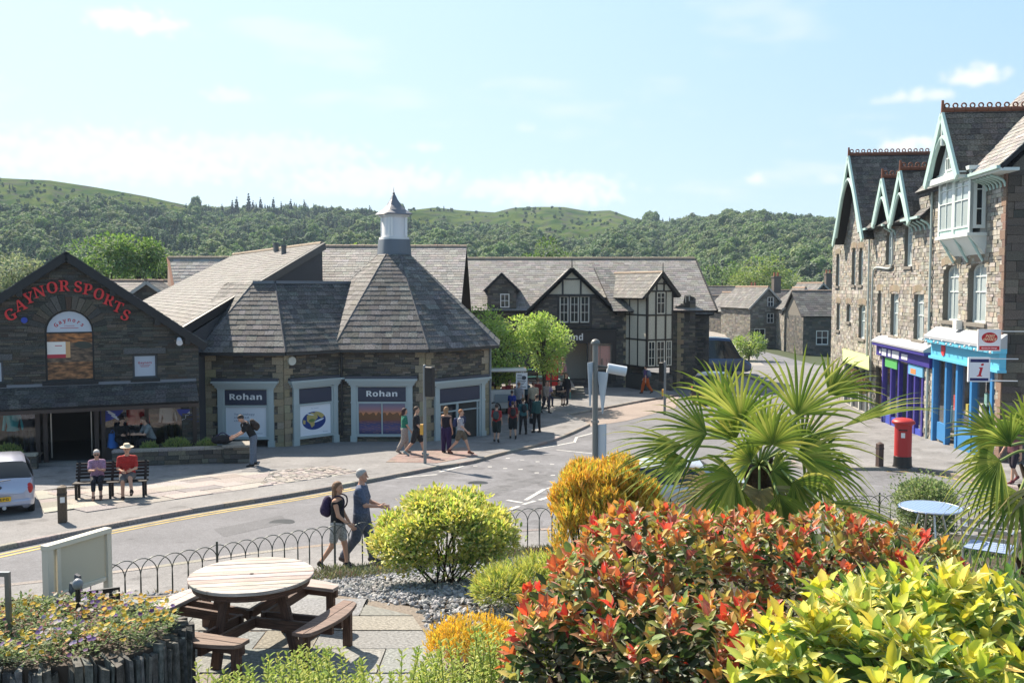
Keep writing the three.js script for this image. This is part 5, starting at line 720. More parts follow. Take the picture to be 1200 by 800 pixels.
    // fairy-light bunting under the cornice
    const bt = new MB(); for (let i = 0; i < 16; i++) { const a = lerp(s0, s1, i / 15); bt.add(new THREE.SphereGeometry(.05, 6, 5), new THREE.Matrix4().setPosition(F.pt(a, cb - .06 - .06 * Math.sin(i * 2.2), .54)), [.7, .7, .7]); } bt.build('bulb_string', M.paint, sp, 'stuff');
    // projecting signs, each hung square to the wall
    const FP = (px, py, c) => { const q = F.pt(A(px, py, c), Bh(px, py, c), c); return new Frame(q, F.n.clone().negate()); };
    { const SG = thing('hanging_sign', 'white and red oval post office sign projecting from stone wall', 'sign', F.pt(A(1160, 400, .9), gy(34), .9)), f = FP(1159.5, 398.5, .75), m = new MB(); m.box(f, -.36, .36, -.36, .36, -.04, .04, [.72, .7, .7]); m.build('board', M.paint, SG); const mat = printMat(256, 256, (x) => { x.fillStyle = '#ece6e6'; x.fillRect(0, 0, 256, 256); x.fillStyle = '#c01a22'; x.beginPath(); x.ellipse(128, 96, 94, 66, 0, 0, 7); x.fill(); x.fillRect(8, 200, 240, 50); x.fillStyle = '#f2dfae'; x.textAlign = 'center'; x.font = 'bold italic 46px sans-serif'; x.fillText('POST', 132, 92); x.fillText('OFFICE', 128, 134); x.fillStyle = '#fff'; x.font = 'bold 21px sans-serif'; x.fillText('Bureau de Change', 128, 232); }); printQuad(SG, f, -.34, .34, -.34, .34, .044, mat, 'print'); const br = new MB(); br.box(f, .3, 1.2, .28, .31, -.02, .02, [.6, .6, .6]); br.build('bracket', M.paint, SG); }
    { const SG = thing('hanging_sign', 'white square information sign with red letter i on brackets', 'sign', F.pt(A(1148, 433, 1.2), gy(34), 1.2)), f = FP(1147.5, 433, 1.2), m = new MB(); m.box(f, -.34, .34, -.4, .4, -.05, .05, [.7, .7, .72]); m.build('board', M.paint, SG); const mat = printMat(256, 288, (x) => { x.fillStyle = '#e8e6ea'; x.fillRect(0, 0, 256, 288); x.fillStyle = '#171c5c'; x.fillRect(12, 12, 232, 40); x.fillRect(12, 246, 232, 34); x.fillStyle = '#c0182a'; x.textAlign = 'center'; x.font = 'bold italic 210px serif'; x.fillText('i', 128, 226); }); printQuad(SG, f, -.32, .32, -.38, .38, .054, mat, 'print'); for (const b of [-.36, .36]) { const br = new MB(); br.box(f, .34, 1.22, b - .015, b + .015, -.02, .02, [.75, .75, .75]); br.build('bracket', M.paint, SG); } } }
  // -------- middle building with two dormers
  const a2 = A(1021);
  { const B = thing('stone_terrace', 'three storey stone building with two dormers above the purple shop', 'building', F.pt((a1 + a2) / 2, gy(42), 0)), g = gy(42) - .4, e = Bh(1050, 263), w = [rect(1029, 1034, 341, 390), rect(1044.5, 1053.5, 342, 394.5), rect(1072, 1084, 342.5, 399), rect(1039, 1048, 271, 311), rect(1061, 1070, 262, 312)].map((q, i) => [...q, .18]), shop = [A(1036, 460), A(1083, 460), g, Bh(1060, 426)], door = [A(1027, 460), A(1034, 460), g, Bh(1030, 430)];
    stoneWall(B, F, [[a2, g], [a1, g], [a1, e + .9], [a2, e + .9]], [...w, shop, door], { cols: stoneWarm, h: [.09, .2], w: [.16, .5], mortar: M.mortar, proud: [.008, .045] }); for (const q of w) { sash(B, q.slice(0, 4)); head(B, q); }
    for (const [ax, ay, lx, rx] of [[1034.5, 208, 1024, 1044.5], [1055.5, 199, 1044, 1067.5]]) { const c = .55, a = A(ax, ay, c), b = Bh(ax, ay, c), l = A(lx, 263, c), r = A(rx, 257, c), be = Bh(rx, 258, c), hw = (r - l) / 2; const s = gable(B, a, b, a - hw, a + hw, be, c, 5, slateGrey.map((q) => q.map((v, i) => v * [1.05, .95, .85][i])), { h: .26 }); const m = new MB(); panel(m, F, [[a - hw * .85, e + .3], [a + hw * .85, e + .3], [a + hw * .85, be + .1], [a, b - .2], [a - hw * .85, be + .1]], [], .3); m.build('dormer_wall', M.mortar, s); const st = new MB(); stones(st, F, [[a - hw * .8, be], [a + hw * .8, be], [a, b - .4]], [], { cols: stoneWarm }); st.build('stonework', M.stone, s, 'stuff'); const ar = new MB(); ar.tube([F.pt(a - hw * .8, be, c), F.pt(a, be + (b - be) * .55, c), F.pt(a + hw * .8, be, c)], .07, 14, 6, sea); ar.build('arched_brace', M.paint, s); }
    roofPlane(B, [F.pt(a2, e, .45), F.pt(a1, e, .45), F.pt(a1, e + 4.2, -4.2), F.pt(a2, e + 4.2, -4.2)], slateGrey, { h: .3 }); for (const [p, q] of [[1021, 1025], [1044, 1046], [1067, 1088]]) gut(B, A(p), A(q), e, .5); brackets(B, A(1068), A(1088), e, 5); brackets(B, A(1044), A(1048), e, 2);
    { const m = new MB(), c = .1; m.tube([F.pt(A(1046), e - .3, c), F.pt(A(1046), Bh(1046, 311), c), F.pt(A(1044), Bh(1046, 314), c), F.pt(A(1025), Bh(1025, 316), c), F.pt(A(1024), Bh(1024, 325), c), F.pt(A(1024), g, c)], .05, 50, 6, [.45, .5, .48]); m.build('downpipe', M.paint, B); }
    const sp = sub('shopfront', B), pur = [.045, .035, .24], s0 = A(1025, 405, .3), s1 = A(1087, 405, .3), cb = Bh(1055, 407, .4), fb = Bh(1060, 424, .25);
    { const m = new MB(); m.hexa([F.pt(s0, cb, .45), F.pt(s1, cb, .45), F.pt(s1, cb + .08, .45), F.pt(s0, cb + .08, .45)], [F.pt(s0, cb, 0), F.pt(s1, cb, 0), F.pt(s1, cb + .36, 0), F.pt(s0, cb + .36, 0)], [.36, .37, .4]); m.build('cornice_cover', M.paint, sp); const c = new MB(); c.box(F, s0, s1, cb - .14, cb, 0, .42, pur); c.build('cornice', M.paint, sp); const f = new MB(); f.box(F, s0, s1, fb, cb - .14, 0, .2, pur); f.build('fascia', M.paint, sp); }
    { const ex = A(1056, 415, .21), l = new MB(), wd = s1 - s0; let off = s0 + .6; for (const [w0, h0] of [[.3, .2], [.9, .34], [.5, .3], [1.3, .34], [1.1, .24]]) { l.box(F, off, off + w0 * .8, (fb + cb) / 2 - h0 / 2 - .1, (fb + cb) / 2 + h0 / 2 - .1, .2, .222, [.72, .72, .78]); off += w0 + .15; } l.build('lettering', M.paint, sp, 'stuff'); }
    boxesOf('banner', M.paint, sp, F, [[A(1040, 428), A(1054, 428), Bh(1047, 431), fb - .02, .04, .1, [.1, .4, .12]], [A(1068, 434), A(1085, 434), Bh(1076, 440), fb - .05, .05, .12, [.15, .4, .62]], [A(1071, 436), A(1077, 436), Bh(1074, 438), Bh(1074, 432), .12, .13, [.65, .25, .1]]]);
    for (const px of [1036, 1046, 1055, 1066, 1074, 1083]) { const a = A(px, 460), m = new MB(); m.box(F, a - .1, a + .1, g, fb, -.1, .08, pur); m.build('mullion', M.paint, sp); } for (const [p, q] of [[1036, 1055], [1066, 1083]]) { const m = new MB(); m.box(F, A(p, 460), A(q, 460), g + .8, fb, -.04, -.03); m.build('pane', M.pane, sp); const r = new MB(); r.box(F, A(p, 460), A(q, 460), g, g + .8, -.06, .05, [.04, .07, .42]); r.build('stall_riser', M.paint, sp); } { const m = new MB(); m.box(F, shop[0] - 1.6, shop[1], g, fb, -1.9, -1.8, [.25, .22, .18]); m.build('room', M.matt, sp); } { const m = new MB(); m.box(F, ...door, -.2, -.14, [.03, .02, .02]); m.build('door', M.paint, B); } }
  // -------- far gabled building with the green shop
  { const B = thing('stone_terrace', 'far stone building with big gable over the lime green shop awning', 'building', F.pt(a2 / 2, gy(52), 0)), g = gy(52) - .4, c = .6, e = (Bh(980, 290, c) + Bh(1013.5, 272, c)) / 2, a = A(995, 182, c), b = Bh(995, 182, c), hw = (A(1014.5, 272, c) - A(979, 290, c)) / 2;
    const w = [rect(999, 1003.5, 291, 334), rect(1007, 1012, 291, 334), rect(993, 997.5, 356, 377), rect(1007, 1014.5, 357, 397), rect(981, 985, 355, 387), rect(980.5, 984.5, 298, 335)].map((q) => [...q, .16]), shop = [A(990, 460), A(1017, 460), g, Bh(1004, 428)];
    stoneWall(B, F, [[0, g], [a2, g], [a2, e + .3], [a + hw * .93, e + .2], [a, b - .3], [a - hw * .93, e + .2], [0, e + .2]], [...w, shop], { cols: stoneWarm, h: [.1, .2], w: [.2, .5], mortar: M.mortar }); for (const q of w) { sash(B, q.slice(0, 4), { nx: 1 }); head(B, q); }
    const s = gable(B, a, b, a - hw, a + hw, e, c, 9, slateGrey.map((q) => q.map((v, i) => v * [1.05, .95, .85][i])), { h: .28 }); const ar = new MB(); ar.tube([F.pt(a - hw * .8, e + .3, c), F.pt(a - hw * .3, e + (b - e) * .6, c), F.pt(a, e + (b - e) * .72, c), F.pt(a + hw * .3, e + (b - e) * .6, c), F.pt(a + hw * .8, e + .3, c)], .09, 20, 6, sea); ar.build('arched_brace', M.paint, s);
    { const m = new MB(); m.quad(F.pt(0, g, 0), F.pt(0, g, -9), F.pt(0, e, -9), F.pt(0, e, 0)); m.build('end_wall', M.mortar, B); } { const m = new MB(); m.bar(F.pt(A(1019), g, .1), F.pt(A(1019), e, .1), .05, .05, [.45, .5, .48]); m.build('downpipe', M.paint, B); }
    const sp = sub('shopfront', B), lime = [.42, .5, .2], f = new MB(); f.hexa([F.pt(A(988, 425, .8), Bh(1004, 429, .8), .8), F.pt(A(1019, 425, .8), Bh(1004, 429, .8), .8), F.pt(A(1019, 420, .8), Bh(1004, 427, .8), .8), F.pt(A(988, 420, .8), Bh(1004, 427, .8), .8)], [F.pt(A(988), Bh(1004, 417), 0), F.pt(A(1019), Bh(1004, 417), 0), F.pt(A(1019), Bh(1004, 412), 0), F.pt(A(988), Bh(1004, 412), 0)], lime); f.build('awning', M.matt, sp); for (const px of [990, 999, 1008, 1017]) { const q = A(px, 460), m = new MB(); m.box(F, q - .07, q + .07, g, shop[3], -.1, .06, [.6, .6, .55]); m.build('mullion', M.paint, sp); } { const m = new MB(); m.box(F, shop[0], shop[1], g + .5, shop[3], -.05, -.04); m.build('pane', M.glass, sp); const r = new MB(); r.box(F, shop[0], shop[1], g, g + .5, -.08, .04, [.5, .48, .42]); r.build('stall_riser', M.paint, sp); } }
}
// ---------------------------------------------------------------- people: one smooth skin each, clothes over it
const smin = (a, b, k) => { const h = Math.max(k - Math.abs(a - b), 0) / k; return Math.min(a, b) - h * h * k * .25; };
function cap(p, a, b, r0, r1) { const bx = b.x - a.x, by = b.y - a.y, bz = b.z - a.z, px = p.x - a.x, py = p.y - a.y, pz = p.z - a.z, L = bx * bx + by * by + bz * bz, t = L > 0 ? clamp((px * bx + py * by + pz * bz) / L) : 0, dx = px - bx * t, dy = py - by * t, dz = pz - bz * t; return Math.sqrt(dx * dx + dy * dy + dz * dz) - (r0 + (r1 - r0) * t); }
function surface(f, lo, hi, cell, colorOf) {                           // surface nets over a signed distance
  const nx = Math.ceil((hi.x - lo.x) / cell) + 1, ny = Math.ceil((hi.y - lo.y) / cell) + 1, nz = Math.ceil((hi.z - lo.z) / cell) + 1, F = new Float32Array(nx * ny * nz), p = V(), id = (i, j, k) => i + nx * (j + ny * k);
  for (let k = 0; k < nz; k++) for (let j = 0; j < ny; j++) for (let i = 0; i < nx;) { p.set(lo.x + i * cell, lo.y + j * cell, lo.z + k * cell); const v = F[id(i, j, k)] = f(p), skip = Math.max(1, Math.min(nx - i, Math.floor(Math.abs(v) * .55 / cell - 1))); for (let q = 1; q < skip; q++) F[id(i + q, j, k)] = v; i += skip; }
  const idx = new Int32Array(nx * ny * nz).fill(-1), P = [], C = [];
  const E = [[0, 0, 0, 1, 0, 0], [0, 0, 0, 0, 1, 0], [0, 0, 0, 0, 0, 1], [1, 0, 0, 1, 1, 0], [1, 0, 0, 1, 0, 1], [0, 1, 0, 1, 1, 0], [0, 1, 0, 0, 1, 1], [0, 0, 1, 1, 0, 1], [0, 0, 1, 0, 1, 1], [1, 1, 0, 1, 1, 1], [1, 0, 1, 1, 1, 1], [0, 1, 1, 1, 1, 1]];
  for (let k = 0; k < nz - 1; k++) for (let j = 0; j < ny - 1; j++) for (let i = 0; i < nx - 1; i++) {
    let n = 0, x = 0, y = 0, z = 0; for (const e of E) { const a = F[id(i + e[0], j + e[1], k + e[2])], b = F[id(i + e[3], j + e[4], k + e[5])]; if ((a < 0) === (b < 0)) continue; const t = a / (a - b); x += e[0] + (e[3] - e[0]) * t; y += e[1] + (e[4] - e[1]) * t; z += e[2] + (e[5] - e[2]) * t; n++; }
    if (n) { idx[id(i, j, k)] = P.length / 3; P.push(lo.x + (i + x / n) * cell, lo.y + (j + y / n) * cell, lo.z + (k + z / n) * cell); }
  }
  const I = [], q = (a, b, c, d, flip) => { if (a < 0 || b < 0 || c < 0 || d < 0) return; flip ? I.push(a, c, b, a, d, c) : I.push(a, b, c, a, c, d); };
  for (let k = 1; k < nz - 1; k++) for (let j = 1; j < ny - 1; j++) for (let i = 1; i < nx - 1; i++) {
    const s = F[id(i, j, k)] < 0; if (s !== (F[id(i + 1, j, k)] < 0)) q(idx[id(i, j - 1, k - 1)], idx[id(i, j, k - 1)], idx[id(i, j, k)], idx[id(i, j - 1, k)], !s);
    if (s !== (F[id(i, j + 1, k)] < 0)) q(idx[id(i - 1, j, k - 1)], idx[id(i - 1, j, k)], idx[id(i, j, k)], idx[id(i, j, k - 1)], !s);
    if (s !== (F[id(i, j, k + 1)] < 0)) q(idx[id(i - 1, j - 1, k)], idx[id(i, j - 1, k)], idx[id(i, j, k)], idx[id(i - 1, j, k)], !s);
  }
  const g = new THREE.BufferGeometry(); g.setAttribute('position', new THREE.Float32BufferAttribute(P, 3)); g.setAttribute('uv', new THREE.Float32BufferAttribute(new Float32Array(P.length / 3 * 2).map((_, i) => i % 2 ? P[(i >> 1) * 3 + 1] : P[(i >> 1) * 3] + P[(i >> 1) * 3 + 2]), 2)); g.setIndex(I); g.computeVertexNormals();
  if (colorOf) { const c = []; for (let i = 0; i < P.length; i += 3) c.push(...colorOf(P[i], P[i + 1], P[i + 2])); g.setAttribute('color', new THREE.Float32BufferAttribute(c, 3)); }
  return g;
}
const ellip = (p, c, r) => { const x = (p.x - c.x) / r.x, y = (p.y - c.y) / r.y, z = (p.z - c.z) / r.z, l = Math.sqrt(x * x + y * y + z * z); return (l - 1) * Math.min(r.x, r.y, r.z); };
const hv = [V(0, .03, -.008), V(.077, .095, .097)];
const headSDF = (p) => { let d = ellip(p, V(0, .03, -.008), V(.077, .095, .097)); d = smin(d, cap(p, V(0, -.05, .02), V(0, -.085, .055), .058, .03), .05); d = smin(d, cap(p, V(0, .012, .085), V(0, -.026, .108), .01, .014), .02); for (const s of [-1, 1]) { d = Math.max(d, -(Math.hypot(p.x - s * .032, p.y - .012, p.z - .104) - .02) * .6); d = smin(d, Math.hypot(p.x - s * .032, p.y - .01, p.z - .076) - .013, .006); d = smin(d, ellip(p, V(s * .08, -.005, -.008), V(.01, .032, .018)), .012); } return smin(d, cap(p, V(-.018, -.056, .084), V(.018, -.056, .084), .008, .008), .008); };
const headCol = (skin) => (x, y, z) => { if (z > .05 && Math.hypot(Math.abs(x) - .032, (y - .011) * 1.4) < .013) return [.05, .04, .035]; if (z > .06 && Math.abs(y + .056) < .009 && Math.abs(x) < .024) return skin.map((v, i) => v * [.85, .55, .55][i]); if (z > .06 && Math.abs(y - .036) < .006 && Math.abs(Math.abs(x) - .034) < .018) return skin.map((v) => v * .35); return skin; };
const HEAD = {}, HAND = {}; const HB = [V(-.11, -.14, -.13), V(.11, .15, .14)];
const headGeo = (res) => HEAD[res] || (HEAD[res] = surface(headSDF, HB[0], HB[1], res));
function handGeo(res) {                                                // left hand hanging down, palm towards -x, thumb forward (+z)
  if (HAND[res]) return HAND[res]; const r = Math.max(.0085, res * .9);
  const fingers = [[.027, .072, .09], [.009, .078, .1], [-.009, .075, .094], [-.026, .064, .075]].map(([z, l0, l]) => [V(0, -.085, z), V(-.006, -.085 - l * .45, z * 1.1), V(-.028, -.085 - l * .8, z * 1.12), V(-.05, -.085 - l * .92, z * 1.1)]);
  const f = (p) => { let d = cap(p, V(0, .01, 0), V(0, -.03, 0), .026, .03); d = smin(d, cap(p, V(0, -.04, .022), V(0, -.085, .022), .018, .015), .02); d = smin(d, cap(p, V(0, -.04, -.018), V(0, -.083, -.02), .017, .014), .02); for (const q of fingers) for (let i = 0; i < 3; i++) d = smin(d, cap(p, q[i], q[i + 1], r * (1 - i * .08), r * (1 - (i + 1) * .08)), .006); const t = [V(-.004, -.03, .024), V(-.016, -.06, .05), V(-.026, -.09, .056)]; return smin(smin(d, cap(p, t[0], t[1], .013, .011), .012), cap(p, t[1], t[2], .0105, .009), .006); };
  return HAND[res] = surface(f, V(-.085, -.21, -.06), V(.05, .05, .085), res);
}
const rotX = (v, a) => v.applyAxisAngle(V(1, 0, 0), a), rotZ = (v, a) => v.applyAxisAngle(V(0, 0, 1), a), DEG = Math.PI / 180;
const fabric = {}; const cloth = (c) => { const k = c.join(); return fabric[k] || (fabric[k] = S(c, .9, { map: asColor(T.grain), bumpMap: T.grain, bumpScale: .006 })); };
function person(o) {
  const { label, pos, turn = 0, H = 1.72, skin = [.5, .3, .21], group, near = false, girth = 1 } = o, s = H / 1.75, cell = near ? .014 : .02, hres = near ? .006 : .009;
  const ps = { lean: 0, arms: [{}, {}], legs: [{}, {}], head: 0, look: 0, ...o.pose };
  // joints, facing +z, left side +x
  const hip = V(0, .93, 0), sp = rotX(V(0, 1, 0), ps.lean * DEG), fw = rotX(V(0, 0, 1), ps.lean * DEG), J = { hip };
  J.waist = hip.clone().addScaledVector(sp, .14); J.chest = hip.clone().addScaledVector(sp, .36); J.neck = hip.clone().addScaledVector(sp, .56); const hd = rotX(sp.clone(), (ps.head || 0) * DEG); J.head = J.neck.clone().addScaledVector(hd, .145).addScaledVector(fw, .02);
  const side = [1, -1]; J.arm = side.map((k, i) => { const a = { f: 4, a: 8, e: 12, in: 4, ...ps.arms[i] }, sh = hip.clone().addScaledVector(sp, .455).add(V(k * .165 * girth, 0, 0)); const up = rotZ(rotX(V(0, -1, 0), -(a.f + (a.free ? 0 : ps.lean * 0)) * DEG), k * a.a * DEG); const fo = rotX(up.clone(), -a.e * DEG); fo.x -= k * Math.sin(a.in * DEG); fo.normalize(); const el = sh.clone().addScaledVector(up, .285), wr = el.clone().addScaledVector(fo, .25); return { sh, el, wr, fo }; });
  J.leg = side.map((k, i) => { const a = { f: 0, a: 2, k: 0, ...ps.legs[i] }, h = hip.clone().add(V(k * .088, -.02, 0)), th = rotZ(rotX(V(0, -1, 0), -a.f * DEG), k * a.a * DEG), shn = rotX(th.clone(), a.k * DEG); if (a.cross) shn.x += a.cross * -k; shn.normalize(); const kn = h.clone().addScaledVector(th, .43), an = kn.clone().addScaledVector(shn, .41), ft = rotX(V(0, -.25, 1), (a.ft || 0) * DEG).normalize(); return { h, kn, an, toe: an.clone().add(V(0, -.045, 0)).addScaledVector(ft, .15), heel: an.clone().add(V(0, -.045, -.035)) }; });
  const low = Math.min(...J.leg.flatMap((l) => [l.toe.y - .035, l.heel.y - .04]));
  const dy = (ps.seat !== undefined ? ps.seat / s - (hip.y - .12) : -low);
  const T3 = girth, hA = V(-.075, J.hip.y, J.hip.z), hB = V(.075, J.hip.y, J.hip.z), wc = side.map((k) => [V(k * .055 * T3, J.waist.y, J.waist.z), V(k * .075 * T3, J.chest.y, J.chest.z)]);
  const nb = J.neck.clone().addScaledVector(sp, -.075); const torso = (p, e) => { let d = cap(p, hA, hB, .105 * T3 + e, .105 * T3 + e); for (const [a, b] of wc) d = smin(d, cap(p, a, b, .098 * T3 + e, .1 * T3 + e), .08); for (const a of J.arm) d = smin(d, cap(p, nb, a.sh, .062 + e, .052 + e), .06); return d; };
  const memo = new Map(), part = (k, a, b, t) => { const id = k + t; if (!memo.has(id)) memo.set(id, a.clone().lerp(b, t)); return memo.get(id); };
  const legF = (p, i, e, to = 1) => { const l = J.leg[i]; let d = cap(p, l.h, to < .5 ? part('t' + i, l.h, l.kn, to * 2) : l.kn, .09 * T3 + e, lerp(.09 * T3, .058, Math.min(1, to * 2)) + e); if (to > .5) d = smin(d, cap(p, l.kn, part('s' + i, l.kn, l.an, (to - .5) * 2), .056 + e, lerp(.056, .038, (to - .5) * 2) + e), .03); return d; };
  const armF = (p, i, e, to = 1) => { const a = J.arm[i]; let d = cap(p, a.sh, to < .5 ? part('u' + i, a.sh, a.el, to * 2) : a.el, .05 + e, .041 + e); if (to > .5) d = smin(d, cap(p, a.el, part('f' + i, a.el, a.wr, (to - .5) * 2), .04 + e, .028 + e), .02); return d; };
  const nk = J.neck.clone().addScaledVector(sp, -.06), up = (p) => (p.x - J.hip.x) * sp.x + (p.y - J.hip.y) * sp.y + (p.z - J.hip.z) * sp.z;
  const full = (p) => { let d = torso(p, 0); for (let i = 0; i < 2; i++) { d = smin(d, legF(p, i, 0), .05); d = smin(d, armF(p, i, 0), .03); const l = J.leg[i]; d = smin(d, cap(p, l.heel, l.toe, .038, .03), .03); d = smin(d, cap(p, l.an, l.heel, .036, .036), .02); } return smin(d, cap(p, nk, J.head, .056, .05), .04); };
  const all = [J.head, J.neck, ...J.arm.flatMap((a) => [a.sh, a.el, a.wr]), ...J.leg.flatMap((l) => [l.h, l.kn, l.an, l.toe, l.heel])], lo = V(1e9, 1e9, 1e9), hi = V(-1e9, -1e9, -1e9); for (const q of all) { lo.min(q); hi.max(q); } lo.subScalar(.2); hi.addScalar(.2);
  const g = local('person', label, 'person', pos, turn, group), mv = new THREE.Matrix4().makeScale(s, s, s).multiply(new THREE.Matrix4().makeTranslation(0, dy, 0)), put = (name, geo, mat) => { const m = new MB(); m.add(geo, mv); return m.build(name, mat, g); };
  // body
  const body = new MB(); body.add(surface(full, lo, hi, cell), mv, skin);
  const basis = (m3, at3) => mv.clone().multiply(m3.setPosition(at3)); const hm = new THREE.Matrix4().makeBasis(V(1, 0, 0), hd, V().crossVectors(V(1, 0, 0), hd)).multiply(new THREE.Matrix4().makeRotationY(ps.look * DEG)), HM = hm.clone();
  { const hg = headGeo(hres), cols = [], P = hg.attributes.position, hc = headCol(skin); for (let i = 0; i < P.count; i++) cols.push(...hc(P.getX(i), P.getY(i), P.getZ(i))); const h2 = hg.clone(); h2.setAttribute('color', new THREE.Float32BufferAttribute(cols, 3)); body.add(h2, basis(hm.clone(), J.head)); }
  J.arm.forEach((a, i) => { const y = a.fo.clone().negate(), z0 = Math.abs(y.z) > .9 ? V(0, 1, 0) : V(0, 0, 1), x = V().crossVectors(y, z0).normalize(), z = V().crossVectors(x, y), mm = new THREE.Matrix4().makeBasis(x, y, z); if (i === 1) mm.multiply(new THREE.Matrix4().makeScale(-1, 1, 1)); const hg = handGeo(hres * .8).clone(); if (i === 1) { const ix = hg.index.array.slice(); for (let q = 0; q < ix.length; q += 3) { const t = ix[q]; ix[q] = ix[q + 1]; ix[q + 1] = t; } hg.setIndex(Array.from(ix)); } body.add(hg, basis(mm, a.wr.clone().addScaledVector(a.fo, .02)), skin); });
  body.build('body', M.matt, g);
  // clothes
  const top = o.top || { c: [.2, .2, .2] }; if (top) { const e = .016, to = { none: 0, cap: .25, short: .36, long: .97 }[top.s || 'short'], hem = top.hem ?? -.06; const fn = (p) => { let d = torso(p, e); if (to) for (let i = 0; i < 2; i++) d = smin(d, armF(p, i, e + (to < .5 ? .008 : .004), to), .03); const h = up(p); d = Math.max(d, hem - h); return Math.max(d, to ? -cap(p, J.neck, J.head, .074, .08) : h - .46); }; put('shirt', surface(fn, lo, hi, cell, top.stripe && ((x, y, z) => (Math.floor(y * 22) % 2 ? top.c : top.stripe))), top.stripe ? M.matt : cloth(top.c)); }
  const bt = o.bottom || { c: [.05, .06, .1] }; { const e = .014 + (bt.loose || 0), to = bt.to ?? .97, fn = (p) => { let d = cap(p, hA, hB, .105 * T3 + .008, .105 * T3 + .008); d = Math.max(d, up(p) - .1); if (bt.skirt) { const m = J.leg[0].kn.clone().lerp(J.leg[1].kn, .5), en = J.hip.clone().lerp(m, bt.skirt); return smin(d, Math.max(cap(p, V(-.03, J.hip.y, J.hip.z), en, .12, .15 + bt.skirt * .03), -(p.y - en.y)), .04); } for (let i = 0; i < 2; i++) d = smin(d, legF(p, i, e, to), .03); return d; }; put(bt.skirt ? 'skirt' : to < .7 ? 'shorts' : 'trousers', surface(fn, lo, hi, cell), cloth(bt.c)); }
  if (o.shoes !== null) J.leg.forEach((l) => { put('shoe', surface((p) => Math.max(smin(cap(p, l.heel, l.toe, .046, .038), cap(p, l.an, l.heel, .043, .043), .03), -(p.y - (Math.min(l.heel.y, l.toe.y) - .05))), l.toe.clone().min(l.heel).min(l.an).subScalar(.1), l.toe.clone().max(l.heel).max(l.an).addScalar(.1), near ? .01 : .016), cloth(o.shoes || [.05, .045, .04])); });
  // hair
  const hr = { c: [.06, .04, .025], long: 0, ...o.hair }; { const base = (p) => { let d = ellip(p, V(0, .04, -.016), V(.088, .1, .106)); d = Math.max(d, Math.min(p.z - .045 - (p.y - .06) * .9, .2)); d = Math.max(d, -(p.y + .06 + Math.min(0, p.z) * .25)); if (hr.long) { d = smin(d, cap(p, V(0, .0, -.075), V(0, -.1 - hr.long, -.09), .055, .05), .05); for (const k of [-1, 1]) d = smin(d, cap(p, V(k * .062, .02, -.03), V(k * .075, -.05 - hr.long * .8, -.045), .032, .03), .04); } if (hr.bun) d = smin(d, Math.hypot(p.x, p.y - .07, p.z + .12) - .045, .03); return d; }; const hg = surface(base, V(-.15, -.2 - hr.long - .06, -.2), V(.15, .2, .16), near ? .007 : .011), m = new MB(); m.add(hg, basis(HM.clone(), J.head)); m.build('hair', S(hr.c, .7, { bumpMap: T.wood, bumpScale: .01 }), g); }
  if (o.hat) { const m = new MB(); m.add(new THREE.LatheGeometry([[0, .165], [.06, .162], [.085, .14], [.092, .085], [.17, .062], [.175, .068], [.09, .098]].map(([x, y]) => new THREE.Vector2(x, y)), 20), basis(HM.clone(), J.head), o.hat); m.build('hat', M.matt, g); }
  if (o.cap) { const m = new MB(); m.add(new THREE.SphereGeometry(.108, 16, 8, 0, 6.3, 0, 1.5).scale(.92, .85, 1.05).translate(0, .058, -.012), basis(HM.clone(), J.head), o.cap); m.build('cap', M.matt, g); }
  if (o.shades) { const m = new MB(); for (const k of [-1, 1]) m.add(new THREE.BoxGeometry(.052, .032, .012).translate(k * .034, .012, .098), basis(HM.clone(), J.head), [.01, .01, .01]); m.add(new THREE.BoxGeometry(.15, .008, .01).translate(0, .02, .092), basis(HM.clone(), J.head), [.01, .01, .01]); m.build('sunglasses', M.paint, g); }
  if (o.pack) { const fr = new THREE.Matrix4().makeBasis(V(1, 0, 0), sp, fw.clone()), c = J.chest.clone().addScaledVector(fw, -.21).addScaledVector(sp, -.04), k = o.pack.k || 1; const fn = (p) => smin(ellip(p, V(0, 0, 0), V(.15, .22, .11).multiplyScalar(k)), ellip(p, V(0, -.07, -.08 * k), V(.11, .11, .07).multiplyScalar(k)), .04); const m = new MB(); m.add(surface(fn, V(-.22, -.3, -.24).multiplyScalar(k), V(.22, .3, .18).multiplyScalar(k), near ? .013 : .022), basis(fr.clone(), c)); const b = m.build('backpack', cloth(o.pack.c), g); for (const q of [-1, 1]) { const t = new MB(); t.add(new THREE.TubeGeometry(new THREE.CatmullRomCurve3([V(q * .09, .12, -.1), V(q * .1, .2, .02), V(q * .105, .16, .15), V(q * .11, .0, .16), V(q * .13, -.16, .02)].map((v) => v.applyMatrix4(fr).add(J.chest))), 14, .017, 5), mv); t.build('strap', cloth(o.pack.s || o.pack.c), b); } }
  if (o.bag) { const w = J.arm[o.bag.hand || 0].wr, c = w.clone().add(V(0, -.35, 0)), m = new MB(); m.add(new RoundedBoxGeometry(.1, .26, .3, 2, .03), basis(new THREE.Matrix4(), c)); const b = m.build('bag', cloth(o.bag.c), g); const t = new MB(); t.add(new THREE.TubeGeometry(new THREE.CatmullRomCurve3([c.clone().add(V(0, .12, -.1)), w.clone().add(V(0, -.08, 0)), c.clone().add(V(0, .12, .1))]), 10, .012, 5), mv); t.build('strap', cloth(o.bag.c), b); }
  return g;
}
const walk = (k = 1, o = {}) => ({ legs: [{ f: 24 * k, k: 8 }, { f: -18 * k, k: 24, ft: 25 }], arms: [{ f: -20 * k, e: 14 }, { f: 22 * k, e: 22 }], ...o });
const stand = (o = {}) => ({ legs: [{ f: 2, a: 4 }, { f: -2, a: 4 }], arms: [{ f: 4, e: 14 }, { f: 2, e: 10 }], ...o });
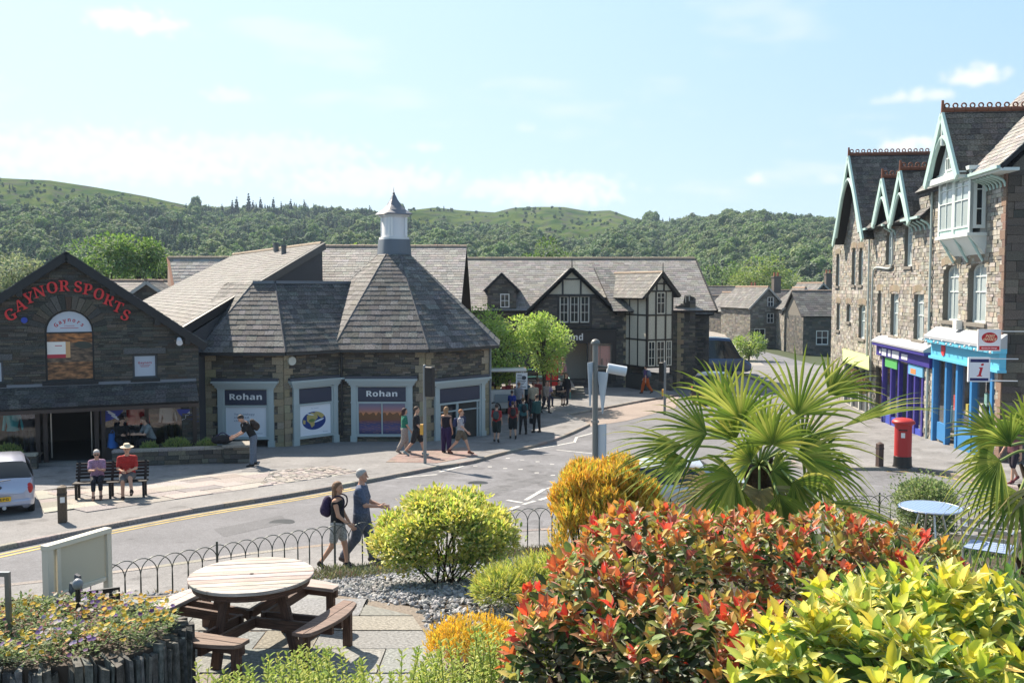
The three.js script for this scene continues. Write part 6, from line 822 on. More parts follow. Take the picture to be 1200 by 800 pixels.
const sit = (seat, o = {}) => ({ seat, legs: [{ f: 84, k: 86, a: 6 }, { f: 82, k: 80, a: 6 }], arms: [{ f: 34, e: 60, in: 24 }, { f: 30, e: 62, in: 24 }], lean: 4, ...o });
const pv = (px, py) => G(px, py, .1);
const left_ = Math.PI / 2;                                            // turn so that a person walking to the right in the picture faces +x
// the couple walking along the garden fence
person({ label: 'woman with purple backpack and white shorts walking beside the fence', near: true, pos: G(396, 667, .1), turn: 1.45, H: 1.62, skin: [.52, .29, .19], hair: { c: [.17, .09, .045], long: .12 }, top: { c: [.018, .016, .02], s: 'none', hem: -.14 }, bottom: { c: [.62, .6, .57], to: .36, loose: .012 }, shoes: [.05, .035, .035], pack: { c: [.05, .03, .1], s: [.03, .02, .06] }, pose: walk(.6, { arms: [{ f: 10, e: 20 }, { f: 16, e: 38 }], look: -8 }) });
person({ label: 'grey haired man in blue polo shirt and grey trousers walking right', near: true, pos: G(424, 661, .1), turn: 1.5, H: 1.8, girth: 1.14, skin: [.48, .27, .19], hair: { c: [.36, .35, .34] }, top: { c: [.13, .17, .27], s: 'short', hem: -.13 }, bottom: { c: [.13, .155, .21], loose: .02 }, shoes: [.12, .1, .09], pose: walk(.65, { arms: [{ f: 18, e: 52, in: 10 }, { f: 26, e: 62 }] }) });
// the bench pair
{ const b = G(130, 583, .11), tn = .22; const u = V(Math.cos(tn), 0, -Math.sin(tn)), n = V(Math.sin(tn), 0, Math.cos(tn)), spot = (a, c) => b.clone().addScaledVector(u, a).addScaledVector(n, c);
  person({ label: 'grey haired woman in lilac top and sunglasses sitting on the bench', pos: spot(-.34, -.02), turn: tn + .15, H: 1.6, skin: [.5, .3, .22], hair: { c: [.5, .49, .47] }, shades: true, top: { c: [.5, .3, .46], s: 'short', hem: -.1 }, bottom: { c: [.02, .025, .04], to: .78 }, shoes: [.35, .2, .14], pose: sit(.47, { lean: 12, arms: [{ f: 40, e: 66, in: 34 }, { f: 42, e: 58, in: 34 }] }) });
  person({ label: 'man in red shirt and straw hat with legs crossed on the bench', pos: spot(.42, -.02), turn: tn + .1, H: 1.76, girth: 1.1, skin: [.5, .28, .19], hair: { c: [.3, .28, .26] }, hat: [.62, .52, .38], top: { c: [.6, .035, .03], s: 'short' }, bottom: { c: [.2, .19, .19], to: .46, loose: .015 }, shoes: [.07, .04, .03], pose: sit(.47, { legs: [{ f: 94, k: 50, a: 4, cross: -.12 }, { f: 82, k: 84, a: 8 }], arms: [{ f: 24, e: 66, in: 30 }, { f: 28, e: 56, in: 34 }] }) }); }
// behind the planter wall, by the shop window
person({ label: 'person in black top sitting behind the planter wall', pos: at(141, 536, 32.9).setY(gy(32.9) + .1), turn: .7, H: 1.7, hair: { c: [.05, .03, .02] }, top: { c: [.012, .012, .015], s: 'long' }, bottom: { c: [.02, .02, .03] }, pose: sit(.62, { lean: 16, head: 8 }) });
person({ label: 'man in pale grey shirt sitting behind the planter wall', pos: at(178, 534, 33).setY(gy(33) + .1), turn: -.8, H: 1.78, hair: { c: [.12, .07, .04] }, top: { c: [.3, .34, .35], s: 'short' }, bottom: { c: [.03, .03, .04] }, pose: sit(.62, { lean: 22 }) });
// man bending over his rucksack on the pier
person({ label: 'man in black shirt and jeans bending over a rucksack on the wall', pos: G(297, 546, .1), turn: -1.2, H: 1.78, skin: [.48, .28, .2], hair: { c: [.03, .02, .015] }, top: { c: [.013, .013, .015], s: 'short' }, bottom: { c: [.2, .25, .33], loose: .02 }, pack: { c: [.05, .035, .03] }, pose: { lean: 28, head: 12, legs: [{ f: 5, a: 5 }, { f: -2, a: 5, k: 4 }], arms: [{ f: 30, e: 34, in: 4 }, { f: 24, e: 40, in: 4 }] } });
// in front of the octagonal shop
person({ label: 'dark haired woman in green top and pale trousers by the traffic light', pos: pv(474, 531), turn: 1.9, H: 1.62, hair: { c: [.035, .012, .012], long: .03 }, top: { c: [.03, .3, .2], s: 'short', hem: -.14 }, bottom: { c: [.52, .46, .42], loose: .03, to: .9 }, shoes: [.4, .33, .28], pose: walk(.5) });
person({ label: 'person in dark jacket and shorts walking behind the traffic light', pos: pv(488, 534), turn: 1.5, H: 1.76, hair: { c: [.05, .03, .02] }, top: { c: [.02, .022, .028], s: 'short', hem: -.14 }, bottom: { c: [.03, .03, .035], to: .45, loose: .02 }, shoes: [.4, .5, .5], pose: walk(.9) });
person({ label: 'woman in strappy black top and purple trousers at shop door', pos: pv(523, 531), turn: 2.7, H: 1.66, hair: { c: [.26, .16, .08], long: .05 }, top: { c: [.02, .015, .03], s: 'none', hem: -.1 }, bottom: { c: [.045, .02, .11], loose: .03 }, pose: stand() });
person({ label: 'woman in white shirt with blue rucksack striding past the shop door', pos: pv(540, 532), turn: 1.35, H: 1.64, hair: { c: [.32, .13, .05] }, top: { c: [.62, .6, .64], s: 'short' }, bottom: { c: [.2, .17, .12], to: .34, loose: .02 }, shoes: [.3, .12, .08], pack: { c: [.03, .05, .16], k: .85 }, pose: walk(1.1) });
// school group on the pavement
person({ label: 'child in red shirt with grey green backpack nearest the shop corner', pos: pv(582, 518), turn: 3.0, H: 1.5, hair: { c: [.04, .025, .02] }, top: { c: [.5, .04, .04] }, bottom: { c: [.03, .045, .04], to: .5, loose: .03 }, pack: { c: [.07, .1, .1] }, pose: walk(.4) });
person({ label: 'child in dark red shirt and black shorts second from shop corner', pos: pv(601, 514), turn: 3.2, H: 1.52, hair: { c: [.05, .03, .02] }, top: { c: [.3, .03, .03] }, bottom: { c: [.02, .022, .025], to: .5, loose: .03 }, pack: { c: [.03, .03, .035], k: .9 }, pose: walk(.3) });
person({ label: 'child in teal shirt and black leggings in the middle of the group', pos: pv(613, 509), turn: 3.4, H: 1.56, hair: { c: [.1, .06, .03] }, top: { c: [.03, .15, .17] }, bottom: { c: [.012, .012, .014] }, pack: { c: [.02, .03, .035], k: .9 }, pose: stand() });
person({ label: 'tall child in teal jacket with shoulder bag at the group right', pos: pv(629, 507), turn: 3.7, H: 1.64, hair: { c: [.03, .02, .015] }, top: { c: [.02, .1, .1], s: 'long' }, bottom: { c: [.012, .012, .014] }, bag: { c: [.02, .025, .03] }, pose: stand() });
// round the food cart
[[618, 481, 2.2, [.1, .2, .3], 'person in blue top standing behind the queue at the cart'], [640, 484, .8, [.35, .3, .26], 'person in beige top beside the cart wheel'], [577, 481, 1.2, [.2, .05, .06], 'person in maroon top at the left end of the cart'], [664, 474, -.6, [.03, .03, .04], 'person in black leaning at the terrace steps']].forEach(([x, y, t, c, label], i) => person({ label, pos: pv(x, y), turn: t, H: 1.6 + i * .04, hair: { c: [.08, .05, .03], long: i % 2 * .06 }, top: { c, s: i % 2 ? 'long' : 'short' }, bottom: { c: [.05, .05, .07] }, pose: i % 2 ? walk(.5) : stand() }));
person({ label: 'person in white and blue top queuing at the cart', pos: pv(608, 489), turn: 2.8, H: 1.74, hair: { c: [.2, .13, .09] }, top: { c: [.5, .5, .55] }, bottom: { c: [.03, .045, .08] }, pose: stand() });
person({ label: 'child in blue and red shirt beside the cart', pos: pv(600, 493), turn: 3.0, H: 1.45, hair: { c: [.05, .03, .02] }, top: { c: [.03, .06, .4] }, bottom: { c: [.03, .03, .06] }, pose: stand() });
person({ label: 'broad person in cream shirt seen from behind near the cart', pos: pv(625, 488), turn: 3.3, H: 1.72, girth: 1.2, hair: { c: [.12, .06, .04] }, top: { c: [.55, .49, .36], s: 'short', hem: -.16 }, bottom: { c: [.06, .06, .07] }, pose: stand() });
person({ label: 'person in red shirt behind the cream shirted person', pos: pv(630, 482), turn: 2.9, H: 1.7, hair: { c: [.1, .04, .02] }, top: { c: [.38, .05, .04] }, bottom: { c: [.05, .04, .05] }, pose: stand() });
person({ label: 'person in red top serving inside the food cart', pos: pv(597, 484), turn: .6, H: 1.7, hair: { c: [.08, .05, .03] }, top: { c: [.5, .06, .06] }, bottom: { c: [.05, .05, .06] }, pose: stand() });
person({ label: 'woman in lilac top sitting on the terrace wall', pos: pv(642, 477), turn: .4, H: 1.64, hair: { c: [.2, .12, .07] }, top: { c: [.42, .32, .5] }, bottom: { c: [.05, .05, .1] }, pose: sit(.5) });
person({ label: 'person in black sitting at the right end of the terrace wall', pos: pv(654, 475), turn: .7, H: 1.7, hair: { c: [.02, .015, .015] }, top: { c: [.02, .02, .025] }, bottom: { c: [.03, .03, .04], to: .6 }, pose: sit(.5) });
person({ label: 'person in pink shirt standing at the top of the terrace steps', pos: V(at(662, 440, 57.6).x, gy(62) + .62, -57.6), turn: -1.7, H: 1.76, hair: { c: [.25, .15, .1] }, top: { c: [.55, .3, .32] }, bottom: { c: [.3, .27, .24] }, pose: stand({ lean: 8 }) });
person({ label: 'person in bright orange trousers walking past the timbered bay', pos: pv(757, 461), turn: -2.2, H: 1.72, hair: { c: [.04, .03, .025] }, top: { c: [.12, .08, .22] }, bottom: { c: [.72, .14, .02], loose: .03 }, pack: { c: [.2, .26, .36] }, pose: walk(.8) });
person({ label: 'person with bare legs and dark shorts by the right edge of the pavement', pos: pv(1187, 566), turn: -1.2, H: 1.7, hair: { c: [.1, .06, .04] }, top: { c: [.3, .12, .14] }, bottom: { c: [.04, .03, .05], to: .5 }, shoes: [.25, .05, .06], pose: walk(.6) });
// ---------------------------------------------------------------- far houses
function house(o) {
  const { label, c, w, dep, h, rise, turn = 0, cols = stoneGrey, wins = [], roof = slateGrey, chim, gableFront = true, name = 'stone_house' } = o, B = thing(name, label, 'house', c.clone()), u = V(Math.cos(turn), 0, -Math.sin(turn)), F = new Frame(c.clone().addScaledVector(u, -w / 2).setY(0), u), y0 = c.y - .5, y1 = c.y + h, yr = y1 + rise;
  const holes = wins.map(([a, b, ww, hh]) => [a - ww / 2, a + ww / 2, c.y + b, c.y + b + hh]);
  stoneWall(B, F, gableFront ? [[0, y0], [w, y0], [w, y1], [w / 2, yr], [0, y1]] : [[0, y0], [w, y0], [w, y1], [0, y1]], holes, { cols, h: [.14, .3], w: [.3, .8] }); holes.forEach((q) => windowUnit(B, F, ...q, { nx: 2, ny: 2, back: .06, sill: true, bar: .06, rim: .1 }));
  const sideW = new MB(); sideW.box(F, .02, w - .02, y0, y1, -dep, -.3); sideW.build('side_walls', M.darkMortar, B); for (const [p, dr] of [[F.pt(0, 0, -dep), 1], [F.pt(w, 0, 0), -1]]) { const st = new MB(); stones(st, new Frame(p, F.n.clone().multiplyScalar(dr)), [[.3, y0], [dep, y0], [dep, y1], [.3, y1]], [], { cols, h: [.14, .3], w: [.3, .8] }); st.build('side_stonework', M.stone, B, 'stuff'); }
  if (gableFront) { const r0 = F.pt(w / 2, yr + .15, .3), r1 = F.pt(w / 2, yr + .15, -dep), e = (a, cc) => F.pt(a, y1 - .05, cc); roofPlane(B, [e(w + .35, .3), e(w + .35, -dep), r1, r0], roof, { h: .4, w: [.4, .7] }); roofPlane(B, [e(-.35, -dep), e(-.35, .3), r0, r1], roof, { h: .4, w: [.4, .7] }); ridgeTiles(B, r0, r1, S([.28, .2, .15], .9), .14, .5); for (const a of [-.35, w + .35]) { const m = new MB(); m.beam(r0.clone().add(V(0, -.1, 0)), e(a, .3).add(V(0, -.1, 0)), .08, .2, [.35, .35, .33]); m.build('bargeboard', M.paint, B); } }
  else { roofPlane(B, [F.pt(-.3, y1, .3), F.pt(w + .3, y1, .3), F.pt(w + .3, yr, -dep / 2), F.pt(-.3, yr, -dep / 2)], roof, { h: .4, w: [.4, .7] }); roofPlane(B, [F.pt(w + .3, y1, -dep - .3), F.pt(-.3, y1, -dep - .3), F.pt(-.3, yr, -dep / 2), F.pt(w + .3, yr, -dep / 2)], roof, { h: .5, w: [.5, .8] }); ridgeTiles(B, F.pt(-.3, yr, -dep / 2), F.pt(w + .3, yr, -dep / 2), S([.28, .2, .15], .9), .14, .5); const eg = new MB(); for (const a of [0, w]) eg.quad(F.pt(a, y1, 0), F.pt(a, y1, -dep), F.pt(a, yr, -dep / 2), F.pt(a, yr, -dep / 2)); eg.build('gable_ends', M.mortar, B); }
  for (const [a, cc] of chim || []) { const q = F.pt(a, yr - .6, cc), m = new MB(); m.box(new Frame(q, u), -.45, .45, 0, 1.9, -.35, .35, [.24, .2, .17]); m.box(new Frame(q, u), -.52, .52, 1.9, 2.05, -.42, .42, [.3, .26, .22]); const k = m.build('chimney', M.sand, B); for (const d of [-.25, .2]) { const p = new MB(); p.bar(q.clone().addScaledVector(u, d).add(V(0, 2.05, 0)), q.clone().addScaledVector(u, d).add(V(0, 2.5, 0)), .14, .11, [.42, .15, .08], 8); p.build('chimney_pot', M.matt, k); } }
  return B;
}
{
  const gl = gy(100), hp = (px, d) => V(at(px, 400, d).x, gl, -d);
  house({ label: 'tall gabled stone house left of the red chimney pots', c: hp(899, 112), w: 4.2, dep: 9, h: 4.2, rise: 2.3, turn: .18, cols: stoneWarm.map((c) => c.map((v) => v * .6)), wins: [[2.5, 2.4, .9, 1.2], [2.5, 4.3, .8, 1.2], [1.2, .1, 1.4, 1.7]], chim: [[4.6, -3]] });
  house({ label: 'gabled stone house with cream windows behind the palm', c: hp(943, 106), w: 4.4, dep: 8, h: 4.2, rise: 2.2, turn: -.12, cols: stoneWarm.map((c) => c.map((v) => v * .7)), wins: [[2.2, 3.3, 1.2, 1.5], [2, .4, 1.6, 2]] });
  house({ label: 'low stone house joining the two gabled houses', c: hp(923, 114), w: 7.5, dep: 7, h: 3.8, rise: 2.4, gableFront: false, cols: stoneGrey, wins: [[2.4, .6, 1, 1.3]] });
  house({ label: 'stone house at the far right beside the shop row', c: hp(975, 100), w: 6, dep: 7, h: 3.6, rise: 2.6, gableFront: false, cols: stoneGrey, wins: [[2, .6, 1.3, 1.5]] });
  house({ label: 'small stone house on the left of the tall gabled house', c: hp(877, 118), w: 4.2, dep: 7, h: 3.6, rise: 2.2, turn: .25, cols: stoneGrey, wins: [[2, .8, .9, 1.2]] });
  house({ label: 'dark bungalow with a wide white dormer window far up the street', c: hp(848, 150).add(V(0, 1.4, 0)), w: 8, dep: 8, h: 2.7, rise: 2.6, gableFront: false, cols: stoneSlate, wins: [[2, .5, 1.6, 1.4], [4.6, .4, 1.2, 1.6]], name: 'bungalow' });
  house({ label: 'low dark slated cottage between the bungalow and the stone houses', c: hp(866, 128), w: 6.5, dep: 7, h: 3.0, rise: 2.4, gableFront: false, cols: stoneSlate, wins: [[2, .7, .9, 1.1], [4.5, .7, .9, 1.1]], chim: [[6, -3.4]] });
  house({ label: 'grey gabled cottage behind the gap beside the stone row', c: hp(963, 122), w: 5, dep: 8, h: 4.4, rise: 2.6, turn: .1, cols: stoneGrey, wins: [[2.5, 3.2, .9, 1.2]], chim: [[4.6, -3]] });
  house({ label: 'grey slated house behind the sports shop gable', c: V(at(172, 340, 62).x, gy(60), -62), w: 5, dep: 6, h: 5.0, rise: 1.9, turn: .2, cols: stoneSlate });
  house({ label: 'slated house with small dormer behind the sports shop gable', c: V(at(152, 340, 70).x, gy(60), -70), w: 9, dep: 7, h: 5.2, rise: 1.9, gableFront: false, cols: stoneSlate, wins: [[4.4, 3.6, 1, 1.2]] });
  const up = mesh('side_road', sheetGeo([[13.2, 60], [19, 62], [28, 130], [44, 175], [30, 175], [22, 130]], (x, d) => gy(d) + .02 + smooth(90, 170, d) * 2.4, 6), S([.42, .39, .36], .93, { map: asColor(T.asphalt) })); set(up, 'pale side road climbing between the far houses', 'road');
}
// ---------------------------------------------------------------- vehicles: lofted shells, glass where the windows are
function car(o) {
  const { label, pos, turn, L = 3.7, W = 1.64, H = 1.4, col, kind = 'hatch', name = 'car', cat = 'car' } = o, g = local(name, label, cat, pos, turn);
  const P = { hatch: [[0, .38, .6, .62, .68], [.012, .26, .74, .77, .8], [.05, .22, .9, .97, .94], [.1, .2, .93, 1.16, .98], [.17, .2, .94, 1.32, 1], [.27, .2, .94, 1.385, 1], [.42, .2, .93, 1.4, 1], [.57, .2, .92, 1.35, 1], [.73, .2, .92, .98, .99], [.85, .22, .86, .88, .95], [.95, .25, .74, .75, .84], [1, .36, .58, .6, .64]], van: [[0, .35, 1.0, 2.1, .9], [.02, .3, 1.2, 2.5, .97], [.1, .28, 1.2, 2.6, 1], [.3, .28, 1.2, 2.62, 1], [.55, .28, 1.2, 2.62, 1], [.72, .28, 1.2, 2.55, 1], [.86, .28, 1.2, 1.32, 1], [.94, .3, 1.05, 1.1, .95], [1, .4, .8, .85, .85]], suv: [[0, .45, .9, .95, .85], [.02, .35, 1.0, 1.1, .94], [.07, .3, 1.05, 1.6, .98], [.14, .3, 1.05, 1.72, 1], [.4, .3, 1.04, 1.75, 1], [.56, .3, 1.04, 1.68, 1], [.7, .3, 1.03, 1.1, 1], [.88, .32, .98, 1.0, .97], [.97, .36, .85, .88, .9], [1, .45, .7, .72, .75]] }[kind];
  const k = H / Math.max(...P.map((p) => p[3])), Wh = W / 2, rings = P.map(([t, yb, be, tp, w]) => { const z = (t - .5) * L, hw = Wh * w, tw = lerp(hw, hw * .74, clamp((tp - be) / .4)), y = (v) => v * k; return [[hw * .82, yb], [hw * .97, yb + .07], [hw * 1.0, lerp(yb, be, .55)], [hw * .97, be - .02], [hw * .955, be], [lerp(hw * .95, tw, .93), lerp(be, tp, .86)], [tw * .9, tp - .012], [tw * .5, tp + .006], [0, tp + .014]].map(([x, yy]) => V(x, y(yy), z)); });
  const body = new MB(), glass = new MB(), Q = (mb, a, b, c, d) => { mb.quad(a, b, c, d); const m = (v) => V(-v.x, v.y, v.z); mb.quad(m(b), m(a), m(d), m(c)); };
  for (let i = 0; i + 1 < rings.length; i++) for (let j = 0; j < 8; j++) { const a = rings[i][j], b = rings[i + 1][j], c = rings[i + 1][j + 1], d = rings[i][j + 1], rise = P[i + 1][3] - P[i][3], tall = Math.min(P[i][3] - P[i][2], P[i + 1][3] - P[i + 1][2]) > .1; const sideGlass = j === 4 && tall, screen = j >= 5 && Math.abs(rise) > (kind === 'van' ? .5 : .12) && Math.max(P[i][3] - P[i][2], P[i + 1][3] - P[i + 1][2]) > .2; Q(sideGlass || screen ? glass : body, a, b, c, d); }
  for (const [r, f] of [[rings[0], 1], [rings[rings.length - 1], -1]]) for (let j = 0; j < 8; j++) { const c = V(0, r[0].y, r[0].z); const m = (v) => V(-v.x, v.y, v.z); body.quad(r[j], r[j + 1], V(0, r[j + 1].y, r[0].z), V(0, r[j].y, r[0].z)); body.quad(m(r[j + 1]), m(r[j]), V(0, r[j].y, r[0].z), V(0, r[j + 1].y, r[0].z)); }
  let bg = body.geometry(); bg.deleteAttribute('normal'); bg.deleteAttribute('uv'); bg = toCreasedNormals(mergeVertices(bg, 1e-4), .7); mesh('body', bg, S(col, .3, { clearcoat: 1, clearcoatRoughness: .08, metalness: .35 }), g);
  let gg = glass.geometry(); gg.deleteAttribute('normal'); gg.deleteAttribute('uv'); gg = toCreasedNormals(mergeVertices(gg, 1e-4), .7); mesh('glass', gg, M.glass, g);
  const wr = kind === 'hatch' ? .29 : .36; for (const t of [.17, .82]) for (const s of [-1, 1]) { const w = sub('wheel', g), z = (t - .5) * L, ty = new MB(); ty.add(new THREE.TorusGeometry(wr - .07, .075, 8, 20).rotateY(Math.PI / 2), new THREE.Matrix4().makeTranslation(s * (Wh - .1), wr, z), [.015, .015, .015]); ty.add(new THREE.CylinderGeometry(wr - .02, wr - .02, .13, 20).rotateZ(Math.PI / 2), new THREE.Matrix4().makeTranslation(s * (Wh - .12), wr, z), [.015, .015, .015]); ty.build('tyre', M.matt, w); const rim = new MB(); rim.add(new THREE.CylinderGeometry(wr * .62, wr * .62, .14, 16).rotateZ(Math.PI / 2), new THREE.Matrix4().makeTranslation(s * (Wh - .1), wr, z), [.5, .5, .52]); rim.build('rim', M.metal, w); }
  const lamp = (name, x, y, z, sx, sy, sz, c) => { const m = new MB(); m.add(new THREE.SphereGeometry(1, 14, 10), new THREE.Matrix4().compose(V(x, y * k, z), new THREE.Quaternion(), V(sx, sy, sz)), c); m.build(name, M.paint, g); };
  const ty = kind === 'hatch' ? .72 : .9; for (const s of [-1, 1]) { lamp('tail_light', s * Wh * .83, ty, -L / 2 + (kind === 'hatch' ? .1 : .06), .075, .13, .07, [.45, .02, .015]); lamp('headlight', s * Wh * .66, ty * .9, L / 2 - .16, .14, .09, .1, [.75, .77, .8]); }
  const bp = new MB(); bp.add(new RoundedBoxGeometry(W * .86, .16 * k, .12, 2, .05), new THREE.Matrix4().makeTranslation(0, .4 * k, -L / 2 + .01)); bp.build('bumper', S(col, .35, { clearcoat: .8, metalness: .3 }), g); return g;
}
{
  const p = G(-2, 612), c = car({ label: 'small silver blue hatchback cut off by the left picture edge', pos: V(p.x - .95, p.y, p.z - 1.75), turn: Math.PI + .5, L: 3.6, W: 1.64, H: 1.39, col: [.42, .44, .54] });
  const F = new Frame(V(0, 0, -1.8), V(-1, 0, 0)); { const pl = printMat(256, 64, (x) => { x.fillStyle = '#e8b31a'; x.fillRect(0, 0, 256, 64); x.fillStyle = '#141414'; x.font = 'bold 52px sans-serif'; x.textAlign = 'center'; x.fillText('YJ04 EPG', 128, 51); }); printQuad(c, F, -.27, .27, .46, .57, .075, pl, 'number_plate'); const b = new MB(); b.add(new THREE.SphereGeometry(1, 14, 10), new THREE.Matrix4().compose(V(0, .78, -1.755), new THREE.Quaternion(), V(.085, .05, .03)), [.03, .035, .06]); b.build('badge', M.paint, c); const f = new MB(); f.add(new THREE.CylinderGeometry(.045, .045, .05, 14).rotateX(Math.PI / 2), new THREE.Matrix4().makeTranslation(-.12, .3, -1.84), [.5, .5, .5]); f.build('tow_eye', M.paint, c); const wp = new MB(); wp.bar(V(0, .93, -1.74), V(-.28, .95, -1.72), .012, .008, [.02, .02, .02]); wp.build('wiper', M.paint, c); }
  car({ label: 'silver car on the road half hidden behind the palm', pos: G(806, 606), turn: Math.PI / 2 - .05, L: 4.0, W: 1.7, H: 1.45, col: [.5, .52, .55] });
  car({ label: 'dark blue minibus beside the end of the timbered shop', pos: V(at(835, 400, 72).x, gy(72), -72), turn: Math.PI / 2 - .1, L: 5.6, W: 2, H: 2.9, col: [.06, .09, .17], kind: 'van', name: 'minibus', cat: 'minibus' });
  car({ label: 'black off-road car in front of the dark blue minibus', pos: G(836, 470), turn: Math.PI - .4, L: 4.4, W: 1.85, H: 1.8, col: [.015, .015, .018], kind: 'suv' });
  car({ label: 'tiny silver car parked far up the side road', pos: V(at(833, 384, 140).x, gy(140) + 1.9, -140), turn: .9, L: 4, W: 1.7, H: 1.5, col: [.5, .55, .62] });
}
// ---------------------------------------------------------------- street furniture
{ // slatted bench
  const b = G(130, 583, .11), g = local('park_bench', 'dark slatted bench with two people on the pale flagstones', 'bench', b, .22), c = [.035, .028, .025];
  const slat = (name, y, z, h, w) => { const m = new MB(); m.add(new RoundedBoxGeometry(1.85, h, w, 1, .006), new THREE.Matrix4().makeTranslation(0, y, z), jit(c, .2)); m.build(name, M.timber, g); };
  for (let i = 0; i < 4; i++) slat('seat_slat', .44 - i * .006, .16 - i * .11, .032, .09); for (let i = 0; i < 5; i++) slat('back_slat', .53 + i * .085, -.24 - i * .028, .062, .028);
  for (const x of [-.84, 0, .84]) { const m = new MB(); m.beam(V(x, 0, .14), V(x, .42, .16), .06, .06, c); m.build('leg', M.timber, g); const n = new MB(); n.beam(V(x, 0, -.2), V(x, .5, -.2), .06, .06, c); n.beam(V(x, .48, -.21), V(x, .92, -.36), .06, .05, c); n.build('leg', M.timber, g); const r = new MB(); r.beam(V(x, .4, .18), V(x, .38, -.24), .05, .05, c); r.build('seat_bearer', M.timber, g); }
}
function bollard(label, pos, h, col, tagW) { const g = local('bollard', label, 'bollard', pos, .3, 'wooden bollards on the pavements'), m = new MB(); m.add(new RoundedBoxGeometry(.19, h, .19, 2, .02).translate(0, h / 2, 0), null, col); m.add(new THREE.CylinderGeometry(.02, .12, .05, 4).rotateY(.785).translate(0, h + .02, 0), null, col); m.build('post', M.timber, g); const b = new MB(); b.add(new THREE.BoxGeometry(.196, .05, .196).translate(0, h - .16, 0), null, [.05, .04, .035]); b.build('groove_band', M.matt, g); if (tagW) { const t = new MB(); t.add(new THREE.BoxGeometry(.1, .13, .012).translate(.02, h - .29, .1), null, [.7, .7, .68]); t.build('notice', M.paint, g); } return g; }
bollard('wooden bollard with white notice beside the silver car', G(73, 612, .1), .84, [.2, .14, .09], true);
bollard('brown bollard just left of the red pillar box', G(1031, 547, .1), .78, [.16, .1, .08]);
bollard('brown bollard behind the right palm fronds near the kerb', G(966, 548, .1), .82, [.15, .1, .08]);
{ // pillar box
  const g = local('pillar_box', 'red cylindrical pillar box with black base on the right pavement', 'post box', G(1058, 547, .1), -.4), red = [.42, .025, .025], lathe = (pts, n = 28) => new THREE.LatheGeometry(pts.map(([x, y]) => new THREE.Vector2(x, y)), n);
  let m = new MB(); m.add(lathe([[.31, 0], [.31, .04], [.29, .07], [.28, .36], [.27, .37]]), null, [.012, .012, .012]); m.build('base', M.paint, g); m = new MB(); m.add(lathe([[.27, .36], [.27, 1.36], [.285, 1.38], [.285, 1.42]]), null, red); m.build('barrel', M.paint, g); m = new MB(); m.add(lathe([[.285, 1.41], [.36, 1.44], [.365, 1.5], [.34, 1.54], [.25, 1.6], [0, 1.64]]), null, red); m.build('cap', M.paint, g);
  m = new MB(); m.add(new THREE.BoxGeometry(.26, .035, .05).translate(0, 1.25, .25), null, [.01, .01, .01]); m.build('slot', M.paint, g); m = new MB(); m.add(new THREE.CylinderGeometry(.278, .278, .8, 16, 1, true, -.5, 1.0).translate(0, .78, 0), null, [.4, .022, .022]); m.build('door', M.paint, g); m = new MB(); m.add(new THREE.BoxGeometry(.12, .16, .01).translate(0, 1.08, .276), null, [.7, .7, .68]); m.build('collection_plate', M.paint, g);
}
function trafficLight(label, pos, turn, h, poleR = .055, X = .22) { const g = local('traffic_light', label, 'traffic light', pos, turn), m = new MB(); m.bar(V(0, -.02, 0), V(0, h, 0), poleR, poleR, [.2, .21, .21], 12); m.add(new THREE.SphereGeometry(poleR, 10, 6), new THREE.Matrix4().makeTranslation(0, h, 0), [.2, .21, .21]); m.build('pole', M.paint, g); const hd = sub('signal_head', g); const b = new MB(); b.add(new RoundedBoxGeometry(.3, 1.0, .2, 2, .03).translate(X, h - .52, 0), null, [.012, .012, .013]); b.build('housing', M.paint, hd); [[.24, .02, .02], [.2, .1, .01], [.02, .12, .05]].forEach((c, i) => { const l = new MB(); l.add(new THREE.CylinderGeometry(.1, .1, .03, 16).rotateX(Math.PI / 2).translate(X, h - .22 - i * .3, .105), null, c); l.build('lens', M.paint, hd); const v = new MB(); v.add(new THREE.CylinderGeometry(.115, .115, .2, 14, 1, true, -1.4, 3.6).rotateX(Math.PI / 2).rotateZ(Math.PI / 2).translate(X, h - .22 - i * .3, .19), null, [.012, .012, .012]); v.build('visor', M.paint, hd); }); const k = new MB(); k.bar(V(0, h - .2, 0), V(X / 2, h - .2, 0), .02, .02, [.1, .1, .1]); k.bar(V(0, h - .85, 0), V(X / 2, h - .85, 0), .02, .02, [.1, .1, .1]); k.build('bracket', M.paint, g); const p = new MB(); p.add(new RoundedBoxGeometry(.14, .36, .12, 2, .015).translate(.1, 1.15, 0), null, [.62, .32, .04]); p.build('push_button_box', M.paint, g); return g; }
trafficLight('grey traffic light pole with black signal head before the octagonal shop', G(498, 543, .1), 2.6, 3.3, .055, -.22);
trafficLight('dark traffic light across the road near the timbered bay', G(779, 486), 2.2, 2.75, .07);
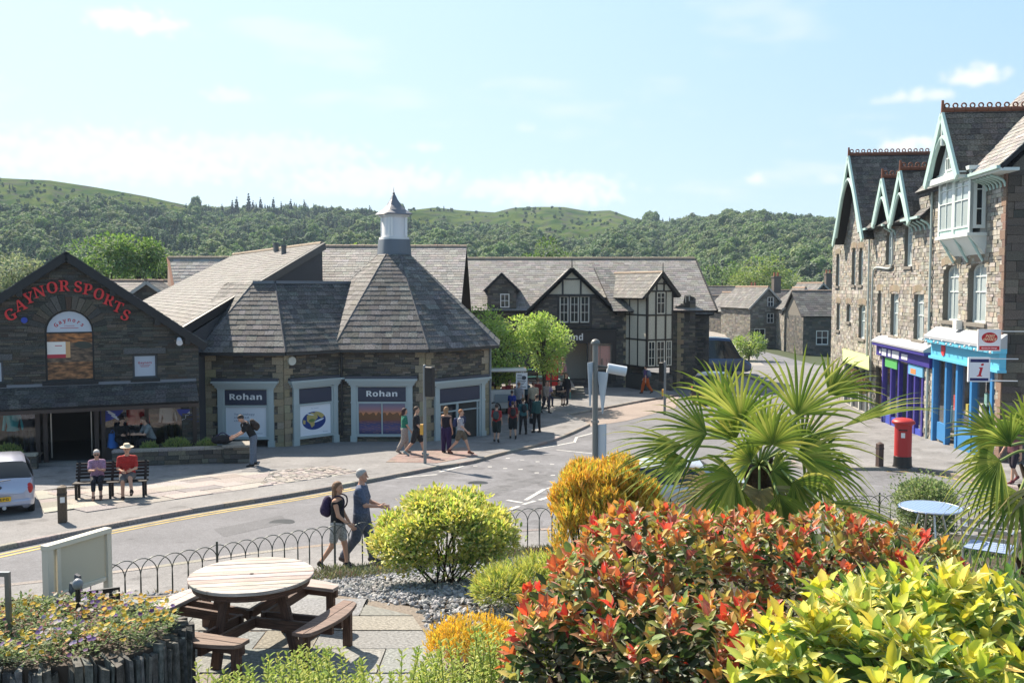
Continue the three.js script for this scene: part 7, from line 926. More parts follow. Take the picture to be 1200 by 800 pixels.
{ // sign post behind the golden conifer
  const p = onStreet(1.76, 20.1, .1), g = local('sign_post', 'grey post with sign backs and a white cylinder on an arm', 'sign post', p, 0), h = 4.22; let m = new MB(); m.bar(V(0, -.05, 0), V(0, h, 0), .06, .06, [.2, .2, .19], 14); m.build('pole', M.paint, g); m = new MB(); m.add(new THREE.SphereGeometry(.1, 14, 8, 0, 6.3, 0, 1.6), new THREE.Matrix4().makeTranslation(0, h - .02, 0), [.16, .16, .15]); m.build('cap', M.paint, g);
  m = new MB(); m.bar(V(0, h - .5, 0), V(.42, h - .52, .02), .03, .03, [.06, .06, .06]); m.build('arm', M.paint, g); m = new MB(); m.add(new THREE.CylinderGeometry(.105, .105, .4, 18).rotateZ(Math.PI / 2 - .18), new THREE.Matrix4().makeTranslation(.45, h - .57, .02), [.62, .66, .7]); m.build('cylinder_lamp', M.paint, g);
  const plate = (pts, turn, x, y, name) => { const s = new THREE.Shape(pts.map(([a, b]) => new THREE.Vector2(a, b))), e = new THREE.ExtrudeGeometry(s, { depth: .02, bevelEnabled: true, bevelSize: .012, bevelThickness: .008, bevelSegments: 1 }), q = new MB(); q.add(e, new THREE.Matrix4().makeTranslation(x, y, .0).multiply(new THREE.Matrix4().makeRotationY(turn)), [.45, .5, .55]); q.build(name, M.paint, g); };
  plate([[0, 0], [.3, 0], [.15, -.85]], -.9, .06, h - .62, 'sign_plate'); plate([[0, 0], [-.2, 0], [-.1, -.9]], 1.0, -.07, h - .42, 'sign_plate'); plate([[0, 0], [.25, .05], [.25, -1.25], [0, -1.3]], -1.0, .08, h - 1.75, 'sign_plate');
  for (const y of [1.0, 1.6, 2.55]) { m = new MB(); m.add(new THREE.CylinderGeometry(.085, .085, .05, 14), new THREE.Matrix4().makeTranslation(0, y, 0), [.3, .3, .3]); m.build('band', M.metal, g); }
}
{ // planter walls before the sports shop
  const build = (label, p0, p1, h, pier) => { const F = new Frame(V(p0.x, 0, p0.z), V(p1.x - p0.x, 0, p1.z - p0.z)), L = Math.hypot(p1.x - p0.x, p1.z - p0.z), g = thing('planter_wall', label, 'planter', p0.clone()), b0 = gy(32.5) - .1, b1 = gy(32.3) + .1 + h; stoneWall(g, F, [[0, b0], [L, b0], [L, b1], [0, b1]], [], { cols: stoneShade, depth: .3 }); const n = Math.round(L / .8); for (let i = 0; i < n; i++) { const m = new MB(); m.box(F, L * i / n + .006, L * (i + 1) / n - .006, b1, b1 + .07, -.34, .06, jit([.5, .46, .4], .1)); m.build('coping', M.sand, g); } const so = new MB(); so.box(F, 0, L, b1 - .1, b1 - .04, -1.1, -.3, [.06, .045, .03]); so.build('soil', M.matt, g); if (pier) { const FP = new Frame(F.pt(L - .1, 0, .1), F.u); stoneWall(g, FP, [[0, b0], [.85, b0], [.85, b1 + .05], [0, b1 + .05]], [], { cols: stoneShade, depth: .8, name: 'pier' }); const m = new MB(); m.box(FP, -.05, .9, b1 + .05, b1 + .13, -.85, .06, [.48, .44, .38]); m.build('pier_cap', M.sand, g); } return [F, L, b1]; };
  const [F, L, b] = build('long stone planter wall with pale coping before the shop window', G(131, 550), G(266, 546), .5, true), [F2, L2, b2] = build('short stone planter wall left of the sports shop door', G(-60, 557), G(43, 553), .5, false);
  globalThis.planterSpots = [[F.pt(L * .54, b - .1, -.6), .4], [F.pt(L * .8, b - .18, -.62), .3], [F2.pt(L2 * .62, b2 - .1, -.6), .4], [F.pt(L * .3, b - .2, -.55), .25]];
  const rk = local('rucksack', 'black rucksack lying on the planter wall pier', 'rucksack', F.pt(L - .15, b + .13, -.2), .3), f = (p) => smin(ellip(p, V(0, .16, 0), V(.34, .16, .2)), ellip(p, V(-.2, .18, .1), V(.16, .12, .14)), .08); const m = new MB(); m.add(surface(f, V(-.5, -.05, -.35), V(.5, .45, .4), .025)); m.build('bag', cloth([.025, .024, .03]), rk); const s = new MB(); s.tube([V(-.2, .3, .1), V(0, .42, .16), V(.22, .28, .14)], .02, 12, 5, [.06, .05, .1]); s.build('strap', M.matt, rk);
  const bb = local('carrier_bag', 'bright blue carrier bag beside the seated person in black', 'bag', at(132, 531, 33.1).setY(gy(33) + .5), 0); const q = new MB(); q.add(new THREE.CylinderGeometry(.13, .2, .5, 7, 3).translate(0, .25, 0), null, [.05, .18, .55]); q.build('bag_body', M.matt, bb); const hq = new MB(); hq.tube([V(-.08, .5, 0), V(0, .62, 0), V(.08, .5, 0)], .012, 8, 4, [.05, .18, .55]); hq.build('handle', M.matt, bb);
}
{ // dressed figures in the shop windows
  const F = GF, g = gy(33) + .12; const dummy = (label, px, col, low) => { const q = F.px(px, 505, -.7), o = local('mannequin', label, 'mannequin', F.pt(q[0], g + .3, -.7), .4), L = (pts) => new THREE.LatheGeometry(pts.map(([x, y]) => new THREE.Vector2(x, y)), 14).scale(1.25, 1, .8); let m = new MB(); m.add(L([[.02, .75], [.17, .78], [.14, .95], [.19, 1.2], [.17, 1.36], [.06, 1.42], [.05, 1.46]]), null, col); for (const s of [-1, 1]) m.bar(V(s * .22, 1.34, 0), V(s * .3, .8, .04), .06, .045, col); m.build('jacket', M.matt, o); m = new MB(); m.add(new THREE.SphereGeometry(.1, 12, 10).scale(.8, 1.15, .95).translate(0, 1.6, 0), null, [.45, .42, .38]); m.bar(V(0, 1.4, 0), V(0, 1.52, 0), .045, .045, [.45, .42, .38]); m.build('head', M.matt, o); m = new MB(); for (const s of [-1, 1]) m.bar(V(s * .09, .78, 0), V(s * .1, .02, 0), .1, .06, low || [.03, .03, .035]); m.build('trousers', M.matt, o); };
  dummy('mannequin in turquoise top in the left shop window', 15, [.05, .32, .36]); dummy('mannequin in dark grey suit in the left shop window', 33, [.05, .05, .055]); dummy('mannequin in black jacket at left of the right shop window', 141, [.02, .025, .05]); dummy('mannequin in red jacket, the left one of two', 155, [.4, .02, .025]); dummy('mannequin in red jacket, the right one of two', 164, [.35, .018, .02]); dummy('mannequin in white jacket in the right shop window', 197, [.5, .52, .5]); dummy('mannequin in charcoal coat at the far right of the window', 212, [.06, .06, .065]);
}
{ // food cart
  const g = local('food_cart', 'white food cart with canopy and posters near the terrace', 'cart', G(592, 484, .1), .12), w = [.66, .64, .6]; let m = new MB(); m.add(new RoundedBoxGeometry(1.9, .95, .95, 2, .03).translate(0, .78, 0), null, w); m.build('body', M.paint, g); m = new MB(); m.add(new RoundedBoxGeometry(2.1, .16, 1.2, 2, .06).translate(0, 2.28, 0), null, [.74, .72, .68]); m.build('canopy', M.paint, g); for (const x of [-.9, .9]) for (const z of [-.45, .45]) { m = new MB(); m.bar(V(x, 1.2, z), V(x, 2.22, z), .025, .025, [.5, .5, .5]); m.build('post', M.paint, g); }
  for (const x of [-.6, .6]) { const q = sub('wheel', g); m = new MB(); m.add(new THREE.TorusGeometry(.3, .03, 6, 24).translate(x, .33, .5), null, [.03, .03, .03]); m.build('tyre', M.matt, q); m = new MB(); for (let i = 0; i < 10; i++) m.bar(V(x, .33, .5), V(x + Math.cos(i * .628) * .29, .33 + Math.sin(i * .628) * .29, .5), .006, .006, [.4, .4, .4], 4); m.build('spokes', M.metal, q); }
  const F = new Frame(V(0, 0, .5), V(1, 0, 0)), pm = printMat(128, 192, (x) => { x.fillStyle = '#e8e8ea'; x.fillRect(0, 0, 128, 192); x.fillStyle = '#3a3f4a'; for (let i = 0; i < 9; i++) x.fillRect(14, 20 + i * 18, 50 + (i * 37) % 50, 7); x.beginPath(); x.arc(90, 60, 24, 0, 7); x.fill(); }); printQuad(g, F, .5, 1.1, 1.3, 2.15, .02, pm, 'poster'); m = new MB(); m.box(F, -.6, .4, .62, 1.05, .0, .03, [.3, .34, .36]); m.build('logo_panel', M.paint, g); for (let i = 0; i < 5; i++) { m = new MB(); m.add(new RoundedBoxGeometry(.22, .16, .2, 1, .03).translate(-.7 + i * .32, 1.33, 0), null, pick([[.5, .1, .08], [.6, .4, .1], [.15, .3, .1]])); m.build('tray', M.matt, g); }
  const bk = local('bicycle_wheel_cart', 'large spoked cart wheel beside the seated people', 'wheel', G(636, 479, .1), .1); m = new MB(); m.add(new THREE.TorusGeometry(.33, .03, 6, 28).translate(0, .36, 0), null, [.025, .025, .025]); m.build('tyre', M.matt, bk); m = new MB(); for (let i = 0; i < 12; i++) m.bar(V(0, .36, 0), V(Math.cos(i * .5236) * .32, .36 + Math.sin(i * .5236) * .32, 0), .006, .006, [.4, .4, .4], 4); m.build('spokes', M.metal, bk);
  const pa = local('parasol', 'pinkish white parasol behind the food cart', 'parasol', V(at(593, 440, 53).x, gy(53) + .1, -53), 0); m = new MB(); m.add(new THREE.ConeGeometry(1.15, .5, 8, 1, true).translate(0, 2.3, 0), null, [.62, .42, .38]); m.build('canopy', M.matt, pa); m = new MB(); m.bar(V(0, 0, 0), V(0, 2.5, 0), .025, .02, [.5, .5, .5]); m.build('pole', M.metal, pa);
}
// ---------------------------------------------------------------- garden: table, fence, planter, signs
{
  const g = local('picnic_table', 'round wooden picnic table with four attached benches on the patio', 'picnic table', V(-2.7, 2.23, -9.75), -.33), R0 = .63, H = .8, top = [[.7, .6, .54], [.76, .66, .6], [.65, .54, .48], [.78, .69, .64], [.62, .5, .44]], und = [[.17, .085, .055], [.2, .1, .065], [.15, .075, .05]];
  const board = (name, outline, y, th, c, mat = M.timber) => { const s = new THREE.Shape(outline.map(([x, z]) => new THREE.Vector2(x, z))), e = new THREE.ExtrudeGeometry(s, { depth: th - .008, bevelEnabled: true, bevelThickness: .004, bevelSize: .004, bevelSegments: 1 }); const m = new MB(), uv = e.attributes.uv; for (let i = 0; i < uv.count; i++) uv.setXY(i, uv.getX(i) * .6 + R0 * y, uv.getY(i)); m.add(e, new THREE.Matrix4().makeTranslation(0, y + .004, 0).multiply(new THREE.Matrix4().makeRotationY(name === 'table_board' ? .5 : 0)).multiply(new THREE.Matrix4().makeRotationX(-Math.PI / 2)), c); m.build(name, mat, g); };
  const N = 10, W = 2 * R0 / N; for (let i = 0; i < N; i++) { const z0 = -R0 + i * W + .007, z1 = -R0 + (i + 1) * W - .007, pts = []; for (let k = 0; k <= 8; k++) { const z = lerp(z0, z1, k / 8); pts.push([Math.sqrt(Math.max(.0004, R0 * R0 - z * z)), z]); } for (let k = 8; k >= 0; k--) { const z = lerp(z0, z1, k / 8); pts.push([-Math.sqrt(Math.max(.0004, R0 * R0 - z * z)), z]); } board('table_board', pts, H - .035 + rr(-.002, .002), .035, jit(pick(top), .12, .05)); }
  { const m = new MB(); m.add(new THREE.CylinderGeometry(.022, .022, .004, 14), new THREE.Matrix4().makeTranslation(0, H + .003, 0), [.03, .02, .015]); m.build('parasol_hole', M.matt, g); const ap = new MB(); for (let i = 0; i < 36; i++) { const a = i / 36 * 6.2832, b = (i + 1) / 36 * 6.2832; ap.beam(V(Math.cos(a) * (R0 - .05), H - .075, Math.sin(a) * (R0 - .05)), V(Math.cos(b) * (R0 - .05), H - .075, Math.sin(b) * (R0 - .05)), .025, .06, und[0]); } ap.build('apron', M.timber, g); }
  for (let q = 0; q < 4; q++) {
    const A = q * Math.PI / 2 + Math.PI / 4 * 0, ca = Math.cos(A), sa = Math.sin(A), P = (r, t, y) => V(ca * r - sa * t, y, sa * r + ca * t);
    let m = new MB(); m.beam(P(0.02, 0, H - .085), P(R0 - .07, 0, H - .085), .045, .09, pick(und)); m.build('top_bearer', M.timber, g);
    m = new MB(); m.beam(P(.36, .05, H - .05), P(.56, .05, 0), .05, .1, pick(und)); m.build('leg', M.timber, g);
    for (const t of [-.05, .05]) { m = new MB(); m.beam(P(.05, t * 1.9, .335), P(1.0, t * 1.9, .365), .04, .1, pick(und)); m.build('seat_bearer', M.timber, g); }
    const arc = (r, dir) => { const o = []; for (let k = 0; k <= 8; k++) { const t = lerp(-.5, .5, (dir > 0 ? k : 8 - k) / 8), q = r - (dir < 0 && r > 1 ? t * t * .3 : 0), w = t * (r > 1 ? .92 : 1); o.push([ca * q - sa * w, -(sa * q + ca * w)]); } return o; };
    for (const [r0, r1] of [[.79, .905], [.915, 1.04]]) board('seat_board', [...arc(r0, 1), ...arc(r1, -1)], .415 + rr(-.002, .002), .038, jit(q === 1 || q === 0 ? [.3, .2, .16] : pick(top), .14, .05));
    for (const t of [-.42, .42]) { m = new MB(); m.beam(P(.88, t, 0), P(.88, t, .41), .05, .09, pick(und)); m.build('bench_leg', M.timber, g); } m = new MB(); m.beam(P(.88, -.5, .375), P(.88, .5, .375), .045, .08, pick(und)); m.build('bench_rail', M.timber, g);
  }
}
{ // bow-topped railing
  const pts = polyPoints(fenceLine, .26), hoopM = VC(.45, { metalness: .5 }), col = [.1, .115, .11]; const g = thing('hoop_fence', 'low grey metal railing of interlaced hoops along the garden edge', 'fence', onStreet(...fenceLine[1]));
  const base = (i) => { const [x, d] = pts[Math.min(i, pts.length - 1)]; return onStreet(x, d, .1); }; for (let i = 0; i + 2 < pts.length; i++) { const a = base(i), b = base(i + 2), h = .66, r = a.distanceTo(b) / 2, c = a.clone().lerp(b, .5), u = b.clone().sub(a).normalize(), path = [a.clone().add(V(0, -.04, 0)), a.clone().add(V(0, h, 0))]; for (let k = 1; k < 8; k++) { const t = Math.PI * k / 8; path.push(c.clone().addScaledVector(u, -r * Math.cos(t)).add(V(0, h + r * Math.sin(t), 0))); } path.push(b.clone().add(V(0, h, 0)), b.clone().add(V(0, -.04, 0))); const off = (i % 2) * .022 - .011, n = V(-u.z, 0, u.x).multiplyScalar(off); const m = new MB(); m.tube(path.map((p) => p.add(n)), .0085, 34, 5, col); m.build('hoop', hoopM, g); }
  for (let i = 0; i < pts.length; i += 9) { const a = base(i), m = new MB(); m.bar(a.clone().add(V(0, -.05, 0)), a.clone().add(V(0, .98, 0)), .02, .02, col); m.build('post', hoopM, g); } for (let i = 0; i + 9 < pts.length + 8; i += 9) { const m = new MB(); m.beam(base(i).add(V(0, .1, 0)), base(Math.min(i + 9, pts.length - 1)).add(V(0, .1, 0)), .012, .035, col); m.build('bottom_rail', hoopM, g); }
}
{ // cream notice board seen from behind
  const g = local('notice_board', 'cream painted wooden notice board seen from behind', 'notice board', V(at(92, 700, 12.6).x, 1.64, -12.6), 1.15), c = [.64, .6, .49], bd = (name, x, y, z, w, h, d, k = c) => { const m = new MB(); m.add(new RoundedBoxGeometry(w > .3 ? w * 1.12 : w, h, d, 1, .008).translate(x * 1.12, y, z), null, k); m.build(name, M.paint, g); }; bd('back_panel', .02, .66, 0, .74, .62, .03, [.56, .52, .4]); bd('post', -.42, .48, 0, .09, 1.0, .12); bd('post', .44, .5, 0, .08, 1.0, .1); bd('frame_rail', 0, 1.0, 0, .94, .07, .13); bd('frame_rail', 0, .34, 0, .78, .06, .08); bd('frame_stile', -.3, .66, .03, .06, .6, .04);
  const h = local('handrail', 'grey square metal handrail corner at the left picture edge', 'handrail', V(at(9, 700, 8.6).x, 2.25, -8.6), 0); let m = new MB(); m.slab(0, -.05, 0, .04, 1.2, .04, [.2, .22, .24]); m.slab(-.52, 1.11, 0, 1.0, .04, .04, [.2, .22, .24]); m.build('rail', M.metal, h);
}
globalThis.bedC = V(-4.5, 2.86, -8.6); const bedR = 1.42, bedK = .58;
{ // round raised bed walled with upright slates
  const g = thing('slate_planter', 'round raised bed edged with upright slate stones, full of bedding flowers', 'planter', V(bedC.x, 2.2, bedC.z)), cols = [[.16, .165, .16], [.2, .205, .195], [.13, .135, .132], [.24, .24, .225], [.18, .172, .155]];
  for (let a = -.1, i = 0; a < 6.15; i++) { const w = rr(.03, .085), tall = rr(.6, .68) + (a > 2.05 && a < 2.2 ? .0 : 0), da = w / bedR, lean = rr(-.05, .12), r0 = bedR + rr(-.03, .04), dep = rr(.12, .2), m = new MB(), P = (t, r, y) => V(bedC.x + Math.sin(t) * r, 2.18 + y, bedC.z + Math.cos(t) * (r - bedR + bedR * bedK)), j = () => rr(-.012, .012), t0 = a + .004, t1 = a + da - .004, sk = rr(-.03, .03); m.hexa([P(t0, r0 + dep * .5 + lean * .3 + j(), 0), P(t1, r0 + dep * .5 + lean * .3 + j(), 0), P(t1 + sk, r0 + dep * .5 + j(), tall - rr(0, .05)), P(t0 + sk, r0 + dep * .5 + j(), tall - rr(0, .05))], [P(t0, r0 - dep * .5, 0), P(t1, r0 - dep * .5, 0), P(t1 + sk, r0 - dep * .5 + j(), tall + rr(-.03, .03)), P(t0 + sk, r0 - dep * .5 + j(), tall + rr(-.03, .03))], jit(pick(cols), .22, .04)); m.build('slate_stone', M.slate, g); a += da; }
  const so = new MB(); so.add(new THREE.CylinderGeometry(bedR, bedR, .5, 40).scale(1, 1, bedK).translate(bedC.x, bedC.y - .3, bedC.z), null, [.05, .036, .026]); so.build('soil', M.matt, g);
  // four taller pointed slates and a plaque at the back
  const up = thing('standing_slates', 'row of pointed upright slates rising behind the flower bed', 'stones', at(84, 710, 9.7).setY(2.7)); [[74, 704, .16], [79, 694, .28], [84, 682, .42], [90, 672, .52]].forEach(([px, py, h], i) => { const t = at(px, py, 9.65 + i * .08), m = new MB(), w = .055, d = .1; m.hexa([V(t.x - w, t.y - h - .3, t.z + d), V(t.x + w, t.y - h - .3, t.z + d), V(t.x + w * .5, t.y - .02, t.z + d * .3), V(t.x - w * .3, t.y, t.z + d * .3)], [V(t.x - w, t.y - h - .3, t.z - d), V(t.x + w, t.y - h - .3, t.z - d), V(t.x + w * .5, t.y - .03, t.z - d * .3), V(t.x - w * .3, t.y, t.z - d * .3)], jit([.22, .24, .24], .15)); m.build('slate_stone', M.slate, up); });
  const F = new Frame(at(88, 712, 9.5), V(.9, 0, -.42), V(0, 1, 0)), pq = thing('slate_plaque', 'small black slate plaque with faint engraved lines behind flowers', 'plaque', F.o.clone()); const s = new MB(); s.box(F, 0, .42, -.12, .16, -.015, .015, [.02, .02, .022]); s.build('slab', M.paint, pq); const eng = new MB(); for (let i = 0; i < 4; i++) eng.box(F, .06 + i * .012, .36 - i * .03, .1 - i * .06, .112 - i * .06, .015, .017, [.14, .14, .12]); eng.build('engraving', M.matt, pq, 'stuff');
  const lp = local('garden_lamp', 'small round topped dark garden light among the flowers', 'lamp', at(92, 740, 9.0).setY(2.95), 0); let m = new MB(); m.bar(V(0, -.1, 0), V(0, .16, 0), .025, .025, [.015, .015, .017]); m.build('stake', M.paint, lp); m = new MB(); m.add(new THREE.SphereGeometry(.05, 14, 10).scale(1, 1.1, 1).translate(0, .21, 0), null, [.2, .22, .25]); m.build('head', M.paint, lp);
}
{ // café table and aluminium chair
  const y = 2.55, t = local('cafe_table', 'small round pale blue slatted cafe table behind the red shrub', 'table', V(at(1091, 600, 11.6).x, y, -11.6), .3); for (let i = 0; i < 11; i++) { const x = (i - 5) * .064, h = Math.sqrt(.36 * .36 - x * x) * .98, m = new MB(); m.slab(x, .74, 0, .056, .015, h * 2, [.22, .32, .56]); m.build('slat', M.paint, t); } let m = new MB(); m.add(new THREE.TorusGeometry(.355, .014, 6, 36).rotateX(Math.PI / 2).translate(0, .745, 0), null, [.55, .58, .62]); m.build('rim', M.metal, t); for (let i = 0; i < 4; i++) { m = new MB(); const a = i * 1.5708 + .4; m.bar(V(Math.cos(a) * .12, .73, Math.sin(a) * .12), V(Math.cos(a) * .3, 0, Math.sin(a) * .3), .013, .013, [.6, .6, .62]); m.build('leg', M.metal, t); }
  const c = local('garden_chair', 'aluminium slatted garden chair beside the blue table', 'chair', V(at(1160, 640, 10.9).x, y, -10.9), 2.5), al = [.66, .68, .72]; for (let i = 0; i < 5; i++) { m = new MB(); m.add(new RoundedBoxGeometry(.46, .012, .075, 1, .005).translate(0, .45, -.18 + i * .09), null, [.28, .36, .55]); m.build('seat_slat', M.paint, c); } for (let i = 0; i < 3; i++) { m = new MB(); m.add(new RoundedBoxGeometry(.46, .05, .012, 1, .005).translate(0, .6 + i * .1, -.27 - i * .03), null, al); m.build('back_slat', M.metal, c); } for (const s of [-1, 1]) { m = new MB(); m.tube([V(s * .25, 0, .26), V(s * .25, .43, .24), V(s * .25, .66, .2), V(s * .26, .68, .05), V(s * .26, .67, -.22)], .0125, 24, 6, al); m.build('arm_frame', M.metal, c); m = new MB(); m.tube([V(s * .24, 0, -.3), V(s * .24, .42, -.2), V(s * .24, .86, -.37)], .0125, 14, 6, al); m.build('back_leg', M.metal, c); m = new MB(); m.bar(V(s * .24, .435, .24), V(s * .24, .435, -.24), .011, .011, al); m.build('seat_rail', M.metal, c); } m = new MB(); m.tube([V(-.24, .86, -.37), V(-.15, .95, -.4), V(.15, .95, -.4), V(.24, .86, -.37)], .0125, 14, 6, al); m.build('top_rail', M.metal, c);
}
// ---------------------------------------------------------------- plants
const UNIT = [[0, 0, 0], [-.5, .32, .06], [0, .3, -.02], [.5, .32, .06], [-.42, .68, .05], [0, .68, -.03], [.42, .68, .05], [0, 1, -.1]], UTRI = [0, 2, 1, 0, 3, 2, 1, 5, 4, 1, 2, 5, 2, 6, 5, 2, 3, 6, 4, 5, 7, 5, 6, 7];
class Leaves {                                                         // many leaf blades in one mesh, each with its own fold and droop
  constructor() { this.p = []; this.c = []; this.i = []; }
  leaf(pos, dir, nrm, len, wid, col, rib = 1.1, curl = 1) { const y = dir.clone().normalize(), x = V().crossVectors(y, nrm).normalize(), z = V().crossVectors(x, y), k = this.p.length / 3; for (let n = 0; n < 8; n++) { const [a, b, c] = UNIT[n], q = c * curl; this.p.push(pos.x + x.x * a * wid + y.x * b * len + z.x * q * len, pos.y + x.y * a * wid + y.y * b * len + z.y * q * len, pos.z + x.z * a * wid + y.z * b * len + z.z * q * len); const f = (n === 2 || n === 5 ? rib : 1) * (.92 + .16 * ((k * 7 + n * 13) % 10) / 10); this.c.push(col[0] * f, col[1] * f, col[2] * f); } for (const t of UTRI) this.i.push(t + k); }
  tuft(pos, dir, len, wid, col) { const y = dir, x = V(R() - .5, R() - .5, R() - .5).cross(y).normalize(), k = this.p.length / 3; this.p.push(pos.x - x.x * wid, pos.y - x.y * wid, pos.z - x.z * wid, pos.x + x.x * wid, pos.y + x.y * wid, pos.z + x.z * wid, pos.x + y.x * len, pos.y + y.y * len, pos.z + y.z * len); for (let n = 0; n < 3; n++) this.c.push(...col); this.i.push(k, k + 1, k + 2); }
  build(name, mat, parent, kind) { const off = (parent && origin.get(parent)) || V(0, 0, 0), P = new Float32Array(this.p); for (let i = 0; i < P.length; i += 3) { P[i] -= off.x; P[i + 1] -= off.y; P[i + 2] -= off.z; } const g = new THREE.BufferGeometry(); g.setAttribute('position', new THREE.BufferAttribute(P, 3)); g.setAttribute('color', new THREE.Float32BufferAttribute(this.c, 3)); g.setAttribute('uv', new THREE.BufferAttribute(new Float32Array(P.length / 3 * 2), 2)); g.setIndex(this.i); g.computeVertexNormals(); const m = mesh(name, g, mat, parent); if (kind) m.userData.kind = kind; return m; }
}
const unitLeaf = [.6, 1, 1.6].map((curl) => { const g = new THREE.BufferGeometry(); g.setAttribute('position', new THREE.Float32BufferAttribute(UNIT.flatMap(([a, b, c]) => [a, b, c * curl]), 3)); g.setAttribute('uv', new THREE.Float32BufferAttribute(UNIT.flatMap(([a, b]) => [a, b]), 2)); g.setIndex(UTRI); g.computeVertexNormals(); return g; });
const leafMats = new Map(); const leafMat = (c, rough) => { const k = c.join() + rough; if (!leafMats.has(k)) leafMats.set(k, S(c, .95, { transmission: .45, thickness: 0, clearcoat: .5, clearcoatRoughness: rough })); return leafMats.get(k); };
function oneLeaf(parent, pos, dir, nrm, len, wid, mat) { const y = dir.clone().normalize(), x = V().crossVectors(y, nrm).normalize(), z = V().crossVectors(x, y), m = mesh('leaf', pick(unitLeaf), mat, parent), off = origin.get(parent); m.matrix.makeBasis(x.multiplyScalar(wid), y.multiplyScalar(len), z.multiplyScalar(len)).setPosition(V().subVectors(pos, off)); m.matrix.decompose(m.position, m.quaternion, m.scale); }
const onBall = () => { const z = rr(-1, 1), a = rr(0, 6.283), h = Math.sqrt(1 - z * z); return V(h * Math.cos(a), z, h * Math.sin(a)); };
const inside = (blobs, p, k, own) => blobs.some((b, i) => i !== own && (((p.x - b[0]) / b[3]) ** 2 + ((p.y - b[1]) / b[4]) ** 2 + ((p.z - b[2]) / b[5]) ** 2) < k);
// shoots over the surface of a mound of blobs
function shoots(blobs, n, minY, cb) { let k = 0, guard = 0; const tot = blobs.reduce((s, b) => s + b[3] * b[4], 0); while (k < n && guard++ < n * 30) { let s = R() * tot, i = 0; while ((s -= blobs[i][3] * blobs[i][4]) > 0 && i < blobs.length - 1) i++; const b = blobs[i], d = onBall(), p = V(b[0] + d.x * b[3], b[1] + d.y * b[4], b[2] + d.z * b[5]); if (d.y < -.35 || p.y < minY || inside(blobs, p, .86, i)) continue; cb(p, V(d.x / b[3], d.y / b[4], d.z / b[5]).normalize(), b); k++; } }
function stemsOf(parent, base, blobs, n, r, col) { const m = new MB(); for (let i = 0; i < n; i++) { const b = blobs[i % blobs.length], d = onBall(); m.tube([V(base.x + rr(-.15, .15), base.y - .05, base.z + rr(-.15, .15)), V(lerp(base.x, b[0], .6) + rr(-.1, .1), lerp(base.y, b[1], .5), lerp(base.z, b[2], .6)), V(b[0] + d.x * b[3] * .8, b[1] + Math.abs(d.y) * b[4] * .8, b[2] + d.z * b[5] * .8)], r * rr(.6, 1.1), 8, 5, col); } return m.build('stems', M.bark, parent); }
// a shrub with rosettes of blades; the leaves that show largest are parts of their own
function rosetteShrub(o) {
  const { name, label, blobs, n, per, len, wid, tips, olds, rough = .36, spread = 1, minY, single = 300, base, droop = 0, inner = 2500, innerCols = olds } = o, g = thing(name, label, 'shrub', base), all = [], mass = new Leaves();
  shoots(blobs, n, minY, (p, d) => { const ax = d.clone().multiplyScalar(.6).add(V(rr(-.3, .3), .75, rr(-.3, .3))).normalize(), q0 = V(R() - .5, R() - .5, R() - .5).cross(ax).normalize(), tone = pick(tips), root = p.clone().addScaledVector(ax, -.06); for (let k = 0; k < per; k++) { const t = k / per, a = k * 2.4 + rr(-.3, .3), out = q0.clone().applyAxisAngle(ax, a), open = lerp(.35, 1.35, t) * spread, dir = ax.clone().multiplyScalar(Math.cos(open)).addScaledVector(out, Math.sin(open)), pos = root.clone().addScaledVector(ax, .1 * (1 - t)), nr = ax.clone().addScaledVector(out, -.5); dir.y -= droop * t; all.push([pos, dir, nr, len * rr(.5, 1.25) * lerp(.75, 1.1, Math.min(1, t * 2)), wid * rr(.8, 1.15), R() < .8 - t * o.turnOld ? jit(tone, .1, .1) : pick(olds), -pos.z]); } });
  all.sort((a, b) => a[6] - b[6]); all.forEach((l, i) => { const front = i % Math.max(1, Math.floor(all.length * .6 / single)) === 0 && i / Math.max(1, Math.floor(all.length * .6 / single)) < single; if (front) { const c = l[5].map((v) => Math.round(v * 25) / 25 + .004); oneLeaf(g, l[0], l[1], l[2], l[3], l[4], leafMat(c, rough)); } else mass.leaf(l[0], l[1], l[2], l[3], l[4], jit(l[5], .15, .06), 1.15, rr(.4, 1.8)); });
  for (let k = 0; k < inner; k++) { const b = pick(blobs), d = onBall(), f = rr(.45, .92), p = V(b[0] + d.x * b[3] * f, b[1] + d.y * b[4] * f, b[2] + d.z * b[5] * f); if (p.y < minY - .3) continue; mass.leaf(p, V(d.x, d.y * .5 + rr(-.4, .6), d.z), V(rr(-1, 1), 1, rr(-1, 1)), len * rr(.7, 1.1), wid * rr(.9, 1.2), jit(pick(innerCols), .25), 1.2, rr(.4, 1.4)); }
  mass.build('foliage', VC(.95, { transmission: .45, thickness: 0, clearcoat: .5, clearcoatRoughness: rough }), g, 'stuff'); stemsOf(g, base, blobs, 22, .012, [.14, .07, .05]); return g;
}
const clump = (px, py, d, rx, ry, n, k = .34) => { const o = [B4(px, py, d, rx * .72, ry * .72, rx * .7)], c = o[0]; for (let i = 0; i < n; i++) { const a = i * 2.4 + rr(0, .8), e = rr(-.25, 1), h = Math.sqrt(1 - e * e), r = rx * rr(.6, 1) * k; o.push([c[0] + Math.cos(a) * h * rx * .78, c[1] + e * ry * .8, c[2] + Math.sin(a) * h * rx * .75, r, r * rr(.6, .85), r]); } return o; };
const B4 = (px, py, d, rx, ry, rz) => { const p = at(px, py, d); return [p.x, p.y, p.z, rx, ry, rz]; };
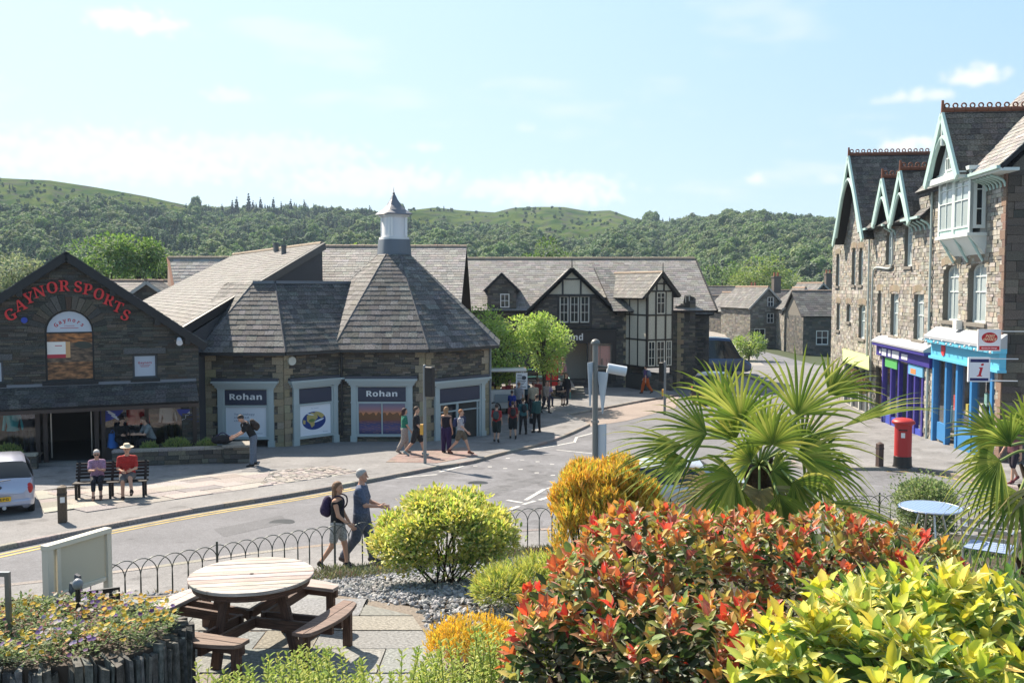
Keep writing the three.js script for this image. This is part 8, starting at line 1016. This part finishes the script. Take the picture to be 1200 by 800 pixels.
rosetteShrub({ name: 'red_shrub', label: 'big shrub with glossy red and orange young leaves in front', base: V(1.2, terrace(1.2, 5.4), -5.4), blobs: [B4(690, 745, 5.1, .36, .42, .35), B4(645, 790, 4.8, .2, .3, .3), B4(760, 700, 5.6, .5, .5, .45), B4(860, 705, 5.9, .55, .52, .5), B4(960, 700, 6.0, .5, .52, .5), B4(1055, 715, 6.1, .42, .5, .45), B4(770, 790, 4.7, .42, .36, .35), B4(860, 800, 4.9, .4, .4, .35), B4(1110, 790, 6.0, .35, .4, .4)], n: 680, per: 9, len: .092, wid: .04, tips: [[.72, .07, .04], [.7, .1, .04], [.68, .17, .05], [.72, .09, .05], [.66, .3, .06], [.62, .2, .05], [.62, .34, .06], [.46, .14, .06], [.56, .4, .07], [.42, .12, .08], [.44, .38, .07]], olds: [[.26, .3, .05], [.17, .27, .05], [.45, .36, .06], [.34, .16, .05]], innerCols: [[.05, .1, .02], [.08, .13, .025], [.035, .07, .018], [.12, .1, .03]], turnOld: .78, minY: 3.3, inner: 4200 });
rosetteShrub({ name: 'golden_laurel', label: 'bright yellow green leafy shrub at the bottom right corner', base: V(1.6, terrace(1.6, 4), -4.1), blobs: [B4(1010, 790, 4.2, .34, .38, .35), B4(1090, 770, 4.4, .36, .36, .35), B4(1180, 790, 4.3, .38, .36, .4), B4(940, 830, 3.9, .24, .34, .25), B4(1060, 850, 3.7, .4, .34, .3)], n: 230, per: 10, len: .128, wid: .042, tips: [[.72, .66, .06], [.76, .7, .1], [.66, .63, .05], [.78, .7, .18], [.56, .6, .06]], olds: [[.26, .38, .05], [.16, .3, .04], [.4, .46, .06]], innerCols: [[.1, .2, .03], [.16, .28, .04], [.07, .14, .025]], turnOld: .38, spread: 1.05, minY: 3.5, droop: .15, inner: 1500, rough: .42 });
rosetteShrub({ name: 'dark_laurel', label: 'green glossy laurel at the right edge below the garden chair', base: V(3.0, terrace(3, 5.8), -5.8), blobs: [B4(1190, 745, 5.6, .36, .3, .4), B4(1140, 765, 5.3, .25, .26, .3)], n: 70, per: 8, len: .12, wid: .045, tips: [[.12, .24, .05], [.2, .3, .06], [.28, .34, .08]], olds: [[.06, .13, .03], [.1, .17, .03]], turnOld: .6, minY: 3.4, inner: 900, single: 120 });
// loose small-leaved shrub
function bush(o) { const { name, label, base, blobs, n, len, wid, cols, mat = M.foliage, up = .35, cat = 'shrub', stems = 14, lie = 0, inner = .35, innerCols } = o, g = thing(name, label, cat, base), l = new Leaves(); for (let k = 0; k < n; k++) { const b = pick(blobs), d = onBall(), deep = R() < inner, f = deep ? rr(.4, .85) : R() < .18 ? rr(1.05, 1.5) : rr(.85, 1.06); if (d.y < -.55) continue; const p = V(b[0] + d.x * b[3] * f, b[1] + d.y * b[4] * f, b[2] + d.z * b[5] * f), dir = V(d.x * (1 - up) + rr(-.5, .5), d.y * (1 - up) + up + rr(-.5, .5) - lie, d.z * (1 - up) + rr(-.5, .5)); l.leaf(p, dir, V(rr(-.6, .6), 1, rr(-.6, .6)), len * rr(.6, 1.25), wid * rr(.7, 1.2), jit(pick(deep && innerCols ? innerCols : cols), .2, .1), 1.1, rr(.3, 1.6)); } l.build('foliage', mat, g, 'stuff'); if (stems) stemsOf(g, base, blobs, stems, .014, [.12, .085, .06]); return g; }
function sprigs(o) { const { name, label, base, blobs, n, len, wid, cols, deepCols, cat = 'shrub', rise = .6, stems = 8 } = o, g = thing(name, label, cat, base), l = new Leaves(); for (let k = 0; k < n; k++) { const b = pick(blobs), d = onBall(); if (d.y < -.5) continue; const deep = R() < .3, f = deep ? rr(.55, .9) : R() < .2 ? rr(1.02, 1.32) : rr(.88, 1.05), c = V(b[0] + d.x * b[3] * f, b[1] + d.y * b[4] * f, b[2] + d.z * b[5] * f), ax = V(d.x * (1 - rise) + rr(-.25, .25), d.y * (1 - rise) + rise + rr(-.2, .2), d.z * (1 - rise) + rr(-.25, .25)).normalize(), col = jit(pick(deep ? deepCols : cols), .2, .1); for (let q = 0; q < 5; q++) l.tuft(c.clone().addScaledVector(ax, q * len * .22), ax.clone().add(V(rr(-.6, .6), rr(-.4, .4), rr(-.6, .6))).normalize(), len * .6, wid, col); } l.build('foliage', M.foliage, g, 'stuff'); if (stems) stemsOf(g, base, blobs, stems, .012, [.12, .08, .05]); return g; }
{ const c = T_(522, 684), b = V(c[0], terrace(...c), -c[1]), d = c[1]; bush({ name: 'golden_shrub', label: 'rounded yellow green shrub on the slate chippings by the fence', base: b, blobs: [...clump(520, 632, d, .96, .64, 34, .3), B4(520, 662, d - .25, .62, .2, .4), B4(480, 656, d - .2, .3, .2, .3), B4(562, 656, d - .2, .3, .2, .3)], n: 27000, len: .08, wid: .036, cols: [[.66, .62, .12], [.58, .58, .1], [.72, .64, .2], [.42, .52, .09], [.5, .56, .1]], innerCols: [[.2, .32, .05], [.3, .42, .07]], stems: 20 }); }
{ const d = 11.2, c = [at(612, 690, d).x, d]; sprigs({ name: 'spreading_juniper', label: 'low yellow green spreading juniper right of the golden shrub', base: onTerrace(...c), blobs: [B4(612, 684, d, .42, .2, .38), B4(585, 690, d - .3, .25, .16, .3), B4(640, 676, d + .2, .3, .2, .3)], n: 3200, len: .09, wid: .007, cols: [[.52, .54, .09], [.6, .58, .12], [.4, .48, .08]], deepCols: [[.2, .28, .05]], rise: .25 }); }
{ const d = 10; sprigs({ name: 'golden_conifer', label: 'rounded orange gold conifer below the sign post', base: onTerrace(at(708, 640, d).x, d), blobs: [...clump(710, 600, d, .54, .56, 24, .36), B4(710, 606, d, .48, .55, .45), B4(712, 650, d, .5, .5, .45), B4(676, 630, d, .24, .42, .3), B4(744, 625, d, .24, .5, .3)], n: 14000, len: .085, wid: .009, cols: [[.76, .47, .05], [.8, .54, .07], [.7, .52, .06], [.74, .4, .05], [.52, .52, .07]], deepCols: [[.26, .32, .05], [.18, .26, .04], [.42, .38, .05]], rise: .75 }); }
{ const d = 9.4; sprigs({ name: 'golden_mound', label: 'low golden orange heather mound at the patio edge', base: onTerrace(at(555, 760, d).x, d), blobs: [B4(555, 750, d, .4, .2, .35), B4(530, 756, d, .24, .16, .25), B4(582, 754, d, .24, .17, .25)], n: 3600, len: .05, wid: .006, cols: [[.82, .54, .04], [.76, .46, .04], [.84, .6, .07], [.7, .54, .05]], deepCols: [[.45, .38, .05], [.6, .42, .05]], rise: .7, stems: 4 }); }
{ const d = 14; bush({ name: 'clipped_bush', label: 'round clipped green bush beyond the pale blue table', base: onTerrace(at(1085, 590, d).x, d), blobs: [B4(1085, 586, d, .42, .3, .4), B4(1085, 610, d, .38, .4, .36)], n: 14000, len: .04, wid: .026, cols: [[.2, .28, .09], [.27, .35, .12], [.34, .4, .18], [.14, .21, .07]], stems: 4 }); }
// bright green sprays along the bottom edge
{ const g = thing('lime_foliage', 'bright lime green leafy sprays along the bottom edge', 'shrub', V(-.9, terrace(-.9, 5.2), -5.2)), l = new Leaves(), st = new MB(); for (let i = 0; i < 340; i++) { const px = rr(228, 640), h = (px > 470 ? 760 : 782) + 14 * Math.sin(px * .03) + rr(-16, 40), d = rr(4.9, 5.7), tip = at(px, h, d), b = V(tip.x + rr(-.12, .12), tip.y - rr(.3, .5), tip.z + rr(-.1, .1)); st.bar(b, tip, .004, .002, [.2, .26, .06], 4); for (let k = 0; k < 22; k++) { const t = k / 22, a = k * 2.4; l.leaf(b.clone().lerp(tip, .25 + t * .75), V(Math.cos(a), lerp(.2, .9, t), Math.sin(a)), V(0, 1, .1), rr(.03, .05), rr(.012, .018), jit(pick([[.34, .44, .05], [.42, .5, .07], [.26, .38, .05], [.5, .52, .1]]), .15), 1.1, 1); } } l.build('foliage', M.foliage, g, 'stuff'); st.build('stems', M.matt, g, 'stuff'); }
// bedding flowers in the slate bed
{ const l = new Leaves(), c = bedC, fl = new Leaves(), spot = () => { const a = rr(0, 6.283), r = Math.sqrt(R()) * (bedR - .05); return V(c.x + Math.cos(a) * r, c.y - .06, c.z + Math.sin(a) * r * bedK); };
  for (let k = 0; k < 460; k++) { const p = spot(), h = .08 + .1 * R() + .1 * smooth(.2, 1, (p.x - c.x)) * R(), tone = pick([[.1, .2, .04], [.16, .26, .05], [.22, .28, .09], [.28, .34, .1], [.12, .17, .06], [.3, .14, .08]]), w = rr(.05, .11); for (let q = 0; q < 20; q++) { const a = rr(0, 6.28), t = rr(.1, 1); l.leaf(V(p.x + Math.cos(a) * w * t, p.y + h * rr(.2, .95), p.z + Math.sin(a) * w * t), V(Math.cos(a), rr(.1, 1), Math.sin(a)), V(0, 1, 0), rr(.03, .06), rr(.014, .028), jit(tone, .25), 1.1, 1); }
    const px = 600 + FOCAL * p.x / -p.z, hue = px > 100 && R() < .72 ? pick([[.72, .5, .03], [.74, .4, .02], [.7, .56, .06], [.75, .46, .02]]) : px < 45 && R() < .8 ? pick([[.72, .52, .04], [.7, .46, .03]]) : R() < .5 ? pick([[.28, .16, .42], [.16, .05, .2], [.5, .44, .66]]) : pick([[.72, .55, .06], [.65, .6, .5]]);
    const nf = R() < (px > 100 ? .6 : .35) ? Math.floor(rr(2, 5)) : 0; for (let q = 0; q < nf; q++) { const a = rr(0, 6.28), f = V(p.x + Math.cos(a) * w, p.y + h * rr(.9, 1.25), p.z + Math.sin(a) * w), ax = V(rr(-.5, .5), .9, rr(0, .9)).normalize(), q0 = V(1, .2, .1).cross(ax).normalize(); for (let s = 0; s < 5; s++) { const dir = q0.clone().applyAxisAngle(ax, s * 1.2566); fl.leaf(f, dir.addScaledVector(ax, .25), ax, .024, .026, jit(hue, .1), .85, .4); } } }
  tag(l.build('bedding_foliage', M.foliage, null), 'mixed green bedding leaves filling the slate planter', 'plants', null, 'stuff'); tag(fl.build('bedding_flowers', M.foliage, null), 'yellow, orange and purple pansies in the slate planter', 'flowers', null, 'stuff');
  // weeds and flowers along the fence foot, ground cover, grass
  const w = new Leaves(), f2 = new Leaves(); for (let k = 0; k < 900; k++) { const x = rr(-6.2, 1.0), d = fenceD(x) - rr(.05, x < -1.8 ? 1.7 : .7), p = onTerrace(x, d), tone = pick([[.14, .18, .05], [.2, .22, .08], [.26, .24, .12], [.12, .15, .05], [.22, .12, .08]]); for (let q = 0; q < 9; q++) { const a = rr(0, 6.28), t = rr(0, .09); w.leaf(V(p.x + Math.cos(a) * t, p.y + rr(0, .14), p.z + Math.sin(a) * t), V(Math.cos(a) * .6, rr(.4, 1.4), Math.sin(a) * .6), V(Math.cos(a + 1), .4, Math.sin(a)), rr(.05, .12), rr(.008, .02), jit(tone, .3), 1.1, 1); } if (x < -4.1 && x > -5.6 && R() < .6) for (let q = 0; q < 6; q++) { const c2 = V(p.x + rr(-.1, .1), p.y + rr(.1, .18), p.z + rr(-.1, .1)); for (let s = 0; s < 5; s++) f2.leaf(c2, V(Math.cos(s * 1.26), .3, Math.sin(s * 1.26)), V(0, 1, .3), .03, .03, jit([.74, .42, .03], .12), .9, .4); } }
  tag(w.build('ground_cover', M.foliage, null), 'dry weedy ground cover along the foot of the hoop fence', 'plants', null, 'stuff'); tag(f2.build('marigolds', M.foliage, null), 'orange marigolds beside the picnic table', 'flowers', null, 'stuff');
  const gr = new Leaves(); for (let k = 0; k < 5200; k++) { const x = rr(2.2, 9), d = rr(8.5, fenceD(x) - .1), p = onTerrace(x, d); gr.leaf(p, V(rr(-.5, .5), 1, rr(-.5, .5)), V(rr(-1, 1), .2, rr(-1, 1)), rr(.05, .16), rr(.015, .04), jit(pick([[.14, .24, .05], [.2, .3, .07], [.1, .18, .04]]), .25), 1.1, 1); } tag(gr.build('garden_ground_cover', M.foliage, null), 'low green ground cover around the cafe table', 'plants', null, 'stuff'); }
// fan palms
function fanPalm(label, base, crown, list, seed) {
  const g = thing('fan_palm', label, 'palm', base), q = rng(seed), m = new MB(), H = crown.y - base.y; for (let i = 0; i < 46; i++) { const t = i / 46, a = i * 2.4, r = lerp(.1, .12, t); m.bar(V(base.x + Math.cos(a) * r * .6, base.y + H * t - .05, base.z + Math.sin(a) * r * .6), V(base.x + Math.cos(a) * (r + .05), base.y + H * t + .14, base.z + Math.sin(a) * (r + .05)), .045, .012, jit([.14, .09, .055], .3), 5); } m.bar(base.clone().add(V(0, -.1, 0)), crown, .1, .12, [.1, .065, .04], 10); m.build('trunk', M.bark, g);
  for (const [px, py, dz, ax, ay, nx, ny, nz, R0 = .56, arcDeg = 150, kind = 0] of list) {                // blade base (as seen), depth offset, axis in the picture plane, facing
    const hub = at(px, py, -crown.z + dz), axis = V(ax, ay, rr(-.15, .15)).normalize(), nr = V(nx, ny, nz).normalize(), side = V().crossVectors(axis, nr).normalize(); nr.crossVectors(side, axis).normalize();
    const f = sub('frond', g), pet = new MB(), mid = crown.clone().lerp(hub, .5).add(V(0, .06, 0)); pet.tube([crown.clone(), mid, hub.clone()], .011, 12, 6, [.2, .26, .08]); pet.build('petiole', M.matt, f);
    const l = new Leaves(), n = Math.round(20 * Math.min(1, arcDeg / 110) + 6), old = kind; for (let i = 0; i < n; i++) { const a = (i / (n - 1) - .5) * 2 * arcDeg * DEG, dir = axis.clone().multiplyScalar(Math.cos(a)).addScaledVector(side, Math.sin(a)), len = R0 * 1.22 * (.72 + .28 * Math.cos(a * .62)) * lerp(.82, 1.08, q()), wd = .0145, col = old === 2 ? jit([.4, .34, .16], .2) : jit(pick([[.2, .28, .04], [.29, .36, .06], [.42, .45, .09], [.12, .19, .03]]), .2), pts = 6, k0 = l.p.length / 3, dr = (old ? .6 : .26) * lerp(.7, 1.3, q()), cup = .16 * Math.sin(Math.abs(a) * .5), tipc = [.42, .4, .16];
      for (let s = 0; s <= pts; s++) { const t = s / pts, c = hub.clone().addScaledVector(dir, len * t).addScaledVector(nr, cup * t * t * len); c.y -= dr * t * t * t * len; const w = wd * (t < .4 ? .45 + t * 1.4 : Math.pow((1 - t) / .6, .85)) , lat = V().crossVectors(dir, nr).normalize(), fold = .55; for (const e of [-1, 0, 1]) { const v = c.clone().addScaledVector(lat, e * w).addScaledVector(nr, e === 0 ? -w * fold : 0); l.p.push(v.x, v.y, v.z); const mix = t > .85 ? (t - .85) * 4 : 0; l.c.push(lerp(col[0], tipc[0], mix), lerp(col[1], tipc[1], mix), lerp(col[2], tipc[2], mix)); } if (s) { const b = k0 + s * 3; for (const e of [0, 1]) l.i.push(b - 3 + e, b - 2 + e, b + 1 + e, b - 3 + e, b + 1 + e, b + e); } } }
    l.build('blade', VC(.95, { transmission: .45, thickness: 0, specularIntensity: .4 }), f);
  }
  return g;
}
{ const d = 8, b = onTerrace(at(893, 600, d).x, d), crown = at(890, 545, d); b.x = crown.x;
  fanPalm('fan palm with spiky green leaves rising behind the red shrub', b, crown, [
    [868, 492, .1, -.22, 1, .1, .35, 1, .56, 72], [935, 486, -.1, .42, 1, -.2, .3, 1, .62, 62], [828, 508, -.1, -.9, .4, .2, .75, .8, .56, 70], [806, 540, -.35, -1, -.12, .1, 1, .4, .5, 60], [850, 475, .5, -.5, .9, .3, .2, 1, .5, 55], [988, 500, -.1, 1, .5, 0, .9, .3, .74, 13], [800, 522, -.2, -1, .12, .1, .9, .5, .56, 36], [955, 545, .2, .9, -.25, -.1, .6, .8, .55, 120, 1], [905, 520, -.35, .1, .6, .0, .2, 1, .4, 100], [862, 558, -.5, -.7, -.4, .2, .7, 1, .44, 80, 1], [930, 565, -.45, .7, -.7, -.2, .5, 1, .42, 70, 1], [890, 575, -.4, -.1, -1, 0, .35, 1, .48, 110, 2], [972, 462, .5, .8, .9, -.3, .3, 1, .44, 50], [840, 575, .1, -.8, -.7, .1, .5, .8, .5, 100, 2], [965, 590, -.6, 1, -.12, 0, 1, .25, .78, 26], [940, 520, .45, .7, .5, -.2, .4, 1, .55, 120], [790, 600, -.3, -1, -.25, .1, 1, .3, .6, 34, 2], [895, 512, .25, .05, 1, 0, .2, 1, .5, 60], [862, 515, .2, -.5, .9, .1, .25, 1, .52, 55], [935, 535, -.1, .9, .1, -.1, .6, 1, .48, 60], [870, 575, -.5, -.35, -.9, .1, .4, 1, .42, 60, 1], [912, 580, -.5, .3, -1, -.1, .4, 1, .42, 60, 1], [880, 540, -.3, -.3, .3, .1, .5, 1, .32, 90], [905, 552, -.35, .5, -.2, 0, .6, 1, .32, 80]], 5);
  const d2 = 7.2, c2 = at(1222, 535, d2), b2 = onTerrace(c2.x, d2); b2.x = c2.x;
  fanPalm('second fan palm reaching in from the right picture edge', b2, c2, [[1168, 512, 0, -.95, .35, .2, .6, 1, .36, 75], [1184, 522, -.2, -.4, .9, .2, .3, 1, .32, 60], [1172, 540, -.2, -.8, -.3, .2, .8, .7, .34, 75, 1], [1205, 505, .3, -.1, 1, .1, .2, 1, .36, 80], [1195, 578, -.25, -.9, -.35, .1, .9, .5, .5, 70, 1], [1230, 520, .1, .6, .6, 0, .3, 1, .5, 120], [1225, 570, -.3, .3, -.8, 0, .4, 1, .45, 110, 2]], 8); }
// trees
function tree(o) { const { label, base, h, r, lift, cols, n = 5200, leaf = .14, seed, name = 'tree', group, thin = .62 } = o, g = thing(name, label, 'tree', base, group), q = rng(seed), lobes = []; for (let i = 0; i < 15; i++) { const a = i * 2.4 + q(), e = q(), rad = r * lerp(.34, .52, q()), k = Math.sqrt(1 - Math.pow(e * 2 - 1, 2) * .8); lobes.push([base.x + Math.cos(a) * r * thin * k, base.y + lerp(lift + rad * .6, h - rad * .8, e), base.z + Math.sin(a) * r * thin * k, rad, rad * lerp(.7, 1, q()), rad]); }
  const tr = new MB(), top = V(base.x, base.y + lerp(lift, h, .6), base.z); tr.tube([base.clone().add(V(0, -.1, 0)), V(base.x + .04, base.y + lift, base.z), top], .06 + h * .009, 10, 7, [.1, .08, .06]); tr.build('trunk', M.bark, g); const li = new MB(); for (const b of lobes) li.tube([V(base.x, base.y + lift * rr(.8, 1.3), base.z), V(lerp(base.x, b[0], .5), b[1] - b[4] * .6, lerp(base.z, b[2], .5)), V(b[0], b[1], b[2])], .02 + h * .002, 7, 5, [.11, .09, .065]); li.build('limbs', M.bark, g);
  const l = new Leaves(); for (let k = 0; k < n; k++) { const b = pick(lobes), d = onBall(), f = Math.pow(R(), .4); l.leaf(V(b[0] + d.x * b[3] * f, b[1] + d.y * b[4] * f, b[2] + d.z * b[5] * f), V(d.x + rr(-.6, .6), d.y + rr(-.6, .4), d.z + rr(-.6, .6)), V(rr(-.7, .7), 1, rr(-.7, .7)), leaf * rr(.7, 1.3), leaf * .62 * rr(.7, 1.2), jit(pick(cols), .22, .08), 1.08, rr(.4, 1.5)); } l.build('crown', M.foliage, g, 'stuff'); return g; }
const fresh = [[.32, .46, .08], [.4, .54, .1], [.24, .38, .06], [.46, .58, .13]], deepGreen = [[.1, .18, .04], [.14, .23, .05], [.18, .28, .06], [.07, .13, .03]];
{ const s = (px, d) => onStreet(at(px, 440, d).x, d, .1);
  tree({ label: 'left of two fresh green street trees beside the octagonal shop', base: s(582, 51), h: 5.6, r: 2.3, lift: 1.5, cols: fresh, n: 8500, leaf: .15, seed: 3, name: 'street_tree', group: 'street trees before the timbered shop' }); tree({ label: 'right of two fresh green street trees beside the red banner', base: s(637, 53), h: 5.4, r: 1.8, lift: 1.9, cols: fresh, n: 6000, leaf: .15, seed: 4, name: 'street_tree', group: 'street trees before the timbered shop' });
  const f = (px, d) => V(at(px, 380, d).x, -1, -d);
  tree({ label: 'broad green tree just right of the sports shop gable', base: f(126, 95), h: 12.4, r: 4.2, lift: 3, cols: deepGreen.map((c) => c.map((v) => v * 1.3)), n: 7000, leaf: .34, seed: 5 }); tree({ label: 'green tree between the gable and the pale roof', base: f(163, 98), h: 12.2, r: 3.6, lift: 3, cols: deepGreen.map((c) => c.map((v) => v * 1.25)), n: 6000, leaf: .34, seed: 6 }); tree({ label: 'pale silvery green tree left behind the sports shop gable', base: f(14, 90), h: 10.3, r: 4.4, lift: 3, cols: [[.2, .25, .12], [.26, .31, .16], [.16, .2, .09]], n: 7000, leaf: .3, seed: 7 }); tree({ label: 'small tree showing over the roof left of the pink wall', base: f(188, 110), h: 11.5, r: 2.6, lift: 3, cols: deepGreen, n: 3500, leaf: .34, seed: 17 });
  tree({ label: 'dark green round tree above the timbered shop ridge', base: f(645, 120), h: 13, r: 4.4, lift: 3, cols: deepGreen, n: 6000, leaf: .36, seed: 8 }); tree({ label: 'dark purple leaved tree behind the slate ridge', base: f(508, 115), h: 12.3, r: 2.6, lift: 3, cols: [[.09, .04, .04], [.12, .06, .05], [.07, .035, .035]], n: 3500, leaf: .34, seed: 9 }); tree({ label: 'light green tree beside the white lantern', base: f(412, 130), h: 13, r: 3, lift: 3, cols: fresh.map((c) => c.map((v) => v * .7)), n: 3500, leaf: .36, seed: 10 });
  tree({ label: 'bright green tree behind the far stone houses', base: f(895, 190), h: 13.5, r: 7, lift: 2, cols: fresh.map((c) => c.map((v) => v * .6)), n: 6500, leaf: .5, seed: 11 }); tree({ label: 'green tree right of the timbered shop end wall', base: f(846, 200), h: 13, r: 6, lift: 2, cols: deepGreen, n: 5000, leaf: .5, seed: 12 }); tree({ label: 'low leafy bush at the foot of the far side road', base: V(at(878, 400, 86).x, gy(86), -86), h: 2.6, r: 1.7, lift: .3, cols: fresh.map((c) => c.map((v) => v * .8)), n: 2200, leaf: .2, seed: 13, name: 'bush' });
  planterSpots.forEach(([p, r], i) => sprigs({ name: 'planter_shrub', label: ['rounded green shrub in the middle of the long planter', 'green shrub nearer the right end of the long planter', 'small bright green shrub in the short left planter', 'tiny shrub at the left of the long planter'][i], base: p, blobs: [[p.x, p.y + .1, p.z, r, .24, .28]], n: 1000, len: .1, wid: .012, cols: [[.28, .34, .08], [.22, .3, .06]], deepCols: [[.08, .13, .03]], stems: 3 }));
  [[1001, 441], [1012, 452]].forEach(([px, py], i) => { const [a, b] = RF.px(px, py, .8), p = RF.pt(a, b, .8), g = thing('hanging_basket', ['hanging flower basket on the left of the green awning', 'hanging flower basket nearer the purple shop'][i], 'hanging basket', p), l = new Leaves(); for (let k = 0; k < 900; k++) { const d = onBall(); l.leaf(p.clone().addScaledVector(d, .32), d.clone().add(V(0, -.4, 0)), V(rr(-1, 1), 1, rr(-1, 1)), .1, .05, jit(R() < .35 ? [.5, .2, .12] : [.1, .17, .04], .25), 1, 1); } l.build('flowers', M.foliage, g, 'stuff'); const c = new MB(); c.bar(p.clone().add(V(0, .1, 0)), p.clone().add(V(0, .75, 0)), .012, .012, [.05, .05, .05], 5); c.build('chain', M.metal, g); const k = new MB(); k.beam(p.clone().add(V(0, .75, 0)), RF.pt(a, b + .75, 0), .03, .03, [.04, .04, .04]); k.build('bracket', M.paint, g); }); }
renderer.render(scene, camera);
